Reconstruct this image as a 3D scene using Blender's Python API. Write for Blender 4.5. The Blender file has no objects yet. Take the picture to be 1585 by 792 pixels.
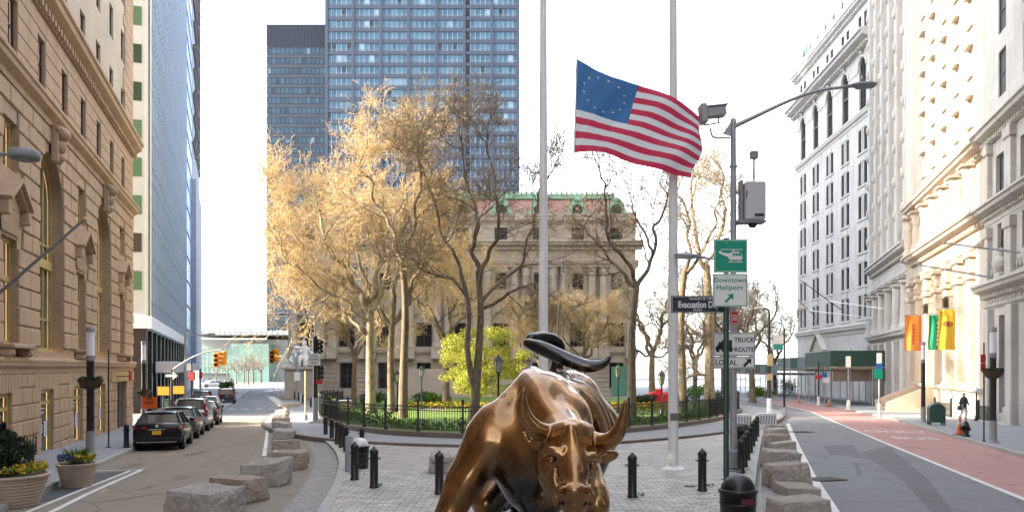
import bpy, bmesh, math, random
import numpy as np
from mathutils import Vector, Matrix
R = math.radians
PI = math.pi
rnd = random.Random(7)
SC = bpy.context.scene
COL = SC.collection
F, CX, HY, CZ = 1233.0, 792.5, 568.0, 2.8

def g(Y):
    if Y < 10: return 0.0
    if Y > 85: return -1.425
    return -0.019 * (Y - 10)

def W(px, py, Y):
    return Vector(((px - CX) / F * Y, Y, CZ - (py - HY) / F * Y))

def G(px, py, off=0.0):
    k = (py - HY) / F
    Y = (CZ - off) / k
    if Y > 10:
        Y = (CZ - 0.19 - off) / (k - 0.019) if k > 0.0195 else 1e9
        if Y > 85 or Y < 0: Y = (CZ + 1.425 - off) / k
    return Vector(((px - CX) / F * Y, Y, g(Y) + off))

# ------------------------------------------------------------------ mesh builder
class MB:
    def __init__(s):
        s.v = []; s.f = []; s.mi = []; s.sm = []; s.cur = 0; s.smooth = False
    def add(s, vs, fs, smooth=None):
        n = len(s.v)
        s.v.extend([tuple(p) for p in vs])
        sm = s.smooth if smooth is None else smooth
        for f in fs:
            s.f.append([n + i for i in f]); s.mi.append(s.cur); s.sm.append(sm)
        return s
    def m(s, i): s.cur = i; return s
    def quad(s, a, b, c, d): return s.add([a, b, c, d], [(0, 1, 2, 3)])
    def box(s, x0, x1, y0, y1, z0, z1, T=None):
        vs = [(x0,y0,z0),(x1,y0,z0),(x1,y1,z0),(x0,y1,z0),(x0,y0,z1),(x1,y0,z1),(x1,y1,z1),(x0,y1,z1)]
        if T is not None: vs = [T @ Vector(p) for p in vs]
        return s.add(vs, [(3,2,1,0),(4,5,6,7),(0,1,5,4),(1,2,6,5),(2,3,7,6),(3,0,4,7)])
    def cbox(s, x0, x1, y0, y1, z0, z1, c=0.02, T=None):
        lo = (x0,y0,z0); hi = (x1,y1,z1); vs = []; idx = {}
        for i in (0,1):
            for j in (0,1):
                for k in (0,1):
                    b = [lo[0] if i==0 else hi[0], lo[1] if j==0 else hi[1], lo[2] if k==0 else hi[2]]
                    sg = [1 if q==0 else -1 for q in (i,j,k)]
                    for ax in range(3):
                        p = list(b)
                        for o in range(3):
                            if o != ax: p[o] += sg[o]*c
                        idx[(i,j,k,ax)] = len(vs); vs.append(tuple(p))
        fs = []
        def X(i,j,k,a): return idx[(i,j,k,a)]
        for i in (0,1):
            q = [X(i,0,0,0),X(i,1,0,0),X(i,1,1,0),X(i,0,1,0)]; fs.append(q if i else q[::-1])
            q = [X(0,i,0,1),X(1,i,0,1),X(1,i,1,1),X(0,i,1,1)]; fs.append(q[::-1] if i else q)
            q = [X(0,0,i,2),X(1,0,i,2),X(1,1,i,2),X(0,1,i,2)]; fs.append(q if i else q[::-1])
        for i in (0,1):
            for j in (0,1):
                q = [X(i,j,0,0),X(i,j,0,1),X(i,j,1,1),X(i,j,1,0)]; fs.append(q if (i==j) else q[::-1])
                q = [X(i,0,j,0),X(i,0,j,2),X(i,1,j,2),X(i,1,j,0)]; fs.append(q[::-1] if (i==j) else q)
                q = [X(0,i,j,1),X(0,i,j,2),X(1,i,j,2),X(1,i,j,1)]; fs.append(q if (i==j) else q[::-1])
        for i in (0,1):
            for j in (0,1):
                for k in (0,1):
                    q = [X(i,j,k,0),X(i,j,k,1),X(i,j,k,2)]
                    fs.append(q if (i+j+k) % 2 == 1 else q[::-1])
        if T is not None: vs = [T @ Vector(p) for p in vs]
        return s.add(vs, fs)
    def tube(s, pts, rad, n=8, caps=True, smooth=True, flat=1.0):
        pts = [Vector(p) for p in pts]
        if not hasattr(rad, '__len__'): rad = [rad]*len(pts)
        vs = []; fs = []
        t0 = (pts[1]-pts[0]).normalized()
        up = Vector((0,0,1)) if abs(t0.z) < 0.9 else Vector((1,0,0))
        nx = t0.cross(up).normalized()
        for i, p in enumerate(pts):
            if i == 0: t = pts[1]-pts[0]
            elif i == len(pts)-1: t = pts[-1]-pts[-2]
            else: t = (pts[i+1]-pts[i]).normalized() + (pts[i]-pts[i-1]).normalized()
            if t.length < 1e-9: t = t0.copy()
            t.normalize()
            nx = nx - t*nx.dot(t)
            if nx.length < 1e-6: nx = t.orthogonal()
            nx.normalize(); ny = t.cross(nx)
            for k in range(n):
                a = 2*PI*k/n
                vs.append(p + nx*(math.cos(a)*rad[i]) + ny*(math.sin(a)*rad[i]*flat))
        for i in range(len(pts)-1):
            for k in range(n):
                k2 = (k+1) % n
                fs.append((i*n+k, i*n+k2, (i+1)*n+k2, (i+1)*n+k))
        s.add(vs, fs, smooth)
        if caps and n > 2:
            s.add(vs[:n], [tuple(range(n))[::-1]], False)
            s.add(vs[-n:], [tuple(range(n))], False)
        return s
    def lathe(s, prof, n=16, c=(0,0,0), smooth=True, capb=True, capt=True, T=None):
        vs = []; fs = []
        for r, z in prof:
            for k in range(n):
                a = 2*PI*k/n
                vs.append(Vector((c[0]+r*math.cos(a), c[1]+r*math.sin(a), c[2]+z)))
        if T is not None: vs = [T @ p for p in vs]
        for i in range(len(prof)-1):
            for k in range(n):
                k2 = (k+1) % n
                fs.append((i*n+k, i*n+k2, (i+1)*n+k2, (i+1)*n+k))
        s.add(vs, fs, smooth)
        if capb: s.add(vs[:n], [tuple(range(n))[::-1]], False)
        if capt: s.add(vs[-n:], [tuple(range(n))], False)
        return s
    def ell(s, c, r, nu=12, nv=8, T=None):
        vs = []; fs = []
        for j in range(nv+1):
            b = -PI/2 + PI*j/nv
            for i in range(nu):
                a = 2*PI*i/nu
                p = Vector((c[0]+r[0]*math.cos(b)*math.cos(a), c[1]+r[1]*math.cos(b)*math.sin(a), c[2]+r[2]*math.sin(b)))
                vs.append(T @ p if T is not None else p)
        for j in range(nv):
            for i in range(nu):
                i2 = (i+1) % nu
                fs.append((j*nu+i, j*nu+i2, (j+1)*nu+i2, (j+1)*nu+i))
        return s.add(vs, fs, True)
    def prism(s, poly, y0, y1, T=None):
        """polygon in local x,z (counter-clockwise seen from -y) pushed from y0 (front) to y1 (back)"""
        n = len(poly)
        vs = [(p[0], y0, p[1]) for p in poly] + [(p[0], y1, p[1]) for p in poly]
        if T is not None: vs = [T @ Vector(p) for p in vs]
        fs = [tuple(range(n)), tuple(range(2*n-1, n-1, -1))]
        for i in range(n):
            j = (i+1) % n
            fs.append((i, n+i, n+j, j))
        return s.add(vs, fs)
    def profile(s, prof, x0, x1):
        """moulding: profile of (y,z) pushed along x, closed against y max"""
        n = len(prof)
        vs = [(x0, p[0], p[1]) for p in prof] + [(x1, p[0], p[1]) for p in prof]
        fs = [(i, i+n, i+1+n, i+1) for i in range(n-1)]
        fs.append((n-1, 2*n-1, n, 0))
        fs.append(tuple(range(n))); fs.append(tuple(range(2*n-1, n-1, -1)))
        return s.add(vs, fs)
    def mesh(s, name, mats, off=None):
        me = bpy.data.meshes.new(name)
        v = np.array(s.v, dtype=np.float64).reshape(-1, 3)
        if off is not None: v = v - np.array(off)
        me.from_pydata(v.tolist(), [], s.f)
        if not isinstance(mats, (list, tuple)): mats = [mats]
        for m in mats: me.materials.append(m)
        if s.f:
            me.polygons.foreach_set('material_index', np.array(s.mi, dtype=np.int32))
            me.polygons.foreach_set('use_smooth', np.array(s.sm, dtype=bool))
        me.update()
        return me
    def build(s, name, mats, parent=None, off=None, loc=None):
        o = bpy.data.objects.new(name, s.mesh(name, mats, off))
        COL.objects.link(o)
        if parent is not None: o.parent = parent
        if off is not None and parent is None: o.location = off
        if loc is not None: o.location = loc
        return o

def tag(o, label, cat, group=None):
    o['label'] = label; o['category'] = cat
    if group: o['group'] = group
    return o
def thing(name, label, cat, loc=(0,0,0), rotz=0.0, group=None):
    o = bpy.data.objects.new(name, None); COL.objects.link(o)
    o.location = loc; o.rotation_euler = (0, 0, rotz)
    o.empty_display_size = 0.2
    return tag(o, label, cat, group)
def struct(o, kind='structure'):
    o['kind'] = kind; return o
def link(name, me, parent=None, loc=(0,0,0), rotz=0.0, scale=None):
    o = bpy.data.objects.new(name, me); COL.objects.link(o)
    if parent is not None: o.parent = parent
    o.location = loc; o.rotation_euler = (0, 0, rotz)
    if scale: o.scale = scale
    return o
def copy_tree(o, parent=None):
    kids = [c for c in o.children]
    c = o.copy(); COL.objects.link(c)
    if parent is not None:
        c.parent = parent; c.matrix_parent_inverse = o.matrix_parent_inverse.copy()
    for k in kids: copy_tree(k, c)
    return c

def text_mesh(body, size, mat, name='lettering', ex=0.004, space=1.0, align='CENTER', sx=1.0, bold=0.0):
    """flat lettering in local x,z facing -y"""
    cu = bpy.data.curves.new('txt', 'FONT'); cu.body = body; cu.size = size
    cu.align_x = align; cu.align_y = 'CENTER'; cu.extrude = ex; cu.space_character = space
    cu.offset = bold
    cu.resolution_u = 3
    ob = bpy.data.objects.new('txt', cu); COL.objects.link(ob)
    dg = bpy.context.evaluated_depsgraph_get()
    me = bpy.data.meshes.new_from_object(ob.evaluated_get(dg))
    COL.objects.unlink(ob); bpy.data.objects.remove(ob); bpy.data.curves.remove(cu)
    me.transform(Matrix.Diagonal((sx, 1, 1, 1)))
    me.transform(Matrix.Rotation(PI/2, 4, 'X'))
    me.materials.clear(); me.materials.append(mat); me.name = name
    return me

# ------------------------------------------------------------------ materials
def nt(name):
    m = bpy.data.materials.new(name); m.use_nodes = True
    t = m.node_tree; b = t.nodes['Principled BSDF']
    return m, t, b
def N(t, typ, **kw):
    n = t.nodes.new(typ)
    for k, v in kw.items():
        if k.startswith('_'): setattr(n, k[1:], v)
        else: n.inputs[k.replace('__', ' ')].default_value = v
    return n
def coord(t, scale=(1,1,1), which='Object'):
    c = t.nodes.new('ShaderNodeTexCoord'); mp = t.nodes.new('ShaderNodeMapping')
    mp.inputs['Scale'].default_value = scale
    t.links.new(c.outputs[which], mp.inputs['Vector'])
    return mp.outputs['Vector']
def mixc(t, fac, a, b, mode='MIX'):
    n = t.nodes.new('ShaderNodeMix'); n.data_type = 'RGBA'; n.blend_type = mode
    def put(sock, v):
        if isinstance(v, (tuple, list)): sock.default_value = (*v[:3], 1)
        elif isinstance(v, (int, float)): sock.default_value = v
        else: t.links.new(v, sock)
    put(n.inputs[0], fac); put(n.inputs[6], a); put(n.inputs[7], b)
    return n.outputs[2]
def ramp(t, src, p0, p1):
    n = t.nodes.new('ShaderNodeMapRange'); n.inputs[1].default_value = p0; n.inputs[2].default_value = p1
    t.links.new(src, n.inputs[0]); return n.outputs[0]
def noise(t, vec, scale, detail=4, rough=0.55):
    n = N(t, 'ShaderNodeTexNoise', Scale=scale, Detail=detail, Roughness=rough)
    t.links.new(vec, n.inputs['Vector']); return n.outputs['Fac']
def bump(t, b, h, strength=0.3, dist=0.02):
    n = N(t, 'ShaderNodeBump', Strength=strength, Distance=dist)
    t.links.new(h, n.inputs['Height']); t.links.new(n.outputs['Normal'], b.inputs['Normal'])
    return n
def sc(c, k): return tuple(min(1, x*k) for x in c)

def MAT(name, col, rough=0.6, metal=0.0, var=0.15, s1=0.7, s2=9.0, bmp=0.0, bs=40.0, bd=0.01, spec=0.5, stain=None, coat=0.0):
    m, t, b = nt(name)
    v = coord(t)
    n1 = ramp(t, noise(t, v, s1, 5), 0.3, 0.7); n2 = ramp(t, noise(t, v, s2, 5), 0.25, 0.75)
    c1 = mixc(t, n1, sc(col, 1-var), sc(col, 1+var))
    c2 = mixc(t, n2, sc(col, 1-var*0.8), sc(col, 1+var*0.8))
    c = mixc(t, 0.5, c1, c2)
    if stain:
        f = ramp(t, noise(t, coord(t, (1, 1, 0.25)), 1.1, 6, 0.65), 0.55, 0.75)
        c = mixc(t, f, c, stain)
    t.links.new(c, b.inputs['Base Color'])
    b.inputs['Roughness'].default_value = rough; b.inputs['Metallic'].default_value = metal
    b.inputs['Specular IOR Level'].default_value = spec
    b.inputs['Coat Weight'].default_value = coat
    if bmp: bump(t, b, noise(t, v, bs, 4), bmp, bd)
    return m
def EMIT(name, col, s=1.0):
    m, t, b = nt(name); b.inputs['Base Color'].default_value = (*col, 1)
    b.inputs['Emission Color'].default_value = (*col, 1); b.inputs['Emission Strength'].default_value = s
    return m
def GLASS(name, col=(0.02,0.03,0.04), rough=0.06, spec=0.9, var=0.5, s=0.25, metal=0.0):
    """window pane: dark glossy glass with blinds and rooms varying behind it"""
    m, t, b = nt(name)
    oi = t.nodes.new('ShaderNodeObjectInfo')
    c = mixc(t, oi.outputs['Random'], sc(col, 1-var), sc(col, 1+var))
    t.links.new(c, b.inputs['Base Color'])
    b.inputs['Roughness'].default_value = rough; b.inputs['Specular IOR Level'].default_value = spec
    b.inputs['Metallic'].default_value = metal
    v = coord(t); bump(t, b, noise(t, v, 0.8, 2), 0.05, 0.05)
    return m

def ASHLAR(name, col, bw=1.0, bh=0.45, mortar=0.02, rough=0.75, var=0.12, bmp=0.5, md=0.55, stain=None, bd=0.03):
    """coursed stone in the facade's own x,z plane"""
    m, t, b = nt(name)
    tc = t.nodes.new('ShaderNodeTexCoord'); sp = t.nodes.new('ShaderNodeSeparateXYZ'); cb = t.nodes.new('ShaderNodeCombineXYZ')
    t.links.new(tc.outputs['Object'], sp.inputs[0])
    ad = N(t, 'ShaderNodeMath', _operation='ADD'); t.links.new(sp.outputs[0], ad.inputs[0]); t.links.new(sp.outputs[1], ad.inputs[1])
    t.links.new(ad.outputs[0], cb.inputs[0]); t.links.new(sp.outputs[2], cb.inputs[1])
    br = N(t, 'ShaderNodeTexBrick', Scale=1.0)
    br.inputs['Brick Width'].default_value = bw; br.inputs['Row Height'].default_value = bh
    br.inputs['Mortar Size'].default_value = mortar; br.inputs['Mortar Smooth'].default_value = 0.3
    br.inputs['Color1'].default_value = (*sc(col, 1-var), 1); br.inputs['Color2'].default_value = (*sc(col, 1+var), 1)
    br.inputs['Mortar'].default_value = (*sc(col, md), 1)
    t.links.new(cb.outputs[0], br.inputs['Vector'])
    n1 = ramp(t, noise(t, tc.outputs['Object'], 0.35, 6, 0.6), 0.3, 0.7)
    c = mixc(t, 0.55, br.outputs['Color'], mixc(t, n1, sc(col, 0.78), sc(col, 1.2)), 'MIX')
    if stain:
        f = ramp(t, noise(t, coord(t, (1, 1, 0.2)), 0.8, 6, 0.65), 0.52, 0.75)
        c = mixc(t, f, c, stain)
    t.links.new(c, b.inputs['Base Color']); b.inputs['Roughness'].default_value = rough
    iv = N(t, 'ShaderNodeMath', _operation='SUBTRACT'); iv.inputs[0].default_value = 1.0
    t.links.new(br.outputs['Fac'], iv.inputs[1])
    nf = noise(t, tc.outputs['Object'], 25, 3)
    mx = N(t, 'ShaderNodeMath', _operation='MULTIPLY_ADD'); mx.inputs[1].default_value = 0.25
    t.links.new(nf, mx.inputs[0]); t.links.new(iv.outputs[0], mx.inputs[2])
    bump(t, b, mx.outputs[0], bmp, bd)
    return m

def GROUNDMAT(name, c1, c2, rough=0.85, s1=0.15, s2=2.0, speck=60, stretch=(1,1,1), crack=False):
    m, t, b = nt(name); v = coord(t, stretch); v0 = coord(t)
    a = ramp(t, noise(t, v, s1, 6, 0.6), 0.32, 0.68); d = ramp(t, noise(t, v, s2, 6, 0.65), 0.3, 0.7)
    e = ramp(t, noise(t, v0, speck, 3), 0.25, 0.75)
    c = mixc(t, 0.5, mixc(t, a, c1, c2), mixc(t, d, c1, c2))
    c = mixc(t, 0.3, c, mixc(t, e, sc(c1, 0.6), sc(c2, 1.4)))
    if crack:
        st = ramp(t, noise(t, coord(t, (.9,.25,1)), 0.8, 6, .7), .56, .72); c = mixc(t, st, c, sc(c1, .62))
        dt = ramp(t, noise(t, v0, 1.7, 5, .7), .64, .70); c = mixc(t, dt, c, sc(c1, .5))
        vo = N(t, 'ShaderNodeTexVoronoi', Scale=0.22, _feature='DISTANCE_TO_EDGE')
        wv = mixc(t, 0.08, v0, noise(t, v0, 1.5, 4))
        t.links.new(wv, vo.inputs['Vector'])
        f = ramp(t, vo.outputs['Distance'], 0.0, 0.008)
        c = mixc(t, f, sc(c1, 0.8), c)
    t.links.new(c, b.inputs['Base Color']); b.inputs['Roughness'].default_value = rough
    bump(t, b, e, 0.35, 0.01)
    return m

m_asphalt = GROUNDMAT('asphalt_grey', (0.125,0.13,0.14), (0.205,0.21,0.22), crack=True)
m_asphalt_tan = GROUNDMAT('asphalt_brownish', (0.165,0.137,0.104), (0.265,0.222,0.168), s1=0.12, stretch=(1.5,0.5,1), crack=True)
m_asphalt_path = GROUNDMAT('asphalt_path', (0.17,0.145,0.115), (0.24,0.205,0.165), s1=0.3, crack=True)
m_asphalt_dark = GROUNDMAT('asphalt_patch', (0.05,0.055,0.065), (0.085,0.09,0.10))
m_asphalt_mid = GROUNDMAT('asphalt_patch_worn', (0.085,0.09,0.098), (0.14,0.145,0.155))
m_redlane = GROUNDMAT('red_lane_paint', (0.31,0.155,0.14), (0.42,0.245,0.225), s1=0.3, s2=3.0, stretch=(1.2,0.5,1), crack=True)
m_white = MAT('road_paint', (0.60,0.60,0.585), 0.7, var=0.3, s1=1.5, s2=14, stain=(0.30,0.30,0.295))
m_lanepaint = MAT('worn_lane_paint', (0.50,0.43,0.41), .7, var=.3, s1=3, s2=20, stain=(0.36,0.21,0.19))
m_concrete = GROUNDMAT('pavement_concrete', (0.20,0.21,0.225), (0.29,0.30,0.315), s1=0.3, s2=1.5)
m_kerb = MAT('granite_kerb', (0.33,0.32,0.30), 0.75, var=0.2, s1=0.8, s2=12, bmp=0.3, bs=60)
m_kerb_brown = MAT('brownstone_kerb', (0.16,0.125,0.105), 0.8, var=0.2, bmp=0.3)

def SETTS(name, col, bw=0.26, bh=0.14, var=0.25, dirt=(0.10,0.095,0.09), rot=0.0):
    m, t, b = nt(name)
    tc = t.nodes.new('ShaderNodeTexCoord'); mp = t.nodes.new('ShaderNodeMapping'); mp.inputs['Rotation'].default_value = (0,0,rot)
    t.links.new(tc.outputs['Object'], mp.inputs['Vector'])
    nz = N(t, 'ShaderNodeTexNoise', Scale=2.2, Detail=2); t.links.new(mp.outputs[0], nz.inputs['Vector'])
    wv = mixc(t, 0.075, mp.outputs[0], nz.outputs['Color'])
    br = N(t, 'ShaderNodeTexBrick', Scale=1.0)
    br.inputs['Brick Width'].default_value = bw; br.inputs['Row Height'].default_value = bh
    br.inputs['Mortar Size'].default_value = 0.016; br.inputs['Mortar Smooth'].default_value = 0.6
    br.inputs['Color1'].default_value = (*sc(col, 1-var), 1); br.inputs['Color2'].default_value = (*sc(col, 1+var), 1)
    br.inputs['Mortar'].default_value = (*dirt, 1); t.links.new(wv, br.inputs['Vector'])
    n1 = ramp(t, noise(t, tc.outputs['Object'], 0.25, 6, 0.6), 0.35, 0.7)
    c = mixc(t, n1, mixc(t, 0.35, br.outputs['Color'], dirt), br.outputs['Color'])
    c = mixc(t, 0.25, c, mixc(t, noise(t, tc.outputs['Object'], 9, 4), sc(col, 0.5), sc(col, 1.5)))
    t.links.new(c, b.inputs['Base Color']); b.inputs['Roughness'].default_value = 0.6
    iv = N(t, 'ShaderNodeMath', _operation='SUBTRACT'); iv.inputs[0].default_value = 1.0; t.links.new(br.outputs['Fac'], iv.inputs[1])
    mx = N(t, 'ShaderNodeMath', _operation='MULTIPLY_ADD'); mx.inputs[1].default_value = 0.5
    t.links.new(noise(t, tc.outputs['Object'], 14, 3), mx.inputs[0]); t.links.new(iv.outputs[0], mx.inputs[2])
    bump(t, b, mx.outputs[0], 0.9, 0.03)
    return m
m_setts = SETTS('granite_setts', (0.43,0.405,0.37), bw=.30, bh=.165, var=.38, dirt=(0.085,0.075,0.065))
m_setts2 = SETTS('granite_setts_gutter', (0.25,0.235,0.22), rot=0.3)

# ------------------------------------------------------------------ ground
def sheet(name, xy, off, mat, thick=0.0, kind='structure', skirt_mat=None):
    """flat sheet following the street's fall; thick>0 gives it a raised edge"""
    bm = bmesh.new()
    vs = [bm.verts.new((p[0], p[1], 0)) for p in xy]
    f = bm.faces.new(vs)
    if f.normal.z < 0: f.normal_flip()
    bm.normal_update()
    if bm.faces[:][0].normal.z < 0: bmesh.ops.reverse_faces(bm, faces=bm.faces[:])
    if thick:
        r = bmesh.ops.extrude_face_region(bm, geom=bm.faces[:])
    for yb in (10.0, 85.0):
        bmesh.ops.bisect_plane(bm, geom=bm.verts[:]+bm.edges[:]+bm.faces[:], plane_co=(0, yb, 0), plane_no=(0,1,0))
    bmesh.ops.recalc_face_normals(bm, faces=bm.faces[:])
    if thick:
        topv = set(v for v in r['geom'] if isinstance(v, bmesh.types.BMVert))
    bm.verts.ensure_lookup_table()
    # top face verts: the extruded copy is used as the top
    bmesh.ops.triangulate(bm, faces=bm.faces[:])
    me = bpy.data.meshes.new(name)
    if thick:
        # rebuild: mark by separate lists
        pass
    for v in bm.verts: v.co.z = g(v.co.y) + off
    bm.to_mesh(me); bm.free(); me.materials.append(mat)
    o = bpy.data.objects.new(name, me); COL.objects.link(o); o['kind'] = kind
    return o

def flat(xy, off):
    bm = bmesh.new(); f = bm.faces.new([bm.verts.new((p[0], p[1], 0)) for p in xy])
    bm.normal_update()
    if f.normal.z < 0: f.normal_flip()
    for yb in (10.0, 85.0):
        bmesh.ops.bisect_plane(bm, geom=bm.verts[:]+bm.edges[:]+bm.faces[:], plane_co=(0, yb, 0), plane_no=(0,1,0))
    bmesh.ops.triangulate(bm, faces=bm.faces[:])
    bm.verts.index_update()
    vs = [(v.co.x, v.co.y, g(v.co.y)+off) for v in bm.verts]; fs = [tuple(v.index for v in f.verts) for f in bm.faces]
    bm.free(); return vs, fs
def sheets(name, polys, off, mat, kind='structure'):
    mb = MB()
    for xy in polys: mb.add(*flat(xy, off))
    o = mb.build(name, mat); o['kind'] = kind; return o
def resample(path, step):
    out = [Vector(path[0][:2])]
    for a, b in zip(path[:-1], path[1:]):
        a = Vector(a[:2]); b = Vector(b[:2]); n = max(1, int((b-a).length/step))
        for i in range(1, n+1): out.append(a + (b-a)*(i/n))
    return out
def smooth_path(path, it=2, closed=False):
    p = [Vector(q[:2]) for q in path]
    for _ in range(it):
        q = [] if closed else [p[0]]
        rng = range(len(p)) if closed else range(len(p)-1)
        for i in rng:
            a, b = p[i], p[(i+1) % len(p)]
            q += [a*0.75+b*0.25, a*0.25+b*0.75]
        if not closed: q.append(p[-1])
        p = q
    return p
def offset_path(p, d, closed=False):
    out = []; n = len(p)
    for i in range(n):
        a = p[i-1] if (closed or i > 0) else p[i]; b = p[(i+1) % n] if (closed or i < n-1) else p[i]
        t = (b-a).normalized(); out.append(p[i] + Vector((-t.y, t.x))*d)
    return out
def kerb(mb, path, w, base, top, step=1.5, closed=False):
    p = resample(path, step); q = offset_path(p, w, closed); n = len(p)
    vs = []; fs = []
    for a, b in zip(p, q):
        za = g(a.y); zb = g(b.y)
        vs += [(a.x,a.y,za+base), (a.x,a.y,za+top), (b.x,b.y,zb+top), (b.x,b.y,zb+base)]
    for i in range(n-1 if not closed else n):
        j = (i+1) % n
        for k in range(3): fs.append((i*4+k, i*4+k+1, j*4+k+1, j*4+k))
    if not closed:
        fs.append((0,1,2,3)); fs.append(((n-1)*4+3,(n-1)*4+2,(n-1)*4+1,(n-1)*4))
    mb.add(vs, fs)
def stripe(mb, path, w, off, step=2.0):
    p = resample(path, step); q = offset_path(p, w); vs = []; fs = []
    for a, b in zip(p, q): vs += [(a.x,a.y,g(a.y)+off), (b.x,b.y,g(b.y)+off)]
    for i in range(len(p)-1): fs.append((2*i, 2*i+2, 2*i+3, 2*i+1))
    mb.add(vs, fs)

# the big base sheet
ys = [-300, -20, 10, 85, 200, 600, 3000]
mb = MB(); xs = [-3000, -400, -60, 0, 60, 400, 3000]
vs = [(x, y, g(y)) for y in ys for x in xs]
fs = [(j*7+i, j*7+i+1, (j+1)*7+i+1, (j+1)*7+i) for j in range(6) for i in range(6)]
mb.add(vs, fs); o = mb.build('ground', m_asphalt); struct(o)

def xL(Y): return -5.77 - 0.29*Y           # left kerb line
P2 = lambda px, py, off=0: tuple(G(px, py, off)[:2])
plaza_left = [(-1.5,-40),(-2.2,6), P2(490,792,.1), P2(507,765,.1), P2(521,738,.1), P2(526,712,.1), P2(516,692,.1), P2(494,674,.1), P2(476,663,.1)]
plaza_left = [Vector(p) for p in plaza_left]
plaza_left = [plaza_left[0]] + smooth_path(plaza_left[1:], 2)
# brownish road surface on the left arm up to the stop line
yst = 57.0
road_left = [(-5.0,-40),(xL(14)-0.2,14),(xL(yst)-0.2,yst),(P2(412,662)[0],yst)] + [(p.x+0.02,p.y) for p in plaza_left[::-1]]
sheets('left_road', [road_left], 0.004, m_asphalt_tan)
# lighter strip of path between the granite blocks and the plaza kerb
pa = [P2(300,840), P2(372,770), P2(428,722), P2(446,690), P2(446,660), P2(445,640)]
pb = [tuple(p) for p in plaza_left[4:]]
sheets('asphalt_path', [[*pa, *[ (p[0]+0.01,p[1]) for p in pb[::-1]]]], 0.008, m_asphalt_path)
# gutter of setts along the plaza kerb
mb = MB(); stripe(mb, plaza_left[5:-4], 0.75, 0.012); o = mb.build('sett_gutter', m_setts2); struct(o)
# plaza
fence_px = [(497,648),(508,652),(530,657.5),(560,662),(620,668.5),(735,673),(830,672.5),(940,666),(1000,661),(1060,654.5),(1120,645),(1150,632)]
fence_w = [Vector(P2(*p, .35)) for p in fence_px]
fence_w = [Vector((-18.8,82)), Vector((-16.6,69)), Vector((-13.6,56))] + fence_w + [Vector((21.5,80)), Vector((21.5,90))]
back = [Vector((16,99)), Vector((3,102)), Vector((-12,99)), Vector((-18.5,92))]
park = smooth_path(fence_w + back, 2, True)
area = sum(park[i].x*park[(i+1) % len(park)].y - park[(i+1) % len(park)].x*park[i].y for i in range(len(park)))
SGN = 1 if area > 0 else -1
def park_off(d): return offset_path(park, -d*SGN, True)    # outward positive
ring = park_off(3.6)
plaza_right = [P2(1160,845,.1), P2(1165,792,.1), P2(1168,755,.1), P2(1172,720,.1), P2(1177,690,.1), P2(1183,662,.1)]
plaza = [(-1.5,-40)] + [tuple(p) for p in plaza_left[1:]] + [(-10,58),(10,58)] + plaza_right[::-1] + [(3.2,-40)]
sheets('plaza', [plaza], 0.10, m_setts)
mb = MB(); kerb(mb, plaza_left[1:], -0.22, -0.05, 0.112); kerb(mb, plaza_right, 0.24, -0.05, 0.112)
o = mb.build('plaza_kerb', m_kerb); struct(o)
# pavement round the park
sheets('park_pavement', [ring], 0.20, m_concrete)
mb = MB(); kerb(mb, ring, 0.2*SGN, -0.05, 0.206, closed=True)
o = mb.build('park_kerb', m_kerb_brown); struct(o)
# right road: gutter setts, red lane, markings, pavements
gr = [P2(1165,840,0), P2(1170,792), P2(1176,740), P2(1182,690), P2(1190,655)]
gr2 = [P2(1196,655), P2(1215,690), P2(1245,740), P2(1280,792), P2(1330,860)]
sheets('sett_gutter', [gr + gr2], 0.006, m_setts2)
lane = [(7.0,2.0), P2(1585,770), P2(1385,690), P2(1300,655), (26.4,70), (29.8,85), (31.2,100), (31.5,130)]
kerbR = [(11.8,8.0), (17.9,27.8), (26.5,55), (33.6,82), (36,100), (36.5,130), (36.5,160)]
sheets('bus_lane', [[*lane[:-1], *[(p[0]-0.05,p[1]) for p in kerbR[:5][::-1]]]], 0.006, m_redlane)
mb = MB()
stripe(mb, lane, 0.16, 0.011)
wl = [P2(1330,840), P2(1300,792), P2(1262,735), P2(1238,690), P2(1222,655)]
stripe(mb, wl, 0.22, 0.011)
# left: edge lines, stop line, broken crossing band
e1 = [P2(412,705), P2(415,680), P2(416,658)]; e2 = [(p[0]+0.42,p[1]) for p in e1]
stripe(mb, e1, 0.14, 0.011); stripe(mb, e2, 0.14, 0.011)
stripe(mb, [(xL(57.2)+2.2,57.2), (P2(410,662)[0],57.2)], 0.35, 0.011)
y0 = 78.0
for i in range(11):
    x = -28 + i*1.35 ; mb.add([(x,y0,g(y0)+.011),(x+.7,y0,g(y0)+.011),(x+.7,y0+1.3,g(y0+1.3)+.011),(x,y0+1.3,g(y0+1.3)+.011)], [(0,1,2,3)])
for i in range(5):
    x = -44 + i*3.4; yy = 140
    mb.add([(x,yy,g(yy)+.011),(x+1.6,yy,g(yy)+.011),(x+1.0,yy+12,g(yy)+.011),(x-.6,yy+12,g(yy)+.011)], [(0,1,2,3)])
# double line round the planters
dl = [P2(40,815), P2(140,764), P2(222,727)]; dl2 = [P2(18,810), P2(120,765), P2(206,727), P2(150,729)]
stripe(mb, dl, 0.13, 0.011, 1.0); stripe(mb, [P2(0,812),P2(112,765), P2(205,728)], 0.11, 0.011, 1.0); stripe(mb, [P2(222,726), P2(150,728)], 0.11, 0.0115, 1.0)
o = mb.build('road_markings', m_white); struct(o)
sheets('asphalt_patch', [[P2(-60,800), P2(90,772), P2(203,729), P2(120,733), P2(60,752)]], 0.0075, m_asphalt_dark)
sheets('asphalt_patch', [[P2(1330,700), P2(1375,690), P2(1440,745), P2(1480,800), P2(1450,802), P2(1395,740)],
        [P2(1275,690), P2(1320,688), P2(1330,700), P2(1285,704)]], 0.0075, m_asphalt_mid)

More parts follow.
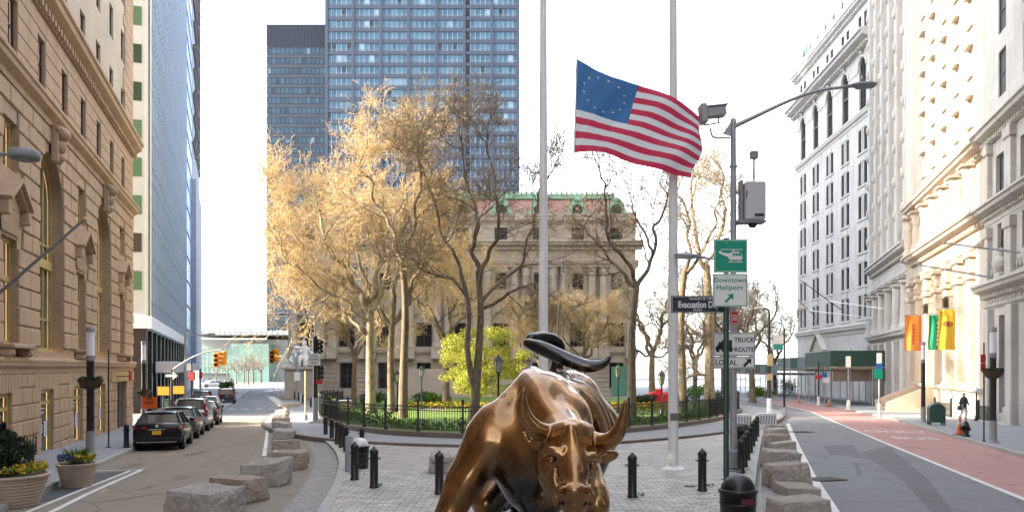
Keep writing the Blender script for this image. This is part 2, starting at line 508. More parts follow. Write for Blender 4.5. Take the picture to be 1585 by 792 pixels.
def pavement(name, outer, inner, h=0.14):
    """outer: kerb path; inner: building side path (same direction)"""
    sheets(name, [list(outer) + list(inner)[::-1]], h, m_concrete)
left_out = [(-6.4,-40),(xL(5)+0,5),(xL(47.5),47.5),(xL(50)-1.2,50.2),(-32,50.6)]
left_in = [(-16,-40),(-16,5),(-26,40),(-32,47)]
pavement('left_pavement', left_out, left_in)
l2_out = [(-36,61.5),(-26,61.5),(xL(64),63.5),(xL(125),125),(xL(150),150)]
l2_in = [(-45,70),(-45,75),(-47,76),(-62,125),(-70,150)]
pavement('left_pavement', l2_out, l2_in)
rp_in = [(30,8),(30,27.8),(36,55),(46,82),(58,100),(58,130),(58,160)]
pavement('right_pavement', kerbR, rp_in)
cust_out = [(-29,150),(-29,112),(-25.5,107.5),(24,107.5),(24,150)]
pavement('far_pavement', cust_out, [(-20,150),(-20,149),(-19,148),(19,148),(20,150)])
mb = MB()
kerb(mb, left_out, -0.2, -0.05, 0.147); kerb(mb, l2_out, -0.2, -0.05, 0.147); kerb(mb, kerbR, 0.2, -0.05, 0.147)
o = mb.build('street_kerb', m_kerb); struct(o)
# traffic island with the pole on the right
isl = smooth_path([P2(1176,664), P2(1196,640), P2(1214,632), P2(1216,640), P2(1200,654), P2(1186,668)], 2, True)
sheets('traffic_island', [isl], 0.13, m_concrete)
mb = MB(); ar = sum(isl[i].x*isl[(i+1) % len(isl)].y - isl[(i+1) % len(isl)].x*isl[i].y for i in range(len(isl)))
kerb(mb, isl, 0.18*(1 if ar > 0 else -1), -0.05, 0.136, closed=True); o = mb.build('island_kerb', m_kerb); struct(o)
# BUS ONLY painted in the red lane
for word, px, py, s in (('ONLY', 1386, 668, 2.6), ('BUS', 1416, 678, 2.6)):
    c = G(px, py); me = text_mesh(word, 1.0, m_lanepaint, 'lane_lettering', ex=0.0, bold=0.015)
    me.transform(Matrix.Rotation(-PI/2, 4, 'X')); me.transform(Matrix.Diagonal((1.15, s, 1, 1))); me.transform(Matrix.Rotation(-0.28, 4, 'Z'))
    for v in me.vertices: v.co.z = g(v.co.y + c.y) + 0.013
    o = link('lane_lettering', me, None, (c.x, c.y, 0)); struct(o)
# ------------------------------------------------------------------ facade tools (local frame: x along, -y outwards, z up)
def facade(mb, u0, u1, v0, v1, ops, depth=0.3, y=0.0):
    """wall sheet with true openings and reveals. ops: (a,b,c,d[,arch])"""
    us = sorted(set([u0, u1] + [o[0] for o in ops] + [o[1] for o in ops])); vs_ = sorted(set([v0, v1] + [o[2] for o in ops] + [o[3] for o in ops]))
    us = [u for u in us if u0-1e-6 <= u <= u1+1e-6]; vs_ = [v for v in vs_ if v0-1e-6 <= v <= v1+1e-6]
    for j in range(len(vs_)-1):
        c0, c1 = vs_[j], vs_[j+1]; cm = (c0+c1)/2; run = None
        rows = [o for o in ops if o[2] < cm < o[3]]
        for i in range(len(us)-1):
            um = (us[i]+us[i+1])/2
            hole = any(o[0] < um < o[1] for o in rows)
            if not hole:
                if run is None: run = us[i]
            if (hole or i == len(us)-2) and run is not None:
                e = us[i] if hole else us[i+1]
                mb.quad((run,y,c0),(e,y,c0),(e,y,c1),(run,y,c1)); run = None
    for o in ops:
        a, b, c, d = o[:4]; yd = y+depth
        if len(o) > 4 and o[4] == 'arch':
            r = (b-a)/2; s = d-r; n = 16; m_ = (a+b)/2
            pts = [(m_ - r*math.cos(PI*i/n), s + r*math.sin(PI*i/n)) for i in range(n+1)]
            for i in range(n):
                p, q = pts[i], pts[i+1]
                mb.quad((p[0],y,p[1]),(q[0],y,q[1]),(q[0],y,d),(p[0],y,d))
                mb.quad((p[0],y,p[1]),(p[0],yd,p[1]),(q[0],yd,q[1]),(q[0],y,q[1]))
            mb.quad((a,y,c),(a,yd,c),(a,yd,s),(a,y,s)); mb.quad((b,y,c),(b,y,s),(b,yd,s),(b,yd,c))
            mb.quad((a,y,c),(b,y,c),(b,yd,c),(a,yd,c))
        else:
            mb.quad((a,y,c),(a,yd,c),(a,yd,d),(a,y,d)); mb.quad((b,y,c),(b,y,d),(b,yd,d),(b,yd,c))
            mb.quad((a,y,c),(b,y,c),(b,yd,c),(a,yd,c)); mb.quad((a,y,d),(a,yd,d),(b,yd,d),(b,y,d))

def stones(mb, u0, u1, v0, v1, course, blen, ops, proud=0.05, gap=0.018, c=0.02, y=0.0, jit=0.0):
    n = max(1, round((v1-v0)/course)); h = (v1-v0)/n
    for j in range(n):
        a, b = v0+j*h, v0+(j+1)*h; cm = (a+b)/2
        iv = [(u0, u1)]
        for o in ops:
            if o[2] < b-0.02 and o[3] > a+0.02:
                oa, ob = o[0], o[1]
                if len(o) > 4 and o[4] == 'arch':
                    r = (o[1]-o[0])/2; s = o[3]-r; z = a if a > s else s
                    if z > s:
                        hw = math.sqrt(max(0, r*r-(z-s)**2)); m_ = (o[0]+o[1])/2; oa, ob = m_-hw, m_+hw
                niv = []
                for p, q in iv:
                    if ob <= p or oa >= q: niv.append((p, q)); continue
                    if oa > p: niv.append((p, oa))
                    if ob < q: niv.append((ob, q))
                iv = niv
        for p, q in iv:
            if q-p < 0.12: continue
            k = max(1, round((q-p)/blen + (0.35 if j % 2 else -0.1))); w = (q-p)/k
            for i in range(k):
                pr = proud*(1+jit*(rnd.random()-.5))
                mb.cbox(p+i*w+gap, p+(i+1)*w-gap, y-pr, y+0.02, a+gap, b-gap, c)

_wc = {}
def win_mesh(w, h, cols, rows, fw, mw, fm, pm, rail=None):
    key = (round(w,2), round(h,2), cols, rows, fw, mw, fm.name, pm.name, rail)
    if key in _wc: return _wc[key]
    mb = MB(); t = 0.07
    mb.box(0, fw, -t, 0, 0, h); mb.box(w-fw, w, -t, 0, 0, h); mb.box(fw, w-fw, -t, 0, 0, fw); mb.box(fw, w-fw, -t, 0, h-fw, h)
    for i in range(1, cols):
        x = fw+(w-2*fw)*i/cols; mb.box(x-mw/2, x+mw/2, -t*.8, 0.002, fw, h-fw)
    for j in range(1, rows):
        z = fw+(h-2*fw)*j/rows; mb.box(fw, w-fw, -t*.6, 0.004, z-mw/2, z+mw/2)
    if rail: mb.box(fw, w-fw, -t*1.1, 0.006, h*rail-mw*1.2, h*rail+mw*1.2)
    pb = MB(); pb.quad((fw,0.015,fw),(w-fw,0.015,fw),(w-fw,0.015,h-fw),(fw,0.015,h-fw))
    _wc[key] = (mb.mesh('window', fm), pb.mesh('pane', pm)); return _wc[key]
def put_window(par, o, depth, fm, pm, cols=1, rows=2, fw=0.06, mw=0.05, rail=None, y=0.0):
    a, b, c, d = o[:4]
    me, pe = win_mesh(b-a, d-c, cols, rows, fw, mw, fm, pm if not isinstance(pm, list) else rnd.choice(pm), rail)
    w = link('window', me, par, (a, y+depth, c)); link('pane', pe, w)
    return w
def arch_window(par, o, depth, fm, pm, y=0.0, cols=3, fw=0.16, rails=(0.45,), mw=0.1):
    a, b, c, d = o[:4]; w = b-a; r = w/2; s = d-c-r; n = 16
    mb = MB(); out = [(r - r*math.cos(PI*i/n), s+r*math.sin(PI*i/n)) for i in range(n+1)]
    ri = r-fw; inn = [(r - ri*math.cos(PI*i/n), s+ri*math.sin(PI*i/n)) for i in range(n+1)]
    oo = [(0,0)]+out+[(w,0)]; ii = [(fw,fw)]+inn+[(w-fw,fw)]
    for p, q, p2, q2 in zip(oo[:-1], oo[1:], ii[:-1], ii[1:]):
        mb.quad((p[0],-.1,p[1]),(q[0],-.1,q[1]),(q2[0],-.1,q2[1]),(p2[0],-.1,p2[1])); mb.quad((p2[0],-.1,p2[1]),(q2[0],-.1,q2[1]),(q2[0],0,q2[1]),(p2[0],0,p2[1]))
    mb.box(fw, w-fw, -.1, 0, 0, fw)
    for i in range(1, cols):
        x = fw+(w-2*fw)*i/cols; hh = s+math.sqrt(max(0.0, ri*ri-(x-r)**2)); mb.box(x-mw/2, x+mw/2, -.08, 0.002, fw, hh)
    for q in rails:
        z = (d-c)*q; mb.box(fw, w-fw, -.14, 0.004, z-.16, z+.16)
    for z in (s*.22, s*.72): mb.box(fw, w-fw, -.06, 0.003, z-mw*.35, z+mw*.35)
    f = mb.build('window', fm, par, loc=(a, y+depth, c))
    pb = MB(); pb.add([(p[0], 0.02, p[1]) for p in ii], [tuple(range(len(ii)))])
    pb.build('pane', pm, f); return f

def cornice(mb, u0, u1, z0, z1, out, y=0.0, dent=0.0, dw=0.2):
    h = z1-z0
    mb.profile([(y+0.05, z0), (y-out*.18, z0), (y-out*.22, z0+h*.28), (y-out*.45, z0+h*.36), (y-out*.8, z0+h*.5), (y-out*.85, z0+h*.72), (y-out, z0+h*.78), (y-out, z1-h*.06), (y-out*.9, z1), (y+0.05, z1+h*.08)], u0, u1)
    if dent:
        k = int((u1-u0)/(dw*2))
        for i in range(k): mb.box(u0+(i+.3)*dw*2, u0+(i+.3)*dw*2+dw, y-out*.22-dent, y-out*.2, z0+h*.02, z0+h*.27)

def column(mb, x, y, z0, z1, r, n=16, cap='ionic', square=False):
    hc = r*2.2; hb = r*1.0
    if square:
        mb.box(x-r, x+r, y-r*.6, y+r*.6, z0+hb, z1-hc*.6)
    else:
        mb.lathe([(r*1.02, z0+hb), (r, z0+hb+(z1-z0)*.3), (r*.86, z1-hc)], n, (x,y,0), capb=False, capt=False)
    mb.lathe([(r*1.3, z0), (r*1.3, z0+hb*.35), (r*1.12, z0+hb*.5), (r*1.2, z0+hb*.75), (r*1.02, z0+hb)], n, (x,y,0))
    if cap == 'ionic':
        mb.lathe([(r*.88, z1-hc), (r*.92, z1-hc*.9), (r*.86, z1-hc*.85), (r*1.0, z1-hc*.5), (r*1.3, z1-hc*.2)], n, (x,y,0))
        for sx in (-1,1): mb.lathe([(r*.38, -r*1.1), (r*.38, r*1.1)], 10, (0,0,0), T=Matrix.Translation((x+sx*r*1.05, y, z1-hc*.42)) @ Matrix.Rotation(PI/2, 4, 'X'))
    else:
        prof = [(r*.86, z1-hc), (r*.95, z1-hc*.98), (r*.84, z1-hc*.94), (r*1.05, z1-hc*.62), (r*.92, z1-hc*.58), (r*1.2, z1-hc*.28), (r*1.0, z1-hc*.25), (r*1.35, z1-hc*.1)]
        mb.lathe(prof, n, (x,y,0))
    mb.box(x-r*1.4, x+r*1.4, y-r*1.4, y+r*1.4, z1-hc*.12, z1)

def scroll(mb, x, y, z, w, h, d):
    """carved keystone console"""
    mb.cbox(x-w/2, x+w/2, y-d*.45, y, z, z+h, .03)
    mb.ell((x, y-d*.6, z+h*.78), (w*.5, d*.5, h*.2), 10, 6); mb.ell((x, y-d*.45, z+h*.45), (w*.38, d*.4, h*.22), 10, 6)
    mb.ell((x, y-d*.35, z+h*.14), (w*.34, d*.42, h*.14), 10, 6)
    for sx in (-1,1): mb.ell((x+sx*w*.42, y-d*.5, z+h*.86), (w*.16, d*.3, h*.11), 8, 5)
def pediment(mb, x, z, w, h, d, y=0.0):
    for sx in (-1, 1):
        L = math.hypot(w/2, h); a = math.atan2(h, w/2)
        T = Matrix.Translation((x+sx*w/2, y, z)) @ Matrix.Rotation(sx*a, 4, 'Y')
        x0, x1 = (-L, 0) if sx > 0 else (0, L)
        mb.box(x0, x1, -d, 0.01, 0, .13, T=T); mb.box(x0, x1, -d*.7, 0.012, -.12, 0, T=T)
        mb.cbox(x+sx*(w/2-.12)-.14, x+sx*(w/2-.12)+.14, y-d*.8, y+.01, z-.42, z-.03, .03)
    mb.prism([(x-w*.42, z-.05), (x+w*.42, z-.05), (x, z+h*.82)], y-.08, y+.01)

m_sand = ASHLAR('tan_sandstone', (0.45,0.31,0.205), 1.1, 0.55, 0.015, md=0.7, var=0.1, stain=(0.29,0.205,0.145))
m_sandblock = MAT('tan_sandstone_block', (0.47,0.325,0.215), 0.8, var=0.16, s1=0.5, s2=6, bmp=0.35, bs=35, stain=(0.32,0.205,0.13))
m_cream = ASHLAR('cream_limestone', (0.52,0.43,0.33), 1.3, 0.6, 0.012, md=0.75, var=0.06)
m_gold = MAT('gilded_window_bronze', (0.50,0.37,0.15), 0.42, metal=0.1, var=0.2)
m_darkframe = MAT('dark_window_frame', (0.05,0.045,0.04), 0.5)
m_pane = GLASS('window_glass', (0.055,0.07,0.085)); m_pane_g = GLASS('old_window_glass', (0.11,0.12,0.10), rough=0.12)
m_pane_dark = GLASS('shaded_glass', (0.016,0.018,0.022), rough=0.2, spec=0.16)

# ================================================================== tan stone building, left
S = 1.0465
bl = thing('stone_office_building', 'tan rusticated stone building with tall arches and gilded windows along the left street', 'building', (-7.9, 0, 0), math.atan2(1, -.3086))
U = lambda Y: Y*S
ops_g = [(U(c)-.85, U(c)+.85, -0.35, 2.0) for c in (14.3, 19.05, 23.8, 28.6, 33.3, 38.1)] + [(U(42.0), U(44.8), -0.5, 2.0)]
arch_c = [U(10.0), U(19.6), U(29.25), U(38.6)]; rect_c = [U(14.9), U(24.5), U(33.9), U(43.4)]
ops_m = [(c-1.72, c+1.72, 3.35, 10.65, 'arch') for c in arch_c]
ops_m += [(c-.78, c+.78, 3.5, 6.8) for c in rect_c] + [(c-.78, c+.78, 8.9, 10.45) for c in rect_c]
ops_u = []
wu = [U(24.75-3.18*3 + 3.18*i) for i in range(10)]
wu = [u for u in wu if u < U(46)]
ops_u1 = [(u-.5, u+.5, 12.65, 14.35) for u in wu]
tops = [(16.45, 18.05), (19.6, 21.25), (22.8, 24.4), (26.0, 27.6), (29.2, 30.8), (32.4, 34.0)]
ops_t = [(u-.52, u+.52, a, b) for a, b in tops for u in wu[1:]]
u0, u1 = 8.0, U(47)
mb = MB()
facade(mb, u0, u1, -1.5, 2.6, ops_g, .2); facade(mb, u0, u1, 2.6, 11.6, [o for o in ops_m if len(o) > 4], .5) if False else facade(mb, u0, u1, 2.6, 11.6, ops_m, .5); facade(mb, u0, u1, 11.6, 15.3, ops_u1, .18)
mb.m(2); facade(mb, u0, u1, 15.3, 46, ops_t, .18); mb.m(0)
# far end wall, roof and the wing added unseen behind the camera to block sun
mb.quad((u1,0,-1.5),(u1,40,-1.5),(u1,40,46),(u1,0,46))
mb.quad((u0,0,46),(u1,0,46),(u1,40,46),(u0,40,46))
mb.quad((u0,0,-1),(u0,0,46),(u0,6,46),(u0,6,-1))
T = bl.matrix_basis.inverted()
def sun_blocker(x0, x1, y0, y1, z1, T): mb.box(x0, x1, y0, y1, -1, z1, T=T)
bpy.context.view_layer.update()
Mi = bl.matrix_world.inverted()
mb.box(-45, -14, -70, 9, -1, 70, T=Mi)  # unseen box, added to block sun and darken the bull's reflections
mb.box(u0+.5, u1-.5, 1.5, 40, 46.5, 95)
# block courses
mb.m(1)
stones(mb, u0, u1, -.55, 2.12, .55, 1.0, ops_g, .06, .02, .025, jit=.4)
for c in (14.3, 19.05, 23.8, 28.6, 33.3, 38.1):      # flat arches
    for i in range(-5, 6):
        x = U(c)+i*.3; k = i*.06
        mb.add([(x-.13,-.05,2.02),(x+.13,-.05,2.02),(x+.13+k*.4+.02,-.05,2.58),(x-.13+k*.4-.02,-.05,2.58),(x-.14,.01,2.0),(x+.14,.01,2.0),(x+.15+k*.4,.01,2.6),(x-.15+k*.4,.01,2.6)], [(0,1,2,3),(0,3,7,4),(1,5,6,2),(0,4,5,1),(3,2,6,7)])
stones(mb, u0, u1, 2.14, 2.58, .44, 1.0, [(U(c)-1.7, U(c)+1.7, 2.0, 2.7) for c in (14.3, 19.05, 23.8, 28.6, 33.3, 38.1)] , .05)
stones(mb, u0, u1, 3.5, 11.5, .6, 1.25, ops_m + [(c-1.25, c+1.25, 6.9, 8.75) for c in rect_c], .075, .02, .035, jit=.4)
stones(mb, u0, u1, 12.3, 15.1, .56, 1.3, ops_u1, .035, .012, .02)
stones(mb, U(43.9), u1, 16.3, 45, .6, 1.5, ops_t, .06, .015, .03)
# sills, window surrounds
mb.m(0)
for c in rect_c:
    for i in range(-3, 4):
        k = i*.09
        mb.add([(c+i*.27-.12,-.07,6.9),(c+i*.27+.12,-.07,6.9),(c+i*.27+.16+k,-.07,7.7),(c+i*.27-.16+k,-.07,7.7)], [(0,1,2,3)])
mb.build('wall', [m_sand, m_sandblock, m_cream], bl)
mb = MB()
cornice(mb, u0, u1+.1, 2.6, 3.1, .22); cornice(mb, u0, u1+.15, 11.55, 12.25, .4)
cornice(mb, u0, u1+.3, 15.15, 16.1, .6, dent=.12, dw=.22)
cornice(mb, u0, u1+.3, 24.9, 25.6, .4); cornice(mb, u0, u1+.9, 44.5, 46.2, 1.0, dent=.2, dw=.4)
mb.build('cornice', m_sandblock, bl)
for c in arch_c:
    mb = MB(); scroll(mb, c, -.06, 10.3, .62, 1.35, .55); mb.build('keystone', m_sandblock, bl)
for c in rect_c:
    mb = MB(); pediment(mb, c, 7.75, 2.3, .75, .4); mb.build('pediment', m_sandblock, bl)
    mb = MB(); mb.cbox(c-1.15, c+1.15, -.45, .0, 3.38, 3.52, .03)
    for sx in (-1, 1): mb.cbox(c+sx*.95-.15, c+sx*.95+.15, -.35, 0, 3.12, 3.38, .04); mb.ell((c+sx*.95, -.3, 3.24), (.14,.12,.14), 8, 6)
    mb.build('window_sill', m_sandblock, bl)
for o in ops_m:
    if len(o) > 4: arch_window(bl, o, .46, m_gold, m_pane_g)
    else: put_window(bl, o, .25, m_gold, m_pane_g, 2, 1, .12, .07, rail=.62 if o[3] < 8 else None)
for o in ops_u1: put_window(bl, o, .16, m_darkframe, m_pane, 1, 2, .07, .05)
for o in ops_t[:len(wu[1:])*4]: put_window(bl, o, .16, m_darkframe, m_pane, 1, 2, .07, .05)
m_matt = MAT('dim_window', (0.02,0.022,0.027), .6, spec=.08); m_matt2 = MAT('dim_window_with_blind', (0.085,0.085,0.085), .6, spec=.08)
m_shop = GLASS('shop_window_glass', (0.12,0.15,0.165), rough=0.05)
for o in ops_g[:-1]: put_window(bl, o, .14, m_gold, m_shop, 1, 1, .12, .05, rail=.8)
# notices in the shop windows and the gilded fascia over the entrance
m_notice = MAT('paper_notice', (0.6,0.62,0.64), 0.7)
for c in (23.8, 28.6, 33.3, 38.1):
    mb = MB()
    for k, (dx, z, w, h) in enumerate(((-.35,1.15,.5,.06),(-.3,1.3,.6,.05),(.2,.3,.45,.55),(-.4,.45,.4,.3))):
        mb.box(U(c)+dx, U(c)+dx+w, .115, .13, z, z+h)
    mb.build('window_notice', m_notice, bl)
mb = MB(); mb.cbox(U(40.2), U(46.9), -.12, 0, 2.05, 2.56, .02); o = mb.build('fascia', m_gold, bl)
mb = MB(); mb.cbox(U(42), U(44.8), .15, .2, -.6, 2.0, .01); mb.cbox(U(43.3), U(43.5), .1, .15, -.6, 2.0, .01); mb.build('door', m_darkframe, bl)
m_redsign = MAT('red_sign', (0.45,0.03,0.03), 0.5, var=.05)
mb = MB(); mb.cbox(U(41.2), U(41.7), -.8, -.72, 2.1, 2.6, .01); mb.box(U(41.4), U(41.45), -.75, 0, 2.3, 2.36); mb.build('hanging_sign', m_redsign, bl)

# ================================================================== glass tower on the left
def CURTAIN(name, col, pw, ph, rough=0.08, metal=0.85, wav=0.25, dark=0.35):
    m, t, b = nt(name)
    tc = t.nodes.new('ShaderNodeTexCoord'); sp = t.nodes.new('ShaderNodeSeparateXYZ'); t.links.new(tc.outputs['Object'], sp.inputs[0])
    ad = N(t, 'ShaderNodeMath', _operation='ADD'); t.links.new(sp.outputs[0], ad.inputs[0]); t.links.new(sp.outputs[1], ad.inputs[1])
    cb = t.nodes.new('ShaderNodeCombineXYZ')
    for k, (src, s) in enumerate(((ad.outputs[0], pw), (sp.outputs[2], ph))):
        d = N(t, 'ShaderNodeMath', _operation='DIVIDE'); d.inputs[1].default_value = s; t.links.new(src, d.inputs[0])
        f = N(t, 'ShaderNodeMath', _operation='FLOOR'); t.links.new(d.outputs[0], f.inputs[0]); t.links.new(f.outputs[0], cb.inputs[k])
    wn = N(t, 'ShaderNodeTexWhiteNoise', _noise_dimensions='2D'); t.links.new(cb.outputs[0], wn.inputs['Vector'])
    c = mixc(t, wn.outputs['Value'], sc(col, 1-dark), sc(col, 1+dark)); t.links.new(c, b.inputs['Base Color'])
    b.inputs['Roughness'].default_value = rough; b.inputs['Metallic'].default_value = metal
    # each pane sits slightly differently
    gm = t.nodes.new('ShaderNodeNewGeometry'); vm = N(t, 'ShaderNodeVectorMath', _operation='MULTIPLY_ADD')
    sb = N(t, 'ShaderNodeVectorMath', _operation='SUBTRACT'); sb.inputs[1].default_value = (.5,.5,.5); t.links.new(wn.outputs['Color'], sb.inputs[0])
    vm.inputs[1].default_value = (wav*.1,)*3; t.links.new(sb.outputs[0], vm.inputs[0]); t.links.new(gm.outputs['Normal'], vm.inputs[2])
    nz = N(t, 'ShaderNodeBump', Strength=0.12, Distance=0.3)
    t.links.new(noise(t, coord(t, (.35,.35,.12)), 1.0, 3), nz.inputs['Height']); t.links.new(vm.outputs[0], nz.inputs['Normal'])
    t.links.new(nz.outputs['Normal'], b.inputs['Normal'])
    return m
m_curtain = CURTAIN('pale_blue_curtain_glass', (0.72,0.79,0.84), 1.42, 3.8, metal=.08, dark=.16, wav=.4, rough=.25)
m_alu = MAT('pale_aluminium', (0.55,0.58,0.62), 0.4, metal=0.5, var=.06)
m_greenpane = MAT('green_glass', (0.05,0.15,0.07), 0.12, var=.35, s1=.3, spec=.8)
m_spandrel = MAT('pale_spandrel', (0.46,0.49,0.46), 0.4, var=.05)
m_blackstone = MAT('black_granite', (0.018,0.018,0.022), 0.22, var=.3)
m_fascia = MAT('white_fascia', (0.72,0.75,0.80), 0.5, var=.04)
S2 = math.hypot(.35, 1)
gt = thing('glass_office_tower', 'tall office tower with pale blue glass wall above a black colonnade', 'building', (-29.2, 64, 0), math.atan2(1, -.35))
LT = 54.0; HT = 96
mb = MB(); mb.quad((0,0,6.9),(LT,0,6.9),(LT,0,HT),(0,0,HT)); mb.quad((LT,0,6.9),(LT,8,6.9),(LT,8,HT),(LT,0,HT)); mb.build('curtain_wall', m_curtain, gt)
mb = MB(); k = int(LT/1.42)
for i in range(k+1): mb.box(i*1.42-.05, i*1.42+.05, -.1, 0.01, 6.9, HT)
for j in range(int((HT-6.9)/3.8)+1):
    mb.box(0, LT, -.06, 0.012, 6.9+j*3.8-.08, 6.9+j*3.8+.08); mb.box(0, LT, -.05, 0.013, 6.9+j*3.8+1.2, 6.9+j*3.8+1.28)
mb.build('mullions', MAT('blue_grey_mullion', (0.24,0.29,0.36), .5, var=.05), gt)
mb = MB(); mb.quad((0,8,7),(0,0,7),(0,0,HT),(0,8,HT)); mb.quad((0,0,HT),(LT,0,HT),(LT,8,HT),(0,8,HT))
mb.cbox(-.05, .35, -.2, .25, 6.9, HT, .03); mb.build('end_wall', m_spandrel, gt)
zz = [9.0+3.02*i for i in range(29)]
gwm = MB(); gwm.box(-.04, .02, 0, 3.1, 0, 1.5); gw = gwm.mesh('window', m_greenpane)
gws = [gw]+[(lambda q: (q.materials.clear(), q.materials.append(MAT('green_glass_b', c_, .2, var=.3, spec=.5)), q)[2])(gw.copy()) for c_ in ((0.015,0.05,0.03),(0.09,0.19,0.10),(0.03,0.035,0.03))]
for z in zz: link('window', rnd.choice(gws), gt, (0, .5, z))
mb = MB(); mb.box(.0, LT, -.25, 2.0, 5.9, 6.9); mb.box(-.25, .0, -.25, 8, 5.9, 6.9); mb.build('fascia', m_fascia, gt)
for i in range(13):
    mb = MB(); mb.cbox(i*4.4, i*4.4+.9, .15, 1.1, -2, 5.9, .03); mb.build('column', m_blackstone, gt)
mb = MB(); mb.box(.02, LT, 3.0, 3.2, -2, 5.9); mb.box(.0, .2, 1.1, 8, -2, 5.9); mb.build('lobby_wall', m_blackstone, gt)
mb = MB()
for i in range(12): mb.box(i*4.4+1.7, i*4.4+1.95, .5, .75, -2, 5.9); mb.box(i*4.4+3.0, i*4.4+3.25, .5, .75, -2, 5.9)
mb.build('steel_mullions', m_alu, gt)
mb = MB(); mb.cbox(6, LT, -1.6, 0, 2.3, 3.3, .04); mb.build('canopy', m_alu, gt)

# buildings beyond it
m_blueglass = CURTAIN('blue_mirror_glass', (0.05,0.20,0.52), 2.2, 2.2, dark=.2, metal=.1, rough=.25)
m_greyslab = ASHLAR('grey_panel_wall', (0.24,0.27,0.33), 3.0, 3.5, .03, var=.08)
b2 = thing('blue_glass_tower', 'bright blue mirror glass tower rising behind the pale glass tower', 'building', (-29.2-.35*52, 116, 0), math.atan2(1, -.35))
mb = MB(); mb.box(0, 16, 0, 8, -2, 110); mb.build('curtain_wall', m_blueglass, b2)
mb = MB()
for j in range(30): mb.box(0, 16, -.08, .02, 1+j*3.6, 1.25+j*3.6)
mb.build('mullions', m_greyslab, b2)
b3 = thing('lattice_front_tower', 'slim grey tower with a dark lattice front at the far end of the left row', 'building', (-29.2-.35*68, 132, 0), math.atan2(1, -.35))
mb = MB(); mb.box(0, 30, 0, 8, -2, 110); mb.build('wall', m_greyslab, b3)
mb = MB()
for j in range(60):
    z = 40+j*1.6; k = (j*7) % 5
    mb.box(1+k*2, 12+k*3, -.3, .02, z, z+.6); mb.box(14+k*2, 29.5, -.3, .02, z+.7, z+1.2)
mb.build('balcony_lattice', m_darkframe, b3)
mb = MB(); mb.box(0, 26, -.6, 0, -2, 34); mb.build('lower_block', m_greyslab, b3)
# terminal at the end of the street
m_greenglass = CURTAIN('pale_green_curtain_glass', (0.16,0.27,0.22), 2.5, 3.0, dark=.2, metal=.2)
m_palewall = MAT('pale_far_wall', (0.30,0.31,0.30), 0.7, var=.05)
b5 = thing('ferry_terminal', 'low terminal with pale green glass end and flat roof closing the left street', 'building', (0, 235, 0))
mb = MB(); mb.box(-94, -66, 0, 25, -2, 11); mb.build('wall', m_palewall, b5)
mb = MB(); mb.quad((-81,-6,1.5),(-82+1.0,-6,7.5),(-81+.0,-6,7.5),(-81,-6,1.5)); mb.box(-81, -70, -6, 6, -2, 9.5); mb.box(-94, -81, -3, 0, 1, 8.2); mb.build('glass_hall', m_greenglass, b5)
mb = MB(); mb.box(-96, -60, -8.5, 20, 12.0, 13.2)
for i in range(24): mb.box(-95.5+i*1.5, -95.3+i*1.5, -8.6, -8.4, 12, 13.6)
mb.build('roof', m_palewall, b5)
mb = MB(); 
for i in range(6): mb.box(-81+i*2.2-.06, -81+i*2.2+.06, -6.1, -5.98, -2, 9.5)
for j in range(4): mb.box(-81, -70, -6.1, -5.97, 1.5+j*2.4, 1.65+j*2.4)
for i in range(10): mb.box(-94+i*1.35, -93.85+i*1.35, -3.1, -2.95, 1, 8.2)
for j in range(5): mb.box(-94, -81, -3.1, -2.96, 1.4+j*1.5, 1.55+j*1.5)
mb.build('mullions', m_palewall, b5)

# ================================================================== towers in the middle distance
m_towerframe = MAT('steel_blue_tower_frame', (0.017,0.027,0.052), 0.7, var=.08, s1=.05)
m_towerdark = MAT('dark_tower_cladding', (0.010,0.018,0.034), 0.7, var=.1, s1=.05)
m_towerglass = [GLASS('tower_glass_a', (0.024,0.062,0.115), rough=.15, var=.35, spec=.3), GLASS('tower_glass_b', (0.042,0.098,0.155), rough=.15, var=.35, spec=.3), GLASS('tower_glass_c', (0.13,0.21,0.28), rough=.2, var=.2, spec=.3)]
m_towerwhite = MAT('pale_window_rail', (0.11,0.15,0.19), 0.5, var=.05)
def TOWERGLASS(name, pw, k=1.0):
    m, t, b = nt(name); tc = t.nodes.new('ShaderNodeTexCoord'); sp = t.nodes.new('ShaderNodeSeparateXYZ'); t.links.new(tc.outputs['Object'], sp.inputs[0])
    d = N(t, 'ShaderNodeMath', _operation='DIVIDE'); d.inputs[1].default_value = pw; t.links.new(sp.outputs[0], d.inputs[0]); f = N(t, 'ShaderNodeMath', _operation='FLOOR'); t.links.new(d.outputs[0], f.inputs[0])
    oi = t.nodes.new('ShaderNodeObjectInfo'); mu = N(t, 'ShaderNodeMath', _operation='MULTIPLY'); mu.inputs[1].default_value = 977.0; t.links.new(oi.outputs['Random'], mu.inputs[0])
    cb = t.nodes.new('ShaderNodeCombineXYZ'); t.links.new(f.outputs[0], cb.inputs[0]); t.links.new(mu.outputs[0], cb.inputs[1])
    wn = N(t, 'ShaderNodeTexWhiteNoise', _noise_dimensions='2D'); t.links.new(cb.outputs[0], wn.inputs['Vector']); r = wn.outputs['Value']
    c = mixc(t, r, sc((0.020,0.058,0.105), k), sc((0.05,0.12,0.18), k)); c = mixc(t, ramp(t, r, .90, .92), c, sc((0.17,0.25,0.31), k)); c = mixc(t, ramp(t, r, .95, .96), c, (0.012,0.02,0.03))
    c = mixc(t, ramp(t, oi.outputs['Random'], .9, .94), c, mixc(t, .4, c, sc((0.2,0.29,0.35), k)))
    t.links.new(c, b.inputs['Base Color']); b.inputs['Roughness'].default_value = .15; b.inputs['Specular IOR Level'].default_value = .3
    bump(t, b, noise(t, coord(t), .6, 2), .06, .1); return m
TY = 250.0
tx0 = (503-CX)/F*TY; tx1 = (804-CX)/F*TY; TW = tx1-tx0
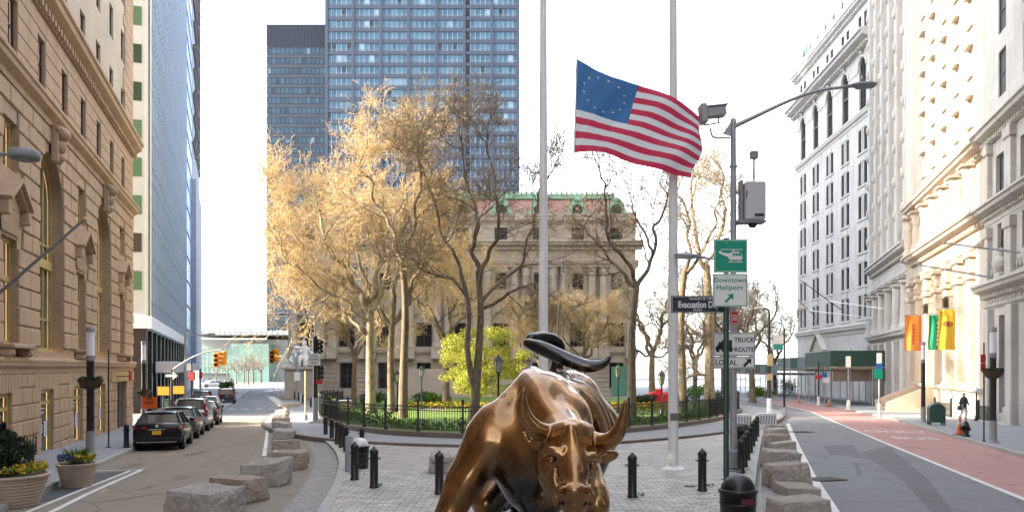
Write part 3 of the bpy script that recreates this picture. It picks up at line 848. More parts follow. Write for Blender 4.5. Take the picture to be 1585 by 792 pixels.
tw = thing('blue_steel_tower', 'tall dark blue office tower of gridded windows rising behind the trees', 'building', (tx0, TY, 0))
fl = 3.62; nfl = 38; bay = TW/7.0
mb = MB(); mb.box(0, TW, .5, 40, -2, fl*nfl)
for i in range(8): mb.box(i*bay-(.45 if 0 < i < 7 else 0)+(-.0 if i < 7 else -.9), i*bay+(.45 if 0 < i < 7 else .9 if i == 0 else 0), 0, .52, -2, fl*nfl)
for j in range(nfl+1): mb.box(0, TW, .06, .51, j*fl-.55, j*fl+.5)
mb.build('wall', m_towerframe, tw)
ww, wh = bay-.9, fl-1.05
fb = MB()
fb.box(0, ww, -.05, .02, .62, .74); fb.box(0, ww, -.05, .02, .28, .36); fb.box(0, ww, -.05, .02, wh-.1, wh)
for i in range(6): x = i*ww/5; fb.box(max(0,x-.13), min(ww,x+.13), -.06, .03, 0, wh)
for i in range(5): x = (i+.5)*ww/5; fb.box(x-.8, x-.7, -.05, .02, .7, wh); fb.box(x+.7, x+.8, -.05, .02, .7, wh)
fme = fb.mesh('window', m_towerwhite)
pms = []
for q in [TOWERGLASS('tower_glass', ww/5)]*3:
    pb = MB(); pb.quad((0,.05,0),(ww,.05,0),(ww,.05,wh),(0,.05,wh)); pms.append(pb.mesh('pane', q))
rest = MB(); restp = MB(); cnt = 0
lw = MB(); 
for j in range(nfl-1, 8, -1):
    for i in range(7):
        x, z = i*bay+.45, j*fl+.5
        if j*fl < 125 and cnt < 98:
            w = link('window', fme, tw, (x, .35, z)); link('pane', rnd.choices(pms, (5,3,1.2) if i < 6 else (2,3,3))[0], w); cnt += 1
        else:
            for k in range(6): xx = k*ww/5; rest.box(x+max(0,xx-.13), x+min(ww,xx+.13), .29, .38, z, z+wh)
            rest.box(x, x+ww, .3, .37, z+.5, z+.65)
            restp.quad((x,.4,z),(x+ww,.4,z),(x+ww,.4,z+wh),(x,.4,z+wh))
rest.build('window_rails', m_towerwhite, tw)['kind'] = 'stuff'
restp.build('window_glass', m_towerglass[0], tw)['kind'] = 'stuff'
mb = MB()
for j in range(9, nfl): mb.box(5*bay+.6, 5*bay+2.0, .3, .34, j*fl+.5, j*fl+fl-.6)
mb.build('vent_louvres', m_pane_dark, tw)

DY = 254.0
dx0 = (413-CX)/F*DY; DW = tx0-.1-dx0; DH = CZ+(HY-38)/F*DY
dk = thing('dark_slab_tower', 'lower dark office slab with ribbon windows standing left of the blue steel tower', 'building', (dx0, DY, 0))
mb = MB(); mb.box(0, DW, 0, 30, -2, DH)
for i in range(42): mb.box(i*DW/41-.06, i*DW/41+.06, -.12, .01, DH-7, DH)
mb.build('wall', m_towerdark, dk)
zr = DH-9.4; n = 0
rb = MB(); 
for i in range(14): rb.box(i*DW/14-.07+.07, i*DW/14+.14, -.16, -.02, 0, 1.95)
rb.box(0, DW, -.18, -.02, 1.85, 1.98)
rme = rb.mesh('window', m_towerdark); pb = MB(); pb.quad((0,-.03,0),(DW,-.03,0),(DW,-.03,1.95),(0,-.03,1.95))
pmA = pmB = pb.mesh('pane', TOWERGLASS('ribbon_glass', DW/14, .55))
while zr > 0:
    w = link('window', rme, dk, (0, 0, zr)); link('pane', rnd.choice((pmA, pmB, pmB)), w); zr -= 3.15

# ================================================================== custom house
m_ch = ASHLAR('grey_tan_granite', (0.37,0.315,0.255), 1.6, 0.7, .03, md=.6, stain=(0.32,0.275,0.225))
m_chtrim = MAT('carved_granite', (0.38,0.325,0.265), 0.8, var=.2, s1=.4, s2=4, stain=(0.31,0.27,0.225))
m_redroof = MAT('red_slate_roof', (0.35,0.19,0.155), 0.7, var=.12, s1=.3)
m_verdigris = MAT('green_copper', (0.25,0.43,0.30), 0.7, var=.2, s1=.6, s2=5)
HYc = 113.0
hx0 = (447-CX)/F*HYc; hx1 = (984-CX)/F*HYc; HW = hx1-hx0
ch = thing('custom_house', 'grand stone custom house with columns and red roof edged in green copper behind the park', 'building', (hx0, HYc, 0))
nb = 9; bw_ = HW/nb
ops_b, ops_w, ops_a2, ops_at = [], [], [], []
for i in range(nb):
    c = (i+.5)*bw_
    ops_b.append((c-1.0, c+1.0, -.2, 3.4)); ops_w.append((c-1.15, c+1.15, 5.7, 9.1)); ops_a2.append((c-.8, c+.8, 13.8, 16.2)); ops_at.append((c-.9, c+.9, 20.9, 22.6))
mb = MB()
facade(mb, 0, HW, -2, 4.6, ops_b, .5); facade(mb, 0, HW, 4.6, 17, ops_w+ops_a2, .5); facade(mb, 0, HW, 17, 24.3, ops_at, .5)
mb.quad((HW,0,-2),(HW,40,-2),(HW,40,24.3),(HW,0,24.3)); mb.quad((0,40,-2),(0,0,-2),(0,0,24.3),(0,40,24.3))
stones(mb, 0, HW, -1.9, 4.4, .62, 60, ops_b, .1, .03, .04)
mb.build('wall', m_ch, ch)
for o in ops_b+ops_w+ops_a2+ops_at: put_window(ch, o, .45, m_darkframe, m_pane_dark, 2, 2, .12, .1)
mb = MB()
cornice(mb, -.3, HW+.3, 4.5, 5.2, .5); cornice(mb, -.4, HW+.4, 17.0, 18.0, .5); cornice(mb, -.9, HW+.9, 19.4, 20.7, 1.3, dent=.3, dw=.5); cornice(mb, -.4, HW+.4, 23.1, 23.8, .5)
for i in range(nb+1):
    x = min(max(i*bw_, .8), HW-.8); mb.box(x-.7, x+.7, -.25, .05, 23.8, 24.7)
    if i % 2 == 0 and 0 < i < nb: mb.lathe([(.35,24.7),(.5,25.1),(.2,25.5),(.1,25.8)], 8, (x,0,0))
mb.box(-.1, HW+.1, -.15, .05, 24.25, 24.6)
for o in ops_w: mb.box(o[0]-.5, o[1]+.5, -.5, 0, 5.2, 5.6)
for o in ops_b: mb.box(o[0]-.4, o[1]+.4, -.2, .02, 3.5, 3.9)
mb.build('cornice', m_chtrim, ch)
for o in ops_w: mb = MB(); pediment(mb, (o[0]+o[1])/2, 9.9, 3.4, .9, .6); mb.build('pediment', m_chtrim, ch)
mb = MB(); mb.cbox((958-CX)/F*HYc-hx0-1.1, (958-CX)/F*HYc-hx0+1.1, -.2, -.02, -1.2, 2.9, .04); mb.build('door', MAT('green_glazed_door', (0.10,0.25,0.18), .3), ch)
for i in range(nb+1):
    for s_ in (-.8, .8):
        x = i*bw_+s_
        if x < .4 or x > HW-.4: continue
        mb = MB(); mb.box(x-.75, x+.75, -1.3, 0, 4.0, 5.6); column(mb, x, -.65, 5.6, 17.0, .62, 14, cap='corinth'); mb.build('column', m_chtrim, ch)
mb = MB()
zr0, zr1, in_ = 24.1, 27.3, 2.2
mb.add([(.6,.8,zr0),(HW-.6,.8,zr0),(HW-.6,38,zr0),(.6,38,zr0),(.6+in_,.8+in_,zr1),(HW-.6-in_,.8+in_,zr1),(HW-.6-in_,34,zr1),(.6+in_,34,zr1)], [(0,1,5,4),(1,2,6,5),(2,3,7,6),(3,0,4,7),(4,5,6,7)])
mb.build('roof', m_redroof, ch)
mb = MB()
mb.cbox(.4+in_, HW-.4-in_, .4+in_, 1.3+in_, zr1-.1, zr1+.65, .05)
for i in range(60):
    x = in_+.8+i*(HW-2*in_-1.6)/59; mb.ell((x, in_+.5, zr1+.75), (.17,.14,.24), 6, 4)
for x in (HW-.6, .6):
    sx = 1 if x > 10 else -1
    mb.tube([(x, .8, zr0), (x-sx*in_, .8+in_, zr1)], .28, 6)
mb.build('roof_crest', m_verdigris, ch)
for i in range(nb):
    c = (i+.5)*bw_
    mb = MB()
    prof = [(c + 1.25*math.cos(PI*k/14), 25.1 + 1.75*math.sin(PI*k/14)) for k in range(15)]
    mb.prism([(c-1.25, 24.1)] + prof[::-1][::1][::-1][::-1] + [(c+1.25, 24.1)] if False else [(c+1.25,24.1)] + prof + [(c-1.25,24.1)], .3, 2.6)
    for sx in (-1, 1): mb.ell((c+sx*1.35, .3, 24.5), (.35,.25,.5), 8, 6)
    mb.ell((c, .2, 26.6), (.45,.3,.4), 8, 6)
    d = mb.build('dormer', m_verdigris, ch)
    pb = MB(); pb.add([(c+.75*math.cos(2*PI*k/14), .24, 25.2+.75*math.sin(2*PI*k/14)) for k in range(14)], [tuple(range(13,-1,-1))]); pb.build('pane', m_pane_dark, d)
mb = MB()
for i in range(12): mb.box(HW*.5-9, HW*.5+9, -1.5-i*.42, -1.0-i*.42+.5, -2, 2.6-i*.33)
mb.build('steps', m_chtrim, ch)

# ================================================================== right hand row
SR = 1.0412; RZ = math.atan2(-1, -.29)
def right_at(Y): return (15.9+.29*Y, Y, 0)
m_lime = ASHLAR('grey_limestone', (0.42,0.41,0.40), 1.4, .6, .015, md=.7, var=.07, stain=(0.26,0.25,0.235))
m_limetrim = MAT('carved_limestone', (0.41,0.395,0.375), 0.8, var=.2, s1=.5, s2=5, bmp=.3, bs=25, stain=(0.24,0.225,0.205))
m_whitebrick = ASHLAR('white_limestone', (0.44,0.39,0.33), 1.2, .55, .012, md=.8, var=.05)
m_whitetrim = MAT('white_stone_trim', (0.44,0.36,0.28), 0.75, var=.1, s1=.5, s2=5)
m_pane_glare = MAT('sun_glare_pane', (0.58,0.55,0.50), 0.3, var=.05, spec=.7)  # pale pane colour stands in for windows burnt out by the sun

# nearest right building
bc = thing('columned_stone_building', 'grey classical building with fluted corner column nearest on the right', 'building', right_at(52), RZ)
LC = 45*SR
recess = [(2.6+4.6*i, 5.6+4.6*i, 0.0, 6.0) for i in range(9)]
win2 = [(2.3+4.6*i, 4.3+4.6*i, 9.6, 12.0) for i in range(9)]; win3 = [(2.0+4.6*i, 4.6+4.6*i, 13.4, 16.0) for i in range(9)]
win4 = [(2.5+4.6*i, 4.0+4.6*i, 19.5+3.9*k, 22.3+3.9*k) for k in range(4) for i in range(9)]
mb = MB()
facade(mb, 0, LC, -1.5, 8.2, recess, 1.6); facade(mb, 0, LC, 8.2, 13, win2, .3); facade(mb, 0, LC, 13, 17.6, win3, .3); facade(mb, 0, LC, 17.6, 40, win4, .16)
mb.quad((0,30,-1.5),(0,0,-1.5),(0,0,40),(0,30,40)); mb.quad((0,0,40),(LC,0,40),(LC,30,40),(0,30,40)); mb.quad((LC,0,-1),(LC,30,-1),(LC,30,40),(LC,0,40))
mb.box(2, 60, .0, 30, -1, 38, T=Matrix.Translation((LC, 3, 0)))  # unseen box past the near end, added for reflections in the bull
mb.build('wall', m_lime, bc)
for o in win2+win3: put_window(bc, o, .28, m_darkframe, [m_matt, m_matt2], 2, 2, .1, .07)
for o in win4: put_window(bc, o, .14, m_darkframe, [m_matt, m_matt2], 1, 2, .08, .06)
for o in recess: put_window(bc, o, 1.55, m_darkframe, m_pane_dark, 2, 3, .15, .1)
mb = MB()
cornice(mb, -.55, LC, 17.0, 18.0, .95, dent=.15, dw=.22); cornice(mb, -.6, LC, 12.2, 13.1, .9, dent=.12, dw=.2); cornice(mb, -.55, LC, 7.2, 8.15, .85, dent=.1, dw=.15)
cornice(mb, -.1, LC, 11.7, 12.2, .15); cornice(mb, -.1, LC, 6.5, 6.75, .2); cornice(mb, -.2, LC, 38.6, 40.2, 1.0)
k = int(LC/.55)
for i in range(k):
    mb.lathe([(.12,0),(.1,.05),(.05,.06)], 8, (0,0,0), T=Matrix.Translation((i*.55+.3, -.02, 6.98)) @ Matrix.Rotation(PI/2, 4, 'X'))
    mb.ell((i*.55+.3, -.06, 8.8), (.16,.09,.3), 6, 4)
for i in range(2, 40): mb.box(i*.5-.6, i*.5-.35+.12*(i % 3), -.06, .01, 11.85 if i % 2 else 11.8, 12.1)
mb.build('cornice', m_limetrim, bc)
for i in range(9):
    x = 1.7+4.6*i-.6
    mb = MB(); mb.cbox(x-.55, x+.55, -.4, .05, -1.2, 6.5, .04); mb.build('pilaster', m_lime, bc)
    for z0, z1 in ((8.25, 11.7), (13.15, 17.0)):
        for dx in (-.1, 3.9):
            mb = MB(); mb.cbox(x+dx-.3, x+dx+.3, -.32, .05, z0, z1-.7, .03); mb.cbox(x+dx-.4, x+dx+.4, -.42, .05, z1-.7, z1, .06); mb.build('pilaster', m_limetrim, bc)
def fluted(mb, x, y, z0, z1, r):
    n = 40; vs = []; fs = []
    for z, k in ((z0, 1), (z0+(z1-z0)*.35, 1), (z1, .86)):
        for i in range(n):
            a = 2*PI*i/n; rr = r*k*(1 if i % 2 else .9); vs.append((x+rr*math.cos(a), y+rr*math.sin(a), z))
    for j in range(2):
        for i in range(n): fs.append((j*n+i, j*n+(i+1) % n, (j+1)*n+(i+1) % n, (j+1)*n+i))
    mb.add(vs, fs)
for i in range(9):
    x = 5.5+4.6*i
    mb = MB(); fluted(mb, x, .3, .95, 5.1, .42)
    mb.lathe([(.6,.45),(.6,.6),(.48,.68),(.52,.82),(.44,.95)], 18, (x,.3,0))
    mb.lathe([(.37,5.1),(.45,5.14),(.38,5.2),(.48,5.5),(.42,5.55),(.56,5.85),(.48,5.9),(.66,6.15)], 14, (x,.3,0)); mb.cbox(x-.62, x+.62, -.32, .9, 6.15, 6.3, .02)
    for k in range(8):
        a = k*PI/4; mb.ell((x+.5*math.cos(a), .3+.5*math.sin(a), 5.75), (.13,.13,.16), 6, 5)
    mb.cbox(x-.72, x+.72, -.42, 1.0, -1.2, .45, .04); mb.build('column', m_limetrim, bc)
mb = MB(); mb.cbox(0, LC, -.75, .0, -1.3, -.55, .03); mb.cbox(1.0, LC, -1.1, -.75, -1.3, -.68, .02); mb.build('steps', m_lime, bc)
mb = MB(); x = 4.3; mb.cbox(x-.5, x+.5, -.6, -.05, 8.2, 8.5, .04); mb.lathe([(.15,8.5),(.42,8.75),(.5,9.1),(.38,9.4),(.2,9.5),(.3,9.7),(.05,10.0)], 14, (x,-.35,0)); mb.build('urn', m_limetrim, bc)

# sunlit building
bs_ = thing('sunlit_stone_building', 'white stone building blazing in low sun with two tiers of stout columns', 'building', right_at(75), RZ)
LB = 23*SR
cu = [(75-Y)*SR for Y in (70.0, 66.4, 62.7, 59.1, 55.6)]
ops_s = [(u-.55, u+.55, 19.6+3.5*k, 21.5+3.5*k) for k in range(9) for u in cu]
log = [(.9+3.42*i, .9+3.42*i+2.5, 13.2, 16.0) for i in range(6) if .9+3.42*i+2.5 < LB]
logl = [(.9+3.42*i, .9+3.42*i+2.3, 1.6, 10.6) for i in range(6) if .9+3.42*i+2.5 < LB]
mb = MB()
facade(mb, 0, LB, -2, 12, logl, .9); facade(mb, 0, LB, 12, 17, log, 1.0); facade(mb, 0, LB, 17, 55, ops_s, .16)
mb.quad((0,0,55),(LB,0,55),(LB,30,55),(0,30,55)); mb.quad((0,30,-2),(0,0,-2),(0,0,55),(0,30,55))
mb.build('wall', m_whitebrick, bs_)
for o in ops_s: put_window(bs_, o, .14, m_whitetrim, m_pane_glare, 2, 2, .08, .05)
for o in log: put_window(bs_, o, .95, m_whitetrim, m_pane_glare, 2, 2, .12, .08)
for o in logl: put_window(bs_, o, .85, m_whitetrim, m_pane_glare, 2, 3, .14, .1, rail=.75)
mb = MB()
cornice(mb, 0, LB, 16.7, 17.7, 1.0, dent=.2, dw=.3); cornice(mb, 0, LB, 12.1, 13.1, 1.0, dent=.15, dw=.3); cornice(mb, 0, LB, 10.7, 11.1, .3); cornice(mb, 0, LB, .9, 1.4, .35)
mb.build('cornice', m_whitetrim, bs_)
for u in cu:
    for k in range(9):
        z = 21.5+3.5*k; mb = MB(); mb.box(u-.75, u+.75, -.32, 0, z+.05, z+.25); mb.box(u-.14, u+.14, -.28, 0, z+.25, z+.7); mb.build('window_hood', m_whitetrim, bs_)
        mb = MB(); mb.box(u-.65, u+.65, -.2, 0, z-2.1, z-1.95); mb.build('window_sill', m_whitetrim, bs_)
for i in range(7):
    x = .35+3.42*i
    if x > LB-.2: continue
    mb = MB(); column(mb, x+.0, -.15, 13.2, 16.7, .55, 14, cap='corinth'); mb.build('column', m_whitetrim, bs_)
    mb = MB(); mb.cbox(x-.5, x+.5, -.35, .05, 1.4, 8.8, .04); mb.cbox(x-.62, x+.62, -.5, .05, 8.8, 9.2, .04); mb.cbox(x-.55, x+.55, -.4, .05, 9.25, 10.3, .06)
    for k in range(4): mb.ell((x-.3+.2*k, -.42, 9.55+.3*(k % 2)), (.13,.1,.18), 6, 5)
    mb.cbox(x-.7, x+.7, -.55, .05, 10.3, 10.7, .05); mb.build('pilaster', m_whitetrim, bs_)
m_bronze_lan = MAT('dark_bronze', (0.06,0.045,0.03), 0.5, metal=.4)
for x in (8.6, 15.5):
    mb = MB(); mb.cbox(x-.2, x+.2, -.75, -.38, 7.2, 7.9, .04); mb.lathe([(.3,7.9),(.1,8.15)], 8, (x,-.56,0)); mb.box(x-.03, x+.03, -.56, 0, 8.1, 8.16); mb.build('lantern', m_bronze_lan, bs_)
mb = MB(); mb.lathe([(1.0,-2),(1.0,9.0),(1.15,9.3),(1.0,9.6),(1.0,12.2),(1.3,12.6),(1.3,13.1),(1.02,13.3),(1.0,55)], 24, (-.2,.55,0)); mb.build('round_pier', m_whitebrick, bs_)
mb = MB()
for i in range(8): mb.box(3.2, 8.6, -3.2+i*.4, .0, -2, -.75+i*.16)
for x in (2.9, 8.7): mb.prism([(0,-1.3),(3.6,-1.3),(3.6,1.2),(3.2,1.2),(0,-.2)], -.2, .2, T=Matrix.Translation((x,-3.6,0)) @ Matrix.Rotation(PI/2, 4, 'Z'))
mb.build('entrance_steps', m_whitetrim, bs_)

# grey shaft building
ba = thing('grey_shaft_building', 'slim grey stone building with vertical piers between the white corner block and the sunlit front', 'building', right_at(98), RZ)
LA = 23*SR
mb = MB(); opsA = [(3+4.6*i, 4.4+4.6*i, 17+3.6*k, 19.4+3.6*k) for k in range(10) for i in range(4)]
opl = [(2.2+4.4*i, 4.6+4.4*i, 7.2, 10.8) for i in range(5)]; opg = [(2.2+4.4*i, 4.8+4.4*i, -1, 4.5) for i in range(5)]
facade(mb, 0, LA, -2, 12, opl+opg, .8); facade(mb, 0, LA, 12, 60, opsA, .12); mb.quad((0,0,60),(LA,0,60),(LA,30,60),(0,30,60))
mb.quad((0,30,-2),(0,0,-2),(0,0,60),(0,30,60))
mb.build('wall', m_lime, ba)
for o in opsA: put_window(ba, o, .1, m_darkframe, [m_matt, m_matt2], 1, 2, .08, .06)
for o in opl+opg: put_window(ba, o, .78, m_darkframe, m_pane_dark, 2, 2, .1, .08)
mb = MB()
cornice(mb, 0, LA, 13.6, 14.8, 1.1, dent=.2, dw=.3); cornice(mb, 0, LA, 11.4, 12, .5); cornice(mb, 0, LA, 5.4, 6.6, .9, dent=.15, dw=.3)
mb.build('cornice', m_limetrim, ba)
for i in range(6):
    x = .9+4.4*i
    mb = MB(); mb.cbox(x-.65, x+.65, -.55, .05, 14.8, 60, .08)
    for k in range(13): mb.ell((x, -.6, 18+3.4*k), (.3,.25,.55), 8, 6)
    mb.build('pier', m_limetrim, ba)
    mb = MB(); column(mb, x, -.35, 6.6, 11.4, .5, 14); mb.cbox(x-.6, x+.6, -.8, 0, -1.5, 5.4, .05); mb.build('column', m_limetrim, ba)

# corner block at the fork
bd_ = thing('white_corner_building', 'white stone corner block of paired windows with tall arched windows under its cornice', 'building', (46.2, 129, 0), math.atan2(-1, -.061))
LD = 31.06; ND = 5; wD = LD/ND
m_pale = ASHLAR('pale_grey_stone', (0.47,0.47,0.465), 1.6, .7, .012, md=.8, var=.05, stain=(0.30,0.295,0.285))
m_paletrim = MAT('pale_stone_trim', (0.47,0.465,0.45), .75, var=.12)
rowsD = [10.5, 14.65, 18.9, 23.15, 27.4, 31.6]
ops_p, ops_ar, ops_tp = [], [], []
for i in range(ND):
    c = (i+.5)*wD
    for r_ in rowsD:
        for s_ in (-1, 1): ops_p.append((c+s_*.95-.55, c+s_*.95+.55, r_-1.45, r_+1.45))
    ops_ar.append((c-1.2, c+1.2, 35.6, 42.0, 'arch'))
    for s_ in (-1, 1): ops_tp.append((c+s_*.95-.5, c+s_*.95+.5, 45.3, 47.6))
mb = MB(); facade(mb, 0, LD, -2, 34.6, ops_p, .16); facade(mb, 0, LD, 34.6, 43, ops_ar, .3); facade(mb, 0, LD, 43, 49.2, ops_tp, .16)
mb.quad((0,30,-2),(0,0,-2),(0,0,49.2),(0,30,49.2)); mb.quad((LD,0,-2),(LD,30,-2),(LD,30,49.2),(LD,0,49.2))
mb.build('wall', m_pale, bd_)
for o in ops_p+ops_tp: put_window(bd_, o, .14, m_darkframe, [m_matt, m_matt, m_matt2], 1, 2, .08, .08)
for o in ops_ar: arch_window(bd_, o, .28, m_darkframe, m_matt, cols=3, fw=.14, rails=(.5,))
mb = MB()
cornice(mb, -.2, LD+.2, 34.2, 35.2, .45); cornice(mb, -1.6, LD+.3, 43.0, 44.6, 1.7, dent=.35, dw=.4); cornice(mb, -.8, LD+.3, 48.6, 49.8, .9, dent=.2, dw=.3); cornice(mb, -.2, LD+.2, 7.2, 8.4, .5)
for i in range(ND):
    c = (i+.5)*wD
    for r_ in rowsD: mb.box(c-1.7, c+1.7, -.14, .02, r_-1.75, r_-1.5); mb.box(c-.12, c+.12, -.12, .02, r_-1.45, r_+1.45); mb.box(c-.9, c+.9, -.06, .02, r_+1.6, r_+2.3)
    for k in range(14):
        a0 = PI*k/14; a1 = PI*(k+1)/14; mb.tube([(c-1.4*math.cos(a0), -.05, 40.8+1.4*math.sin(a0)), (c-1.4*math.cos(a1), -.05, 40.8+1.4*math.sin(a1))], .16, 6)
    scroll(mb, c, -.05, 42.0, .5, .9, .4); mb.box(c-2.9, c-1.6, -.1, .02, 40.6, 40.9); mb.box(c+1.6, c+2.9, -.1, .02, 40.6, 40.9)
mb.box(-.3, LD+.2, -.2, .1, 49.8, 51.2)
# pointed doorway gable behind the shed
mb.prism([(9.4,3),(14.4,3),(14.4,5.0),(11.9,7.6),(9.4,5.0)], -.6, .02); pediment(mb, 11.9, 5.2, 5.6, 2.4, .9)
for x in (18.5, 24.5): mb.lathe([(.6,2.5),(.5,3.2),(.75,3.8),(.4,4.6),(.15,5.4)], 10, (x,-.4,0))
mb.build('cornice', m_paletrim, bd_)
mb = MB(); mb.add([(0,1.2,49.8),(LD,1.2,49.8),(LD,28,49.8),(0,28,49.8),(0+1.5,4,56),(LD-1.5,4,56),(LD-1.5,26,56),(1.5,26,56)], [(0,1,5,4),(1,2,6,5),(2,3,7,6),(3,0,4,7),(4,5,6,7)])
mb.build('roof', m_verdigris, bd_)
for i in range(9):
    x = 1.6+i*(LD-3.2)/8; mb = MB(); mb.prism([(x-.9,50.2),(x+.9,50.2),(x+.9,53.0),(x+.5,53.9),(x-.5,53.9),(x-.9,53.0)], .6, 4)
    d = mb.build('dormer', m_pale if i % 3 else m_verdigris, bd_)
    pb = MB(); pb.add([(x-.45,.55,51.2),(x+.45,.55,51.2),(x+.45,.55,52.8),(x,.55,53.3),(x-.45,.55,52.8)], [(0,1,2,3,4)]); pb.build('pane', m_pane_dark, d)
mb = MB(); mb.box(14, 19, 5, 11, 55.9, 60.5); mb.box(24.5, 28.5, 5, 11, 55.9, 61.5); mb.build('chimney', m_pale, bd_)
# ------------------------------------------------------------------ park
m_lawn = GROUNDMAT('lawn_grass', (0.06,0.125,0.010), (0.12,0.20,0.02), s1=0.4, s2=4, speck=30)
m_soil = GROUNDMAT('bed_soil', (0.05,0.035,0.025), (0.09,0.065,0.045))
m_gravel = GROUNDMAT('park_path', (0.27,0.23,0.20), (0.36,0.31,0.27))
m_iron = MAT('black_iron', (0.012,0.013,0.013), 0.45, var=.3)
m_greeniron = MAT('green_iron', (0.02,0.07,0.05), 0.5, var=.2)
sheets('lawn', [park_off(-.25)], 0.40, m_lawn)
ellp = lambda cx, cy, rx, ry, n=28: [(cx+rx*math.cos(2*PI*i/n), cy+ry*math.sin(2*PI*i/n)) for i in range(n)]
sheets('path', [ellp(1.5, 66, 9.5, 6.5)], 0.415, m_gravel)
sheets('lawn', [ellp(1.5, 66, 7.6, 4.8)], 0.43, m_lawn)
mb = MB(); kerb(mb, park_off(.28), .5*SGN, 0.1, 0.42, closed=True); o = mb.build('fence_plinth', m_kerb_brown); tag(o, 'low brown stone plinth carrying the black fence round the park', 'plinth')

# iron fence: posts and panels
fp = resample(park + [park[0]], 0.25)
# take the run facing the viewer and down both sides
pts = [p for p in fp if p.y < 88]
best = 0
for i in range(len(pts)-1):
    if (pts[i+1]-pts[i]).length > 1.0: best = i+1
pts = pts[best:] + pts[:best]
L = [0.0]
for a, b in zip(pts[:-1], pts[1:]): L.append(L[-1]+(b-a).length)
def at_len(s):
    s = min(max(s, 0), L[-1]-1e-6); lo = 0
    import bisect
    i = bisect.bisect_right(L, s)-1; f = (s-L[i])/max(1e-9, L[i+1]-L[i]); return pts[i]*(1-f)+pts[i+1]*f
NP = int(L[-1]/2.35); st = L[-1]/NP
fen = thing('park_fence', 'black iron railing with finialed posts curving round the park lawn', 'fence', (0, 40, g(40)))
off = Vector((0, 40, g(40)))
pm_ = MB(); pm_.cbox(-.045, .045, -.045, .045, 0, 1.28, .01); pm_.lathe([(.06,1.28),(.075,1.3),(.05,1.33)], 8); pm_.ell((0,0,1.39), (.07,.07,.075), 8, 6); pm_.lathe([(.09,0),(.09,.08),(.05,.12)], 8)
pme = pm_.mesh('post', m_iron)
for i in range(NP+1):
    a = at_len(i*st); link('post', pme, fen, Vector((a.x, a.y, g(a.y)+.42))-off)
    if i == NP: break
    mb = MB(); q = [at_len(i*st+st*k/3) for k in range(4)]
    for z in (.12, .95, 1.12): mb.tube([(p.x, p.y, g(p.y)+.42+z) for p in q], .022, 4, smooth=False)
    nbar = int(st/.13)
    for k in range(1, nbar):
        p = at_len(i*st+st*k/nbar); z = g(p.y)+.42; mb.box(p.x-.011, p.x+.011, p.y-.011, p.y+.011, z+.06, z+1.19)
    mb.build('panel', m_iron, fen, off=off)

# ------------------------------------------------------------------ trees
def BARK(name, a, b_, c, s=2.2):
    m, t, b = nt(name); v = coord(t, (1,1,.45))
    f1 = ramp(t, noise(t, v, s, 5, .6), .42, .6); f2 = ramp(t, noise(t, v, s*2.7, 4), .5, .62)
    t.links.new(mixc(t, f2, mixc(t, f1, a, b_), c), b.inputs['Base Color']); b.inputs['Roughness'].default_value = .85
    bump(t, b, noise(t, v, 14, 4), .5, .03); return m
m_barkpale = BARK('pale_mottled_bark', (0.30,0.25,0.17), (0.21,0.165,0.105), (0.14,0.108,0.07))
m_barkdark = BARK('dark_bark', (0.15,0.11,0.076), (0.10,0.073,0.052), (0.19,0.145,0.10))
m_barkmid = BARK('brown_bark', (0.15,0.11,0.07), (0.10,0.074,0.048), (0.20,0.15,0.095))
def LEAF(name, c, var=.3, tr=.4):
    m, t, b = nt(name)
    gi = t.nodes.new('ShaderNodeNewGeometry')
    n1 = gi.outputs['Random Per Island']
    col = mixc(t, n1, sc(c, 1-var), sc(c, 1+var)); t.links.new(col, b.inputs['Base Color']); b.inputs['Roughness'].default_value = .7
    tl = t.nodes.new('ShaderNodeBsdfTranslucent'); t.links.new(col, tl.inputs['Color'])
    mx = t.nodes.new('ShaderNodeMixShader'); mx.inputs[0].default_value = tr
    t.links.new(b.outputs[0], mx.inputs[1]); t.links.new(tl.outputs[0], mx.inputs[2])
    t.links.new(mx.outputs[0], t.nodes['Material Output'].inputs['Surface']); return m
m_bud = LEAF('golden_buds', (0.58,0.42,0.19)); m_bud2 = LEAF('brown_buds', (0.42,0.30,0.16))
m_twig = MAT('golden_twig', (0.42,0.31,0.175), .8, var=.2); m_twigg = MAT('grey_twig', (0.30,0.25,0.19), .8, var=.2); m_bud3 = LEAF('beige_buds', (0.36,0.29,0.18)); m_twigd = MAT('dark_twig', (0.25,0.18,0.115), .8, var=.2)
m_lime_leaf = LEAF('spring_leaves', (0.43,0.41,0.065)); m_lime2 = LEAF('green_spring_leaves', (0.24,0.28,0.035)); m_green = LEAF('shrub_leaves', (0.055,0.11,0.025), .5); m_green2 = LEAF('bright_shrub_leaves', (0.085,0.17,0.014), .45)
m_yellow = LEAF('yellow_petals', (0.55,0.36,0.02), .3, .3); m_violet = LEAF('violet_petals', (0.10,0.09,0.32), .4, .3); m_darkleaf = LEAF('dark_leaves', (0.035,0.055,0.03), .5)

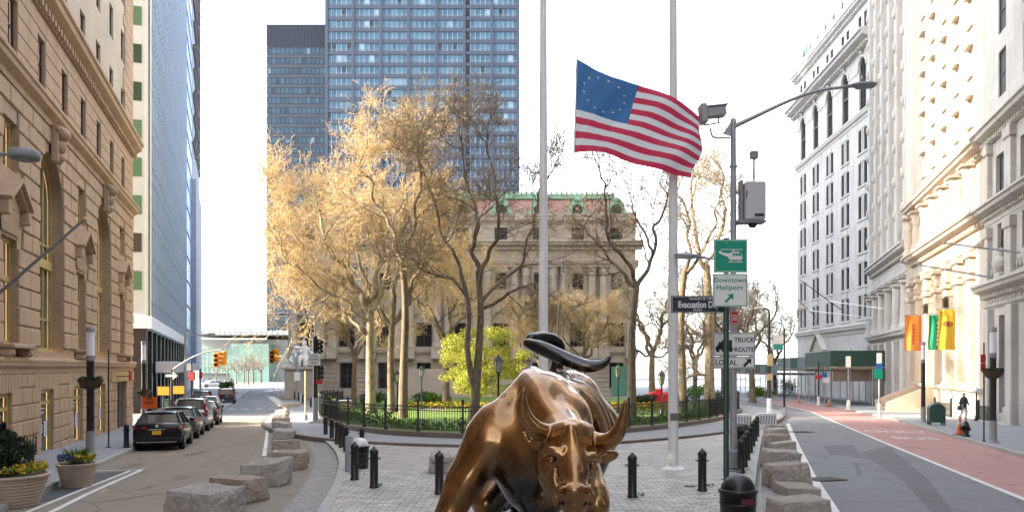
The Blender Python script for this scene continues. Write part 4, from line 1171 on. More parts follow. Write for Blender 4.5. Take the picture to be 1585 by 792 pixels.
def leafq(mb, p, s, rr):
    a = rr.random()*2*PI; b = (rr.random()-.5)*2.2
    u = Vector((math.cos(a), math.sin(a), 0)); v = Vector((-math.sin(a)*math.sin(b), math.cos(a)*math.sin(b), math.cos(b)))
    u = u*s*.5; v = v*s*.8
    mb.add([p-u*.2, p+u+v*.5, p+v*1.2, p-u+v*.5], [(0,1,2,3)])
class Tree:
    def __init__(s, seed, spread=1.0, trop=.045, budn=3, buds=.075, maxl=5, wob=.36, kids=(3,4,4,4), tw=.015):
        s.r = random.Random(seed); s.w = MB(); s.t = MB(); s.b = MB(); s.spread = spread; s.trop = trop; s.budn = budn; s.buds = buds; s.maxl = maxl; s.wob = wob; s.kids = kids; s.tw = tw
    def rv(s): return Vector((s.r.gauss(0,1), s.r.gauss(0,1), s.r.gauss(0,.8)))
    def limb(s, pts, r0, r1, level, L):
        """a drawn limb, then side branches from its outer part"""
        L *= .78
        q_ = [pts[0]]
        for a, b in zip(pts[:-1], pts[1:]):
            l_ = (b-a).length; q_ += [a*.66+b*.34+s.rv()*l_*.10, a*.3+b*.7+s.rv()*l_*.10, b]
        pts = q_; n = len(pts); rad = [r0+(r1-r0)*i/(n-1) for i in range(n)]
        fine = smooth3(pts, rad)
        s.w.tube(fine[0], fine[1], 9 if r0 > .15 else 7, caps=False)
        p, rd = fine; m_ = len(p)
        for k in range(s.kids[min(level, 3)]+2):
            f = .3+.7*(k+s.r.random())/(s.kids[min(level,3)]+2); i = min(m_-2, int(f*(m_-1)))
            d = (p[i+1]-p[i]).normalized(); s.side(p[i], d, L*(1.15-.5*f), rd[i]*.55, level+1)
        d = (p[-1]-p[-2]).normalized()
        for k in range(2): s.branch(p[-1], (d+s.rv()*.3).normalized(), L*.8, r1*.8, level+1)
    def side(s, p, d, L, r, level):
        ax = d.cross(s.rv()).normalized(); a = R(s.r.uniform(32, 68))*s.spread
        nd = (d*math.cos(a)+ax*math.sin(a)).normalized(); s.branch(p, nd, L*s.r.uniform(.7, 1.15), r, level)
    def branch(s, p, d, L, r, level):
        n = 5 if level < 3 else (4 if level == 3 else 3)
        pts = [p]; q = p.copy(); dd = d.copy(); st = L/n
        for i in range(n):
            dd = (dd + s.rv()*s.wob*.55 + Vector((0,0,s.trop*(1.0 if level < 4 else .3)))).normalized()
            q = q+dd*st; pts.append(q)
        last = level >= s.maxl
        r1 = max(s.tw*.55, r*.45); rad = [r+(r1-r)*i/n for i in range(n+1)]
        if level >= 4: s.t.tube(pts, rad, 3, caps=False)
        else: s.w.tube(pts, rad, 6 if level < 3 else 4, caps=False)
        if last:
            for k in range(s.budn):
                i = s.r.randint(1, n); d2 = (dd+s.rv()*.55+Vector((0,0,.25))).normalized(); ln = s.r.uniform(.22,.5); w_ = d2.cross(s.rv()).normalized()*s.buds*.11; p_ = pts[i]
                m2 = p_+d2*ln*.5+s.rv()*.03; s.b.add([p_-w_*.7, p_+w_*.7, m2+w_, p_+d2*ln, m2-w_], [(0,1,2,3,4)])
            return
        k = s.kids[min(level, 3)]
        for c in range(k):
            f = .25+.75*(c+s.r.random())/k; i = min(n-1, int(f*n)); t_ = f*n-i
            pp = pts[i]*(1-t_)+pts[i+1]*t_ if i+1 <= n else pts[n]
            s.side(pp, (pts[min(i+1,n)]-pts[i]).normalized(), L*(.85-.3*f), max(s.tw, rad[i]*.55), level+1)
        s.branch(pts[-1], (dd+s.rv()*.25).normalized(), L*.7, max(s.tw, r1), level+1)
    def build(s, name, label, base, bark, twig, bud, group=None):
        t = thing(name, label, 'tree', base, 0, group)
        s.w.build('trunk', bark, t, off=base)
        cr = s.t.build('crown', twig, t, off=base); s.b.build('buds', bud, cr, off=base)
        return t
def smooth3(pts, rad):
    p = [Vector(q) for q in pts]; r = list(rad)
    for _ in range(2):
        np_ = [p[0]]; nr = [r[0]]
        for i in range(len(p)-1):
            np_ += [p[i]*.75+p[i+1]*.25, p[i]*.25+p[i+1]*.75]; nr += [r[i]*.75+r[i+1]*.25, r[i]*.25+r[i+1]*.75]
        np_.append(p[-1]); nr.append(r[-1]); p, r = np_, nr
    return p, r
def wp(px, Y, dz=None):
    """polyline of image heights at depth Y (+offsets) -> world"""
    return [W(a, b, Y+(c[0] if c else 0)) for a, b, *c in px]
def base_at(px, Y, off=.4): return Vector(((px-CX)/F*Y, Y, g(Y)+off))
TG = 'bare spring trees in the park'
# tall pale plane tree at the left of the lawn
Y = 57; b = base_at(574, Y); t_ = Tree(11, kids=(4,4,4,4), budn=3, buds=.075)
t_.w.tube(*smooth3([b-Vector((0,0,.3)), b+Vector((0,0,.25))]+wp([(573,560),(573,512),(574,478)], Y), [.52,.38,.31,.28,.27]), 12, caps=False)
t_.limb(wp([(573,485),(560,455),(538,425,-.5),(512,392,-1),(498,352,-1),(488,305,-.5)], Y), .25, .10, 1, 3.8)
t_.limb(wp([(574,480),(581,440),(586,390),(590,340),(585,280)], Y), .24, .10, 1, 4.0)
t_.limb(wp([(575,482),(592,455),(600,420,1),(604,385,1),(622,335,1),(628,265,1)], Y), .2, .08, 1, 4.0)
t_.limb(wp([(574,520),(556,505),(525,480,1),(494,470,1),(462,450,1)], Y), .15, .06, 1, 3.6)
t_.limb(wp([(574,500),(545,470,-.5),(510,455,-1),(470,425,-1.5),(438,395,-2)], Y), .15, .06, 1, 4.2)
t_.limb(wp([(545,430),(515,425,.5),(480,395,.5),(452,355,.5),(440,315,.5)], Y), .13, .06, 1, 4.2)
t_.limb(wp([(560,455),(540,450),(500,420,1.5),(470,380,1.5),(455,330,2)], Y), .14, .06, 1, 3.8)
t_.build('plane_tree', 'tall plane tree with the palest trunk, at the left of the lawn', b, m_barkpale, m_twig, m_bud, TG)
# second pale trunk right beside it
Y = 60; b = base_at(606, Y); t_ = Tree(12, kids=(4,4,4,4), budn=3, buds=.075)
t_.w.tube(*smooth3([b-Vector((0,0,.3)), b+Vector((0,0,.3))]+wp([(604,560),(607,500),(610,455)], Y), [.38,.28,.24,.22,.2]), 11, caps=False)
t_.limb(wp([(610,460),(616,420),(622,360),(640,300),(650,230)], Y), .22, .08, 1, 4.2)
t_.limb(wp([(609,500),(628,475),(640,445,1),(660,410,1),(672,350,1)], Y), .2, .08, 1, 4)
t_.limb(wp([(607,505),(590,480),(570,455,2),(555,400,2),(545,330,2)], Y), .18, .07, 1, 4)
t_.build('plane_tree', 'brownish plane tree with a forked crown right behind the palest trunk', b, m_barkmid, m_twig, m_bud, TG)
# brown tree
Y = 50; b = base_at(624, Y); t_ = Tree(13, budn=3, buds=.11)
t_.w.tube(*smooth3([b-Vector((0,0,.3)), b+Vector((0,0,.25))]+wp([(625,560),(628,500),(627,450),(622,400)], Y), [.42,.31,.25,.23,.21,.19]), 10, caps=False)
t_.limb(wp([(622,405),(612,370),(600,340,1),(575,300,1),(560,240,1)], Y), .15, .06, 1, 3.4)
t_.limb(wp([(622,405),(634,370),(642,330,-1),(652,280,-1),(648,215,-1)], Y), .15, .06, 1, 3.4)
t_.limb(wp([(627,455),(640,430),(668,400,-1),(690,370,-1)], Y), .11, .05, 1, 3.0)
t_.build('plane_tree', 'brown barked tree with one straight trunk between the pale trees and the lime green tree', b, m_barkmid, m_twig, m_bud, TG)
# dark twin-stemmed tree, nearest
Y = 45.5; b = base_at(733, Y); t_ = Tree(14, budn=1, buds=.085, wob=.4, kids=(3,3,4,4))
t_.w.tube(*smooth3([b-Vector((0,0,.3)), b+Vector((0,0,.2))]+wp([(736,610),(740,560),(744,500),(744,465),(740,420)], Y), [.46,.34,.27,.22,.19,.18,.16]), 11, caps=False)
t_.w.tube(*smooth3(wp([(736,612),(727,570),(722,530),(727,490),(722,455),(714,425)], Y), [.2,.18,.16,.15,.14,.12]), 9, caps=False)
t_.limb(wp([(740,422),(734,380),(738,340),(726,290,1),(716,225,1)], Y), .15, .05, 1, 3.2)
t_.limb(wp([(742,440),(756,400),(770,360,-1),(766,300,-1),(752,220,-1)], Y), .13, .05, 1, 3.2)
t_.limb(wp([(745,478),(770,466),(800,448,-1),(826,438,-1),(846,452,-1)], Y), .12, .04, 1, 2.6)
t_.limb(wp([(743,470),(780,430,1),(812,390,1),(826,335,1),(846,280,1)], Y), .12, .05, 1, 3.0)
t_.limb(wp([(714,427),(700,385),(680,350,1),(668,300,1),(650,250,1)], Y), .11, .045, 1, 3.0)
t_.limb(wp([(722,458),(700,430),(672,425,-1),(640,400,-1)], Y), .09, .04, 1, 2.8)
t_.build('plane_tree', 'dark twin-stemmed tree nearest the fence beside the lime green tree', b, m_barkdark, m_twigd, m_bud2, TG)
# right of the flagpole
Y = 49; b = base_at(978, Y); t_ = Tree(16, budn=1, buds=.08, wob=.4, kids=(3,3,4,3))
t_.w.tube(*smooth3([b-Vector((0,0,.3)), b+Vector((0,0,.2))]+wp([(978,570),(978,520),(982,470),(986,440)], Y), [.42,.3,.24,.22,.2,.18]), 10, caps=False)
t_.limb(wp([(986,442),(1004,415),(1014,385),(1020,345),(1034,300)], Y), .15, .05, 1, 2.9)
t_.limb(wp([(986,445),(968,425),(945,405,1),(925,378,1),(905,350,1)], Y), .13, .045, 1, 2.8)
t_.limb(wp([(986,442),(975,410),(950,385,-1),(942,345,-1),(935,300,-1),(928,262,-1)], Y), .13, .045, 1, 2.8)
t_.limb(wp([(979,540),(1000,552),(1030,548,-1),(1060,540,-1)], Y), .08, .03, 1, 2.0)
t_.limb(wp([(1010,395),(1003,370),(985,340,1),(975,300,1)], Y), .09, .04, 1, 2.6)
t_.build('plane_tree', 'dark slender tree with a leaning forked crown left of the plain flagpole', b, m_barkdark, m_twigd, m_bud2, TG)
Y = 62; b = base_at(1098, Y); t_ = Tree(17, budn=1, buds=.06)
t_.w.tube(*smooth3([b-Vector((0,0,.3)), b+Vector((0,0,.3))]+wp([(1098,560),(1099,500),(1096,450),(1094,410)], Y), [.6,.42,.36,.34,.3,.26]), 11, caps=False)
t_.limb(wp([(1095,420),(1080,380),(1072,330),(1080,270)], Y), .2, .07, 1, 3.6)
t_.limb(wp([(1095,415),(1110,370),(1122,320,1),(1118,265,1)], Y), .2, .07, 1, 3.6)
t_.limb(wp([(1098,535),(1075,515),(1050,485,1),(1042,450,1)], Y), .16, .06, 1, 3.2)
t_.limb(wp([(1098,580),(1080,578),(1060,585,-1)], Y), .12, .06, 2, 2)
t_.build('plane_tree', 'pale plane tree behind the arrow signs at the right of the park', b, m_barkpale, m_twigg, m_bud3, TG)
Y = 58; b = base_at(1058, Y); t_ = Tree(18, budn=1, buds=.06)
t_.w.tube(*smooth3([b-Vector((0,0,.3)), b+Vector((0,0,.3))]+wp([(1056,560),(1054,500),(1056,450),(1060,420)], Y), [.4,.3,.26,.24,.22,.2]), 10, caps=False)
t_.limb(wp([(1060,422),(1068,380),(1064,330),(1050,290)], Y), .16, .06, 1, 3.2)
t_.limb(wp([(1060,425),(1082,395),(1100,360,-1),(1112,315,-1)], Y), .15, .06, 1, 3.2)
t_.build('plane_tree', 'brown tree directly right of the plain flagpole in the park', b, m_barkmid, m_twigg, m_bud3, TG)
# park trees further back: two grown models, copied
def grown(seed, H, bark, twig, bud, **kw):
    t_ = Tree(seed, **kw); b = Vector((0,0,0))
    t_.w.tube(*smooth3([b-Vector((0,0,.3)), Vector((0,0,.3)), Vector((.1,.1,H*.2)), Vector((0,.2,H*.36))], [.5,.38,.3,.26]), 10, caps=False)
    top = Vector((0,.2,H*.36))
    for k in range(4):
        a = k*PI/2+t_.r.random(); d = Vector((math.cos(a), math.sin(a), 0))
        t_.limb([top-Vector((0,0,.3*k)), top+d*H*.07+Vector((0,0,H*.1)), top+d*H*.16+Vector((0,0,H*.24)), top+d*H*.2+Vector((0,0,H*.36))], .2, .07, 1, H*.19)
    return t_
proto1 = grown(31, 17, m_barkmid, m_twig, m_bud, budn=3, buds=.075).build('plane_tree', 'pale budding tree standing on the back of the lawn', Vector((0,0,0)), m_barkmid, m_twig, m_bud, TG)
proto2 = grown(37, 16, m_barkmid, m_twigg, m_bud3, budn=1, buds=.07).build('plane_tree', 'brown budding tree', Vector((0,0,0)), m_barkmid, m_twigg, m_bud3, TG)
far = [ (0,690,68,.92,.5,'budding tree behind the lime green tree, left of the lantern post'),
        (0,548,78,.8,4.0,'small budding tree at the far left corner of the park'),
        (0,905,66,.62,1.1,'golden budding tree in front of the right half of the custom house'),
        (0,835,63,.6,5.2,'golden budding tree hidden behind the flag-bearing pole'),
        (1,1010,78,.95,3.0,'bare tree behind the red kiosk'),
        (1,1130,80,.9,.2,'pale bare tree at the right end of the park'),
        (1,1165,92,.95,1.9,'bare tree beyond the right end of the park fence'),
        (1,1200,118,.9,2.6,'bare tree beyond the scaffold at the end of the right street'),
        (1,1120,112,1.0,.9,'bare tree far behind the arrow signs'),
        (1,1075,100,.9,4.4,'pale bare tree far behind the brown tree by the plain flagpole')]
for i, (k, px, Y, s_, rz, lb) in enumerate(far):
    src = (proto1, proto2)[k]
    if src.get('used'): o = copy_tree(src)
    else: o = src; o['used'] = 1
    o.location = base_at(px, Y, .4 if Y < 100 and px > 480 else .1); o.rotation_euler = (0,0,rz); o.scale = (s_,)*3; o['label'] = lb
for o in (proto1, proto2): del o['used']
for o in list(COL.objects):
    if 'used' in o.keys(): del o['used']

def leafy(name, label, cat, base, blobs, n, size, mat, trunk=None, stems=0, group=None, seed=1, bark=None, two=None):
    rr = random.Random(seed); t = thing(name, label, cat, base, 0, group)
    mb = MB(); mb2 = MB()
    tot = sum(b[1][0]*b[1][1]*b[1][2] for b in blobs)
    for c, r in blobs:
        k = int(n*r[0]*r[1]*r[2]/tot)
        for i in range(k):
            while True:
                p = Vector((rr.uniform(-1,1), rr.uniform(-1,1), rr.uniform(-1,1)))
                if .25 < p.length < 1: break
            p = Vector((c[0]+p.x*r[0], c[1]+p.y*r[1], c[2]+p.z*r[2])); leafq(mb2 if (two and rr.random() < .35) else mb, p, size*rr.uniform(.6,1.4), rr)
    mb.build('crown' if cat == 'tree' else 'foliage', mat, t)
    if two: mb2.build('crown' if cat == 'tree' else 'foliage', two, t)
    if trunk:
        wb = MB()
        for pl, r0, r1 in trunk: q = smooth3(pl, [r0+(r1-r0)*i/(len(pl)-1) for i in range(len(pl))]); wb.tube(q[0], q[1], 8, caps=False)
        wb.build('trunk', bark or m_barkmid, t)
    return t
# lime green tree
Y = 55.5; b = base_at(742, Y)
rr = random.Random(5); bl_ = []
for i in range(62):
    a = rr.random()*2*PI; q = rr.random()**.6; z = rr.uniform(1.6, 5.7); w_ = 3.3*math.sqrt(max(.05, 1-((z-3.5)/2.6)**2))
    bl_.append(((q*w_*math.cos(a), q*w_*.8*math.sin(a), z), (rr.uniform(.45,.95), rr.uniform(.5,.9), rr.uniform(.3,.65))))
tr = [([(0,0,-.2),(-.3,0,.8),(-.5,.1,1.8),(-1.2,0,3.2)], .12, .05), ([(-.25,0,.7),(.4,0,1.8),(1.2,.2,3.2)], .09, .04), ([(-.3,0,.9),(-1.2,.1,1.9),(-2.2,0,2.9)], .08, .03), ([(.4,0,1.7),(.5,-.4,3),(.3,-.3,4.6)], .06, .03)]
leafy('young_leafing_tree', 'small lime green tree in fresh leaf on the lawn', 'tree', b, bl_, 26000, .095, m_lime_leaf, tr, seed=4, bark=m_barkmid, two=m_lime2)
# shrubs just inside the fence: ground cover nobody could count
rr = random.Random(9); mb = MB(); mb2 = MB()
inner = park_off(-.75); inn = resample(inner+[inner[0]], .12)
inn = [p for p in inn if p.y < 70]
for p in inn:
    for k in range(9):
        d = abs(rr.gauss(0, .75)); c = Vector((1.0, 70)) - p; c.normalize(); q = p + c*d
        h = rr.random()**1.6*(.42+.26*math.sin(p.x*1.7)*math.sin(p.y*1.3))*max(.25, 1-d*.45)
        if p.x < -6: h *= 1.9
        leafq(mb if rr.random() < .6 else mb2, Vector((q.x, q.y, g(q.y)+.42+h)), rr.uniform(.09, .2), rr)
o = mb.build('undergrowth', m_green); o['kind'] = 'stuff'; o = mb2.build('undergrowth', m_green2); o['kind'] = 'stuff'
def bed(name, c, r, n, mats, size, off=.45, hh=.25, seed=3):
    rr = random.Random(seed); bs = [MB() for m in mats]
    for i in range(n):
        a = rr.random()*2*PI; q = math.sqrt(rr.random()); x = c[0]+r[0]*q*math.cos(a); y = c[1]+r[1]*q*math.sin(a)
        k = rr.randrange(len(mats)); leafq(bs[k], Vector((x, y, g(y)+off+rr.random()*hh)), size*rr.uniform(.6,1.3), rr)
    for b_, m in zip(bs, mats):
        o = b_.build(name, m); o['kind'] = 'stuff'
bed('flower_bed', (-5.0, 66.5), (4.5, 1.6), 2600, (m_yellow, m_green2), .16, hh=.45)
bed('flower_bed', (9.6, 63), (4.2, 1.5), 3000, (m_yellow, m_yellow, m_green2), .16, hh=.5, seed=8)
bed('flower_bed', (3.5, 68), (4, 1.5), 1500, (m_yellow, m_green2), .16, hh=.4, seed=9)
# round shrubs on the lawn
for i, (px, Y, s_, lb, mt) in enumerate([(678,72,1.1,'bright green round bush behind the brown tree',m_green2),(575,74,1.2,'dark green bush at the foot of the custom house steps behind the pale trunks',m_green),(652,78,1.2,'dark low bush left of the bright green round bush',m_green),(1000,70,1.0,'dark clipped bush at the left of the red kiosk',m_darkleaf),(1045,72,1.0,'dark bush between the red kiosk and the plain flagpole',m_darkleaf),(1180,100,1.6,'green bush beside the road beyond the park',m_green2),(1212,122,2.0,'large green bush at the far bend of the right street',m_green2),(1085,96,1.7,'green bush at the back of the park behind the pale trunk',m_green2)]):
    rr = random.Random(20+i); bl_ = [((rr.uniform(-.7,.7)*s_, rr.uniform(-.5,.5)*s_, rr.uniform(.3,.8)*s_), (.5*s_,.5*s_,.4*s_)) for k in range(7)]
    leafy('bush', lb, 'bush', base_at(px, Y, .4 if Y < 95 else .05), bl_, 1300, .16, mt, seed=40+i, group='bushes in the park')
# ------------------------------------------------------------------ distance-field sculpting (one continuous surface per body)
class SDF:
    def __init__(s, lo, hi, h):
        s.lo = np.array(lo, float); s.h = h
        s.n = np.ceil((np.array(hi)-s.lo)/h).astype(int)+1
        s.d = np.full(s.n, 2.0, np.float32)
        s.ax = [s.lo[i]+h*np.arange(s.n[i]) for i in range(3)]
    def _win(s, lo, hi):
        a = np.clip(np.floor((np.array(lo)-s.lo)/s.h).astype(int), 0, s.n); b = np.clip(np.ceil((np.array(hi)-s.lo)/s.h).astype(int)+1, 0, s.n)
        return tuple(slice(i, j) for i, j in zip(a, b))
    def _grid(s, w): return np.meshgrid(*[s.ax[i][w[i]] for i in range(3)], indexing='ij', sparse=True)
    def _comb(s, w, p, k, sub):
        d = s.d[w]
        if sub:
            p = -p
            h = np.clip(.5-.5*(p-d)*-1/k*-1, 0, 1) if False else np.clip(.5+.5*(p-d)/k, 0, 1)
            s.d[w] = d*(1-h)+p*h + k*h*(1-h)
        else:
            h = np.clip(.5+.5*(d-p)/k, 0, 1)
            s.d[w] = d*(1-h)+p*h - k*h*(1-h)
    def ell(s, c, r, k=.1, rot=None, sub=False):
        c = np.array(c, float); r = np.array(r, float); m = r.max()+k*1.5+2*s.h
        w = s._win(c-m, c+m); X, Y, Z = s._grid(w)
        if X.size*Y.size*Z.size == 0: return s
        x, y, z = X-c[0], Y-c[1], Z-c[2]
        if rot is not None:
            M = np.array(rot.to_matrix().transposed()) if hasattr(rot, 'to_matrix') else np.array(rot)
            x, y, z = M[0,0]*x+M[0,1]*y+M[0,2]*z, M[1,0]*x+M[1,1]*y+M[1,2]*z, M[2,0]*x+M[2,1]*y+M[2,2]*z
        k0 = np.sqrt((x/r[0])**2+(y/r[1])**2+(z/r[2])**2); k1 = np.sqrt((x/r[0]**2)**2+(y/r[1]**2)**2+(z/r[2]**2)**2)
        s._comb(w, (k0*(k0-1)/np.maximum(k1, 1e-6)).astype(np.float32), k, sub); return s
    def cone(s, a, b, ra, rb, k=.1, sub=False):
        a = np.array(a, float); b = np.array(b, float); m = max(ra, rb)+k*1.5+2*s.h
        w = s._win(np.minimum(a, b)-m, np.maximum(a, b)+m); X, Y, Z = s._grid(w)
        if X.size*Y.size*Z.size == 0: return s
        ab = b-a; L2 = max(1e-9, (ab**2).sum())
        t = np.clip(((X-a[0])*ab[0]+(Y-a[1])*ab[1]+(Z-a[2])*ab[2])/L2, 0, 1)
        d = np.sqrt((X-a[0]-t*ab[0])**2+(Y-a[1]-t*ab[1])**2+(Z-a[2]-t*ab[2])**2)-(ra+(rb-ra)*t)
        s._comb(w, d.astype(np.float32), k, sub); return s
    def chain(s, pts, rs, k=.05, sub=False, it=2):
        p, r = smooth3([Vector(q) for q in pts], rs) if it else (pts, rs)
        for i in range(len(p)-1): s.cone(p[i], p[i+1], r[i], r[i+1], k, sub)
        return s
    def mesh(s, it=1):
        d = s.d; n = s.n; ins = d < 0
        cs = np.zeros(n-1, np.int8)
        for i in (0,1):
            for j in (0,1):
                for k in (0,1): cs += ins[i:n[0]-1+i, j:n[1]-1+j, k:n[2]-1+k]
        act = (cs > 0) & (cs < 8); idx = -np.ones(n-1, np.int64); cells = np.argwhere(act); idx[act] = np.arange(len(cells))
        acc = np.zeros((len(cells), 3)); cnt = np.zeros(len(cells))
        cor = [(i,j,k) for i in (0,1) for j in (0,1) for k in (0,1)]
        for a in cor:
            for ax in range(3):
                if a[ax]: continue
                b = list(a); b[ax] = 1
                da = d[cells[:,0]+a[0], cells[:,1]+a[1], cells[:,2]+a[2]]; db = d[cells[:,0]+b[0], cells[:,1]+b[1], cells[:,2]+b[2]]
                m = (da < 0) != (db < 0); t = da[m]/(da[m]-db[m])
                p = np.tile(np.array(a, float), (m.sum(), 1)); p[:,ax] += t; acc[m] += p; cnt[m] += 1
        v = s.lo+(cells+acc/cnt[:,None])*s.h
        faces = []
        for ax in range(3):
            o1, o2 = (ax+1) % 3, (ax+2) % 3
            sl = [slice(0, n[i]-1) for i in range(3)]; sl[o1] = slice(1, n[o1]-1); sl[o2] = slice(1, n[o2]-1)
            A = ins[tuple(sl)]; s2 = list(sl); s2[ax] = slice(1, n[ax]); B = ins[tuple(s2)]
            for flip, mk in ((False, A & ~B), (True, ~A & B)):
                e = np.argwhere(mk)
                if not len(e): continue
                e[:,o1] += 1; e[:,o2] += 1; q = []
                for du, dv in ((0,0),(-1,0),(-1,-1),(0,-1)):
                    c = e.copy(); c[:,o1] += du; c[:,o2] += dv; q.append(idx[c[:,0],c[:,1],c[:,2]])
                q = np.stack(q, 1)
                faces.append(q[:, ::-1] if flip else q)
        return v, np.concatenate(faces)
    def build(s, name, mat, parent=None, off=(0,0,0), relax=2):
        v, f = s.mesh(); v = v-np.array(off); f = f[(f >= 0).all(1)]
        for _ in range(relax):
            acc = np.zeros_like(v); cnt = np.zeros(len(v))
            for a, b in ((0,1),(1,2),(2,3),(3,0)):
                np.add.at(acc, f[:,a], v[f[:,b]]); np.add.at(acc, f[:,b], v[f[:,a]]); np.add.at(cnt, f[:,a], 1); np.add.at(cnt, f[:,b], 1)
            v = v*.5+.5*acc/np.maximum(cnt, 1)[:,None]
        me = bpy.data.meshes.new(name)
        me.vertices.add(len(v)); me.vertices.foreach_set('co', v.astype(np.float32).ravel())
        me.loops.add(len(f)*4); me.loops.foreach_set('vertex_index', f.astype(np.int32).ravel())
        me.polygons.add(len(f)); me.polygons.foreach_set('loop_start', np.arange(0, len(f)*4, 4, dtype=np.int32))
        me.polygons.foreach_set('use_smooth', np.ones(len(f), bool))
        me.update(calc_edges=True); me.validate(); me.materials.append(mat)
        o = bpy.data.objects.new(name, me); COL.objects.link(o)
        if parent is not None: o.parent = parent
        return o

# ------------------------------------------------------------------ bronze bull
def bronze():
    m, t, b = nt('polished_bronze')
    v = coord(t); tc = t.nodes.new('ShaderNodeTexCoord'); sp = t.nodes.new('ShaderNodeSeparateXYZ'); t.links.new(tc.outputs['Object'], sp.inputs[0])
    n1 = ramp(t, noise(t, v, 1.3, 5, .6), .3, .7); n2 = ramp(t, noise(t, v, 7, 5, .65), .3, .75)
    # hands keep the head, horns and shoulders polished; back and tail keep their dark patina; low chest goes black
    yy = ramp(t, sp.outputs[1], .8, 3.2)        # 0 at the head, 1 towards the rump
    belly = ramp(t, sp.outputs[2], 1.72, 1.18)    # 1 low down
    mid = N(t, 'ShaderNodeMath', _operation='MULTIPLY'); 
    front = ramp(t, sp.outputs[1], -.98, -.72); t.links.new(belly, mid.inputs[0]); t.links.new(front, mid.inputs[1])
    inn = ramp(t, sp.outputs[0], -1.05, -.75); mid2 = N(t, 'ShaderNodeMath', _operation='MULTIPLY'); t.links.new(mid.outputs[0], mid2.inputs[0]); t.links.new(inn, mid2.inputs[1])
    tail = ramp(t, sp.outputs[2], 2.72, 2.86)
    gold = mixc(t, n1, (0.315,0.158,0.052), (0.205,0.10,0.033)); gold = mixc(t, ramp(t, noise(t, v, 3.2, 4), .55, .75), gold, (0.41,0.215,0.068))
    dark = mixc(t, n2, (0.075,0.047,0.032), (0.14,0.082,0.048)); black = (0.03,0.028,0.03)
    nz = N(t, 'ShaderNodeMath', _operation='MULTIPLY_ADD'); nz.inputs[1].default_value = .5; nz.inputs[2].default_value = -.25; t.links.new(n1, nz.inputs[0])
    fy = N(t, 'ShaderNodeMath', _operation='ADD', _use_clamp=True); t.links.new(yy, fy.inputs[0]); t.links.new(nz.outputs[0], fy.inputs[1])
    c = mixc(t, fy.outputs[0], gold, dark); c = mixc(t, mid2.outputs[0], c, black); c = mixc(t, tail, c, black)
    t.links.new(c, b.inputs['Base Color']); b.inputs['Metallic'].default_value = .93
    rg = N(t, 'ShaderNodeMapRange'); rg.inputs[3].default_value = .19; rg.inputs[4].default_value = .31; b.inputs['Coat Weight'].default_value = .7; b.inputs['Coat Roughness'].default_value = .06; b.inputs['Coat IOR'].default_value = 1.5; t.links.new(n2, rg.inputs[0]); t.links.new(rg.outputs[0], b.inputs['Roughness'])
    bump(t, b, noise(t, v, 4.0, 3, .5), .10, .05)
    return m
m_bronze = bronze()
BO = Vector((.55, 11.7, 0))
bull = thing('bronze_bull_statue', 'polished brown bronze bull with lowered horned head and dark whipping tail on the setts', 'statue', BO)
s = SDF((-1.55, 9.45, -.03), (2.1, 15.6, 3.5), .0185)
P = lambda px, py, Y: tuple(W(px, py, Y))
from mathutils import Euler
# trunk of the body
s.ell((1.1,14.5,1.95), (.60,.78,.78), .2); s.ell((.88,13.5,1.85), (.62,1.1,.74), .25); s.ell((.55,12.4,2.02), (.58,.85,.70), .25)
s.ell((.42,12.05,2.16), (.38,.72,.56), .22); s.ell((.34,11.65,1.40), (.60,.66,.74), .25)
# shoulders
s.ell((-.14,11.8,1.74), (.44,.50,.58), .2, Euler((0,R(-18),0))); s.ell((.82,11.85,1.8), (.38,.5,.6), .2, Euler((0,R(12),0)))
# near foreleg (planted wide)
s.cone((-.35,11.72,1.7), (-.70,11.6,1.15), .38, .25, .15); s.chain([(-.66,11.6,1.2),(-.86,11.55,.78),(-.97,11.5,.55),(-1.03,11.45,.28),(-1.06,11.4,.12)], [.26,.19,.165,.115,.15], .08)
s.ell((-.96,11.44,.56), (.15,.16,.17), .06); s.cone((-1.06,11.38,.02), (-1.06,11.34,.14), .17, .13, .04)
s.cone((-.30,11.42,1.75), (-.78,11.42,.95), .12, .08, .12); s.cone((-.52,11.7,1.35), (-.80,11.68,.85), .14, .1, .1)
# other foreleg, knee bent forward
s.chain([(.85,11.7,1.6),(.98,11.3,1.3),(1.12,10.75,1.0)], [.32,.25,.165], .12); s.ell((1.13,10.66,.98), (.16,.17,.16), .05)
s.chain([(1.13,10.68,.95),(1.2,11.0,.55),(1.22,11.15,.2)], [.15,.12,.11], .06); s.cone((1.22,11.1,.03), (1.22,11.12,.16), .16, .13, .04)
# hind legs, crouched
for sx, st, hk, ft in ((-1, (-.43,12.9,.60), (.25,14.1,.52), (-.05,13.7,.06)), (1, (1.12,13.1,.85), (1.2,14.3,.55), (1.2,13.8,.06))):
    hip = (1.1+sx*.34, 14.25, 1.75)
    s.chain([hip, ((hip[0]+st[0])/2, 13.6, 1.3), st], [.46,.36,.2], .15); s.ell(st, (.19,.22,.19), .06)
    s.chain([st, hk], [.19,.14], .08); s.chain([hk, ((hk[0]+ft[0])/2, (hk[1]+ft[1])/2, .3), ft], [.14,.1,.13], .05); s.cone((ft[0],ft[1]-.06,.0), (ft[0],ft[1],.12), .17, .13, .04)
# neck, dewlap
s.cone((.45,12.1,2.12), (.73,10.95,1.78), .46, .33, .2); s.cone((.5,11.9,1.6), (.76,10.95,1.55), .45, .30, .2)
s.chain([(.72,10.75,1.25),(.55,11.05,1.0),(.35,11.4,.80)], [.16,.16,.2], .15)
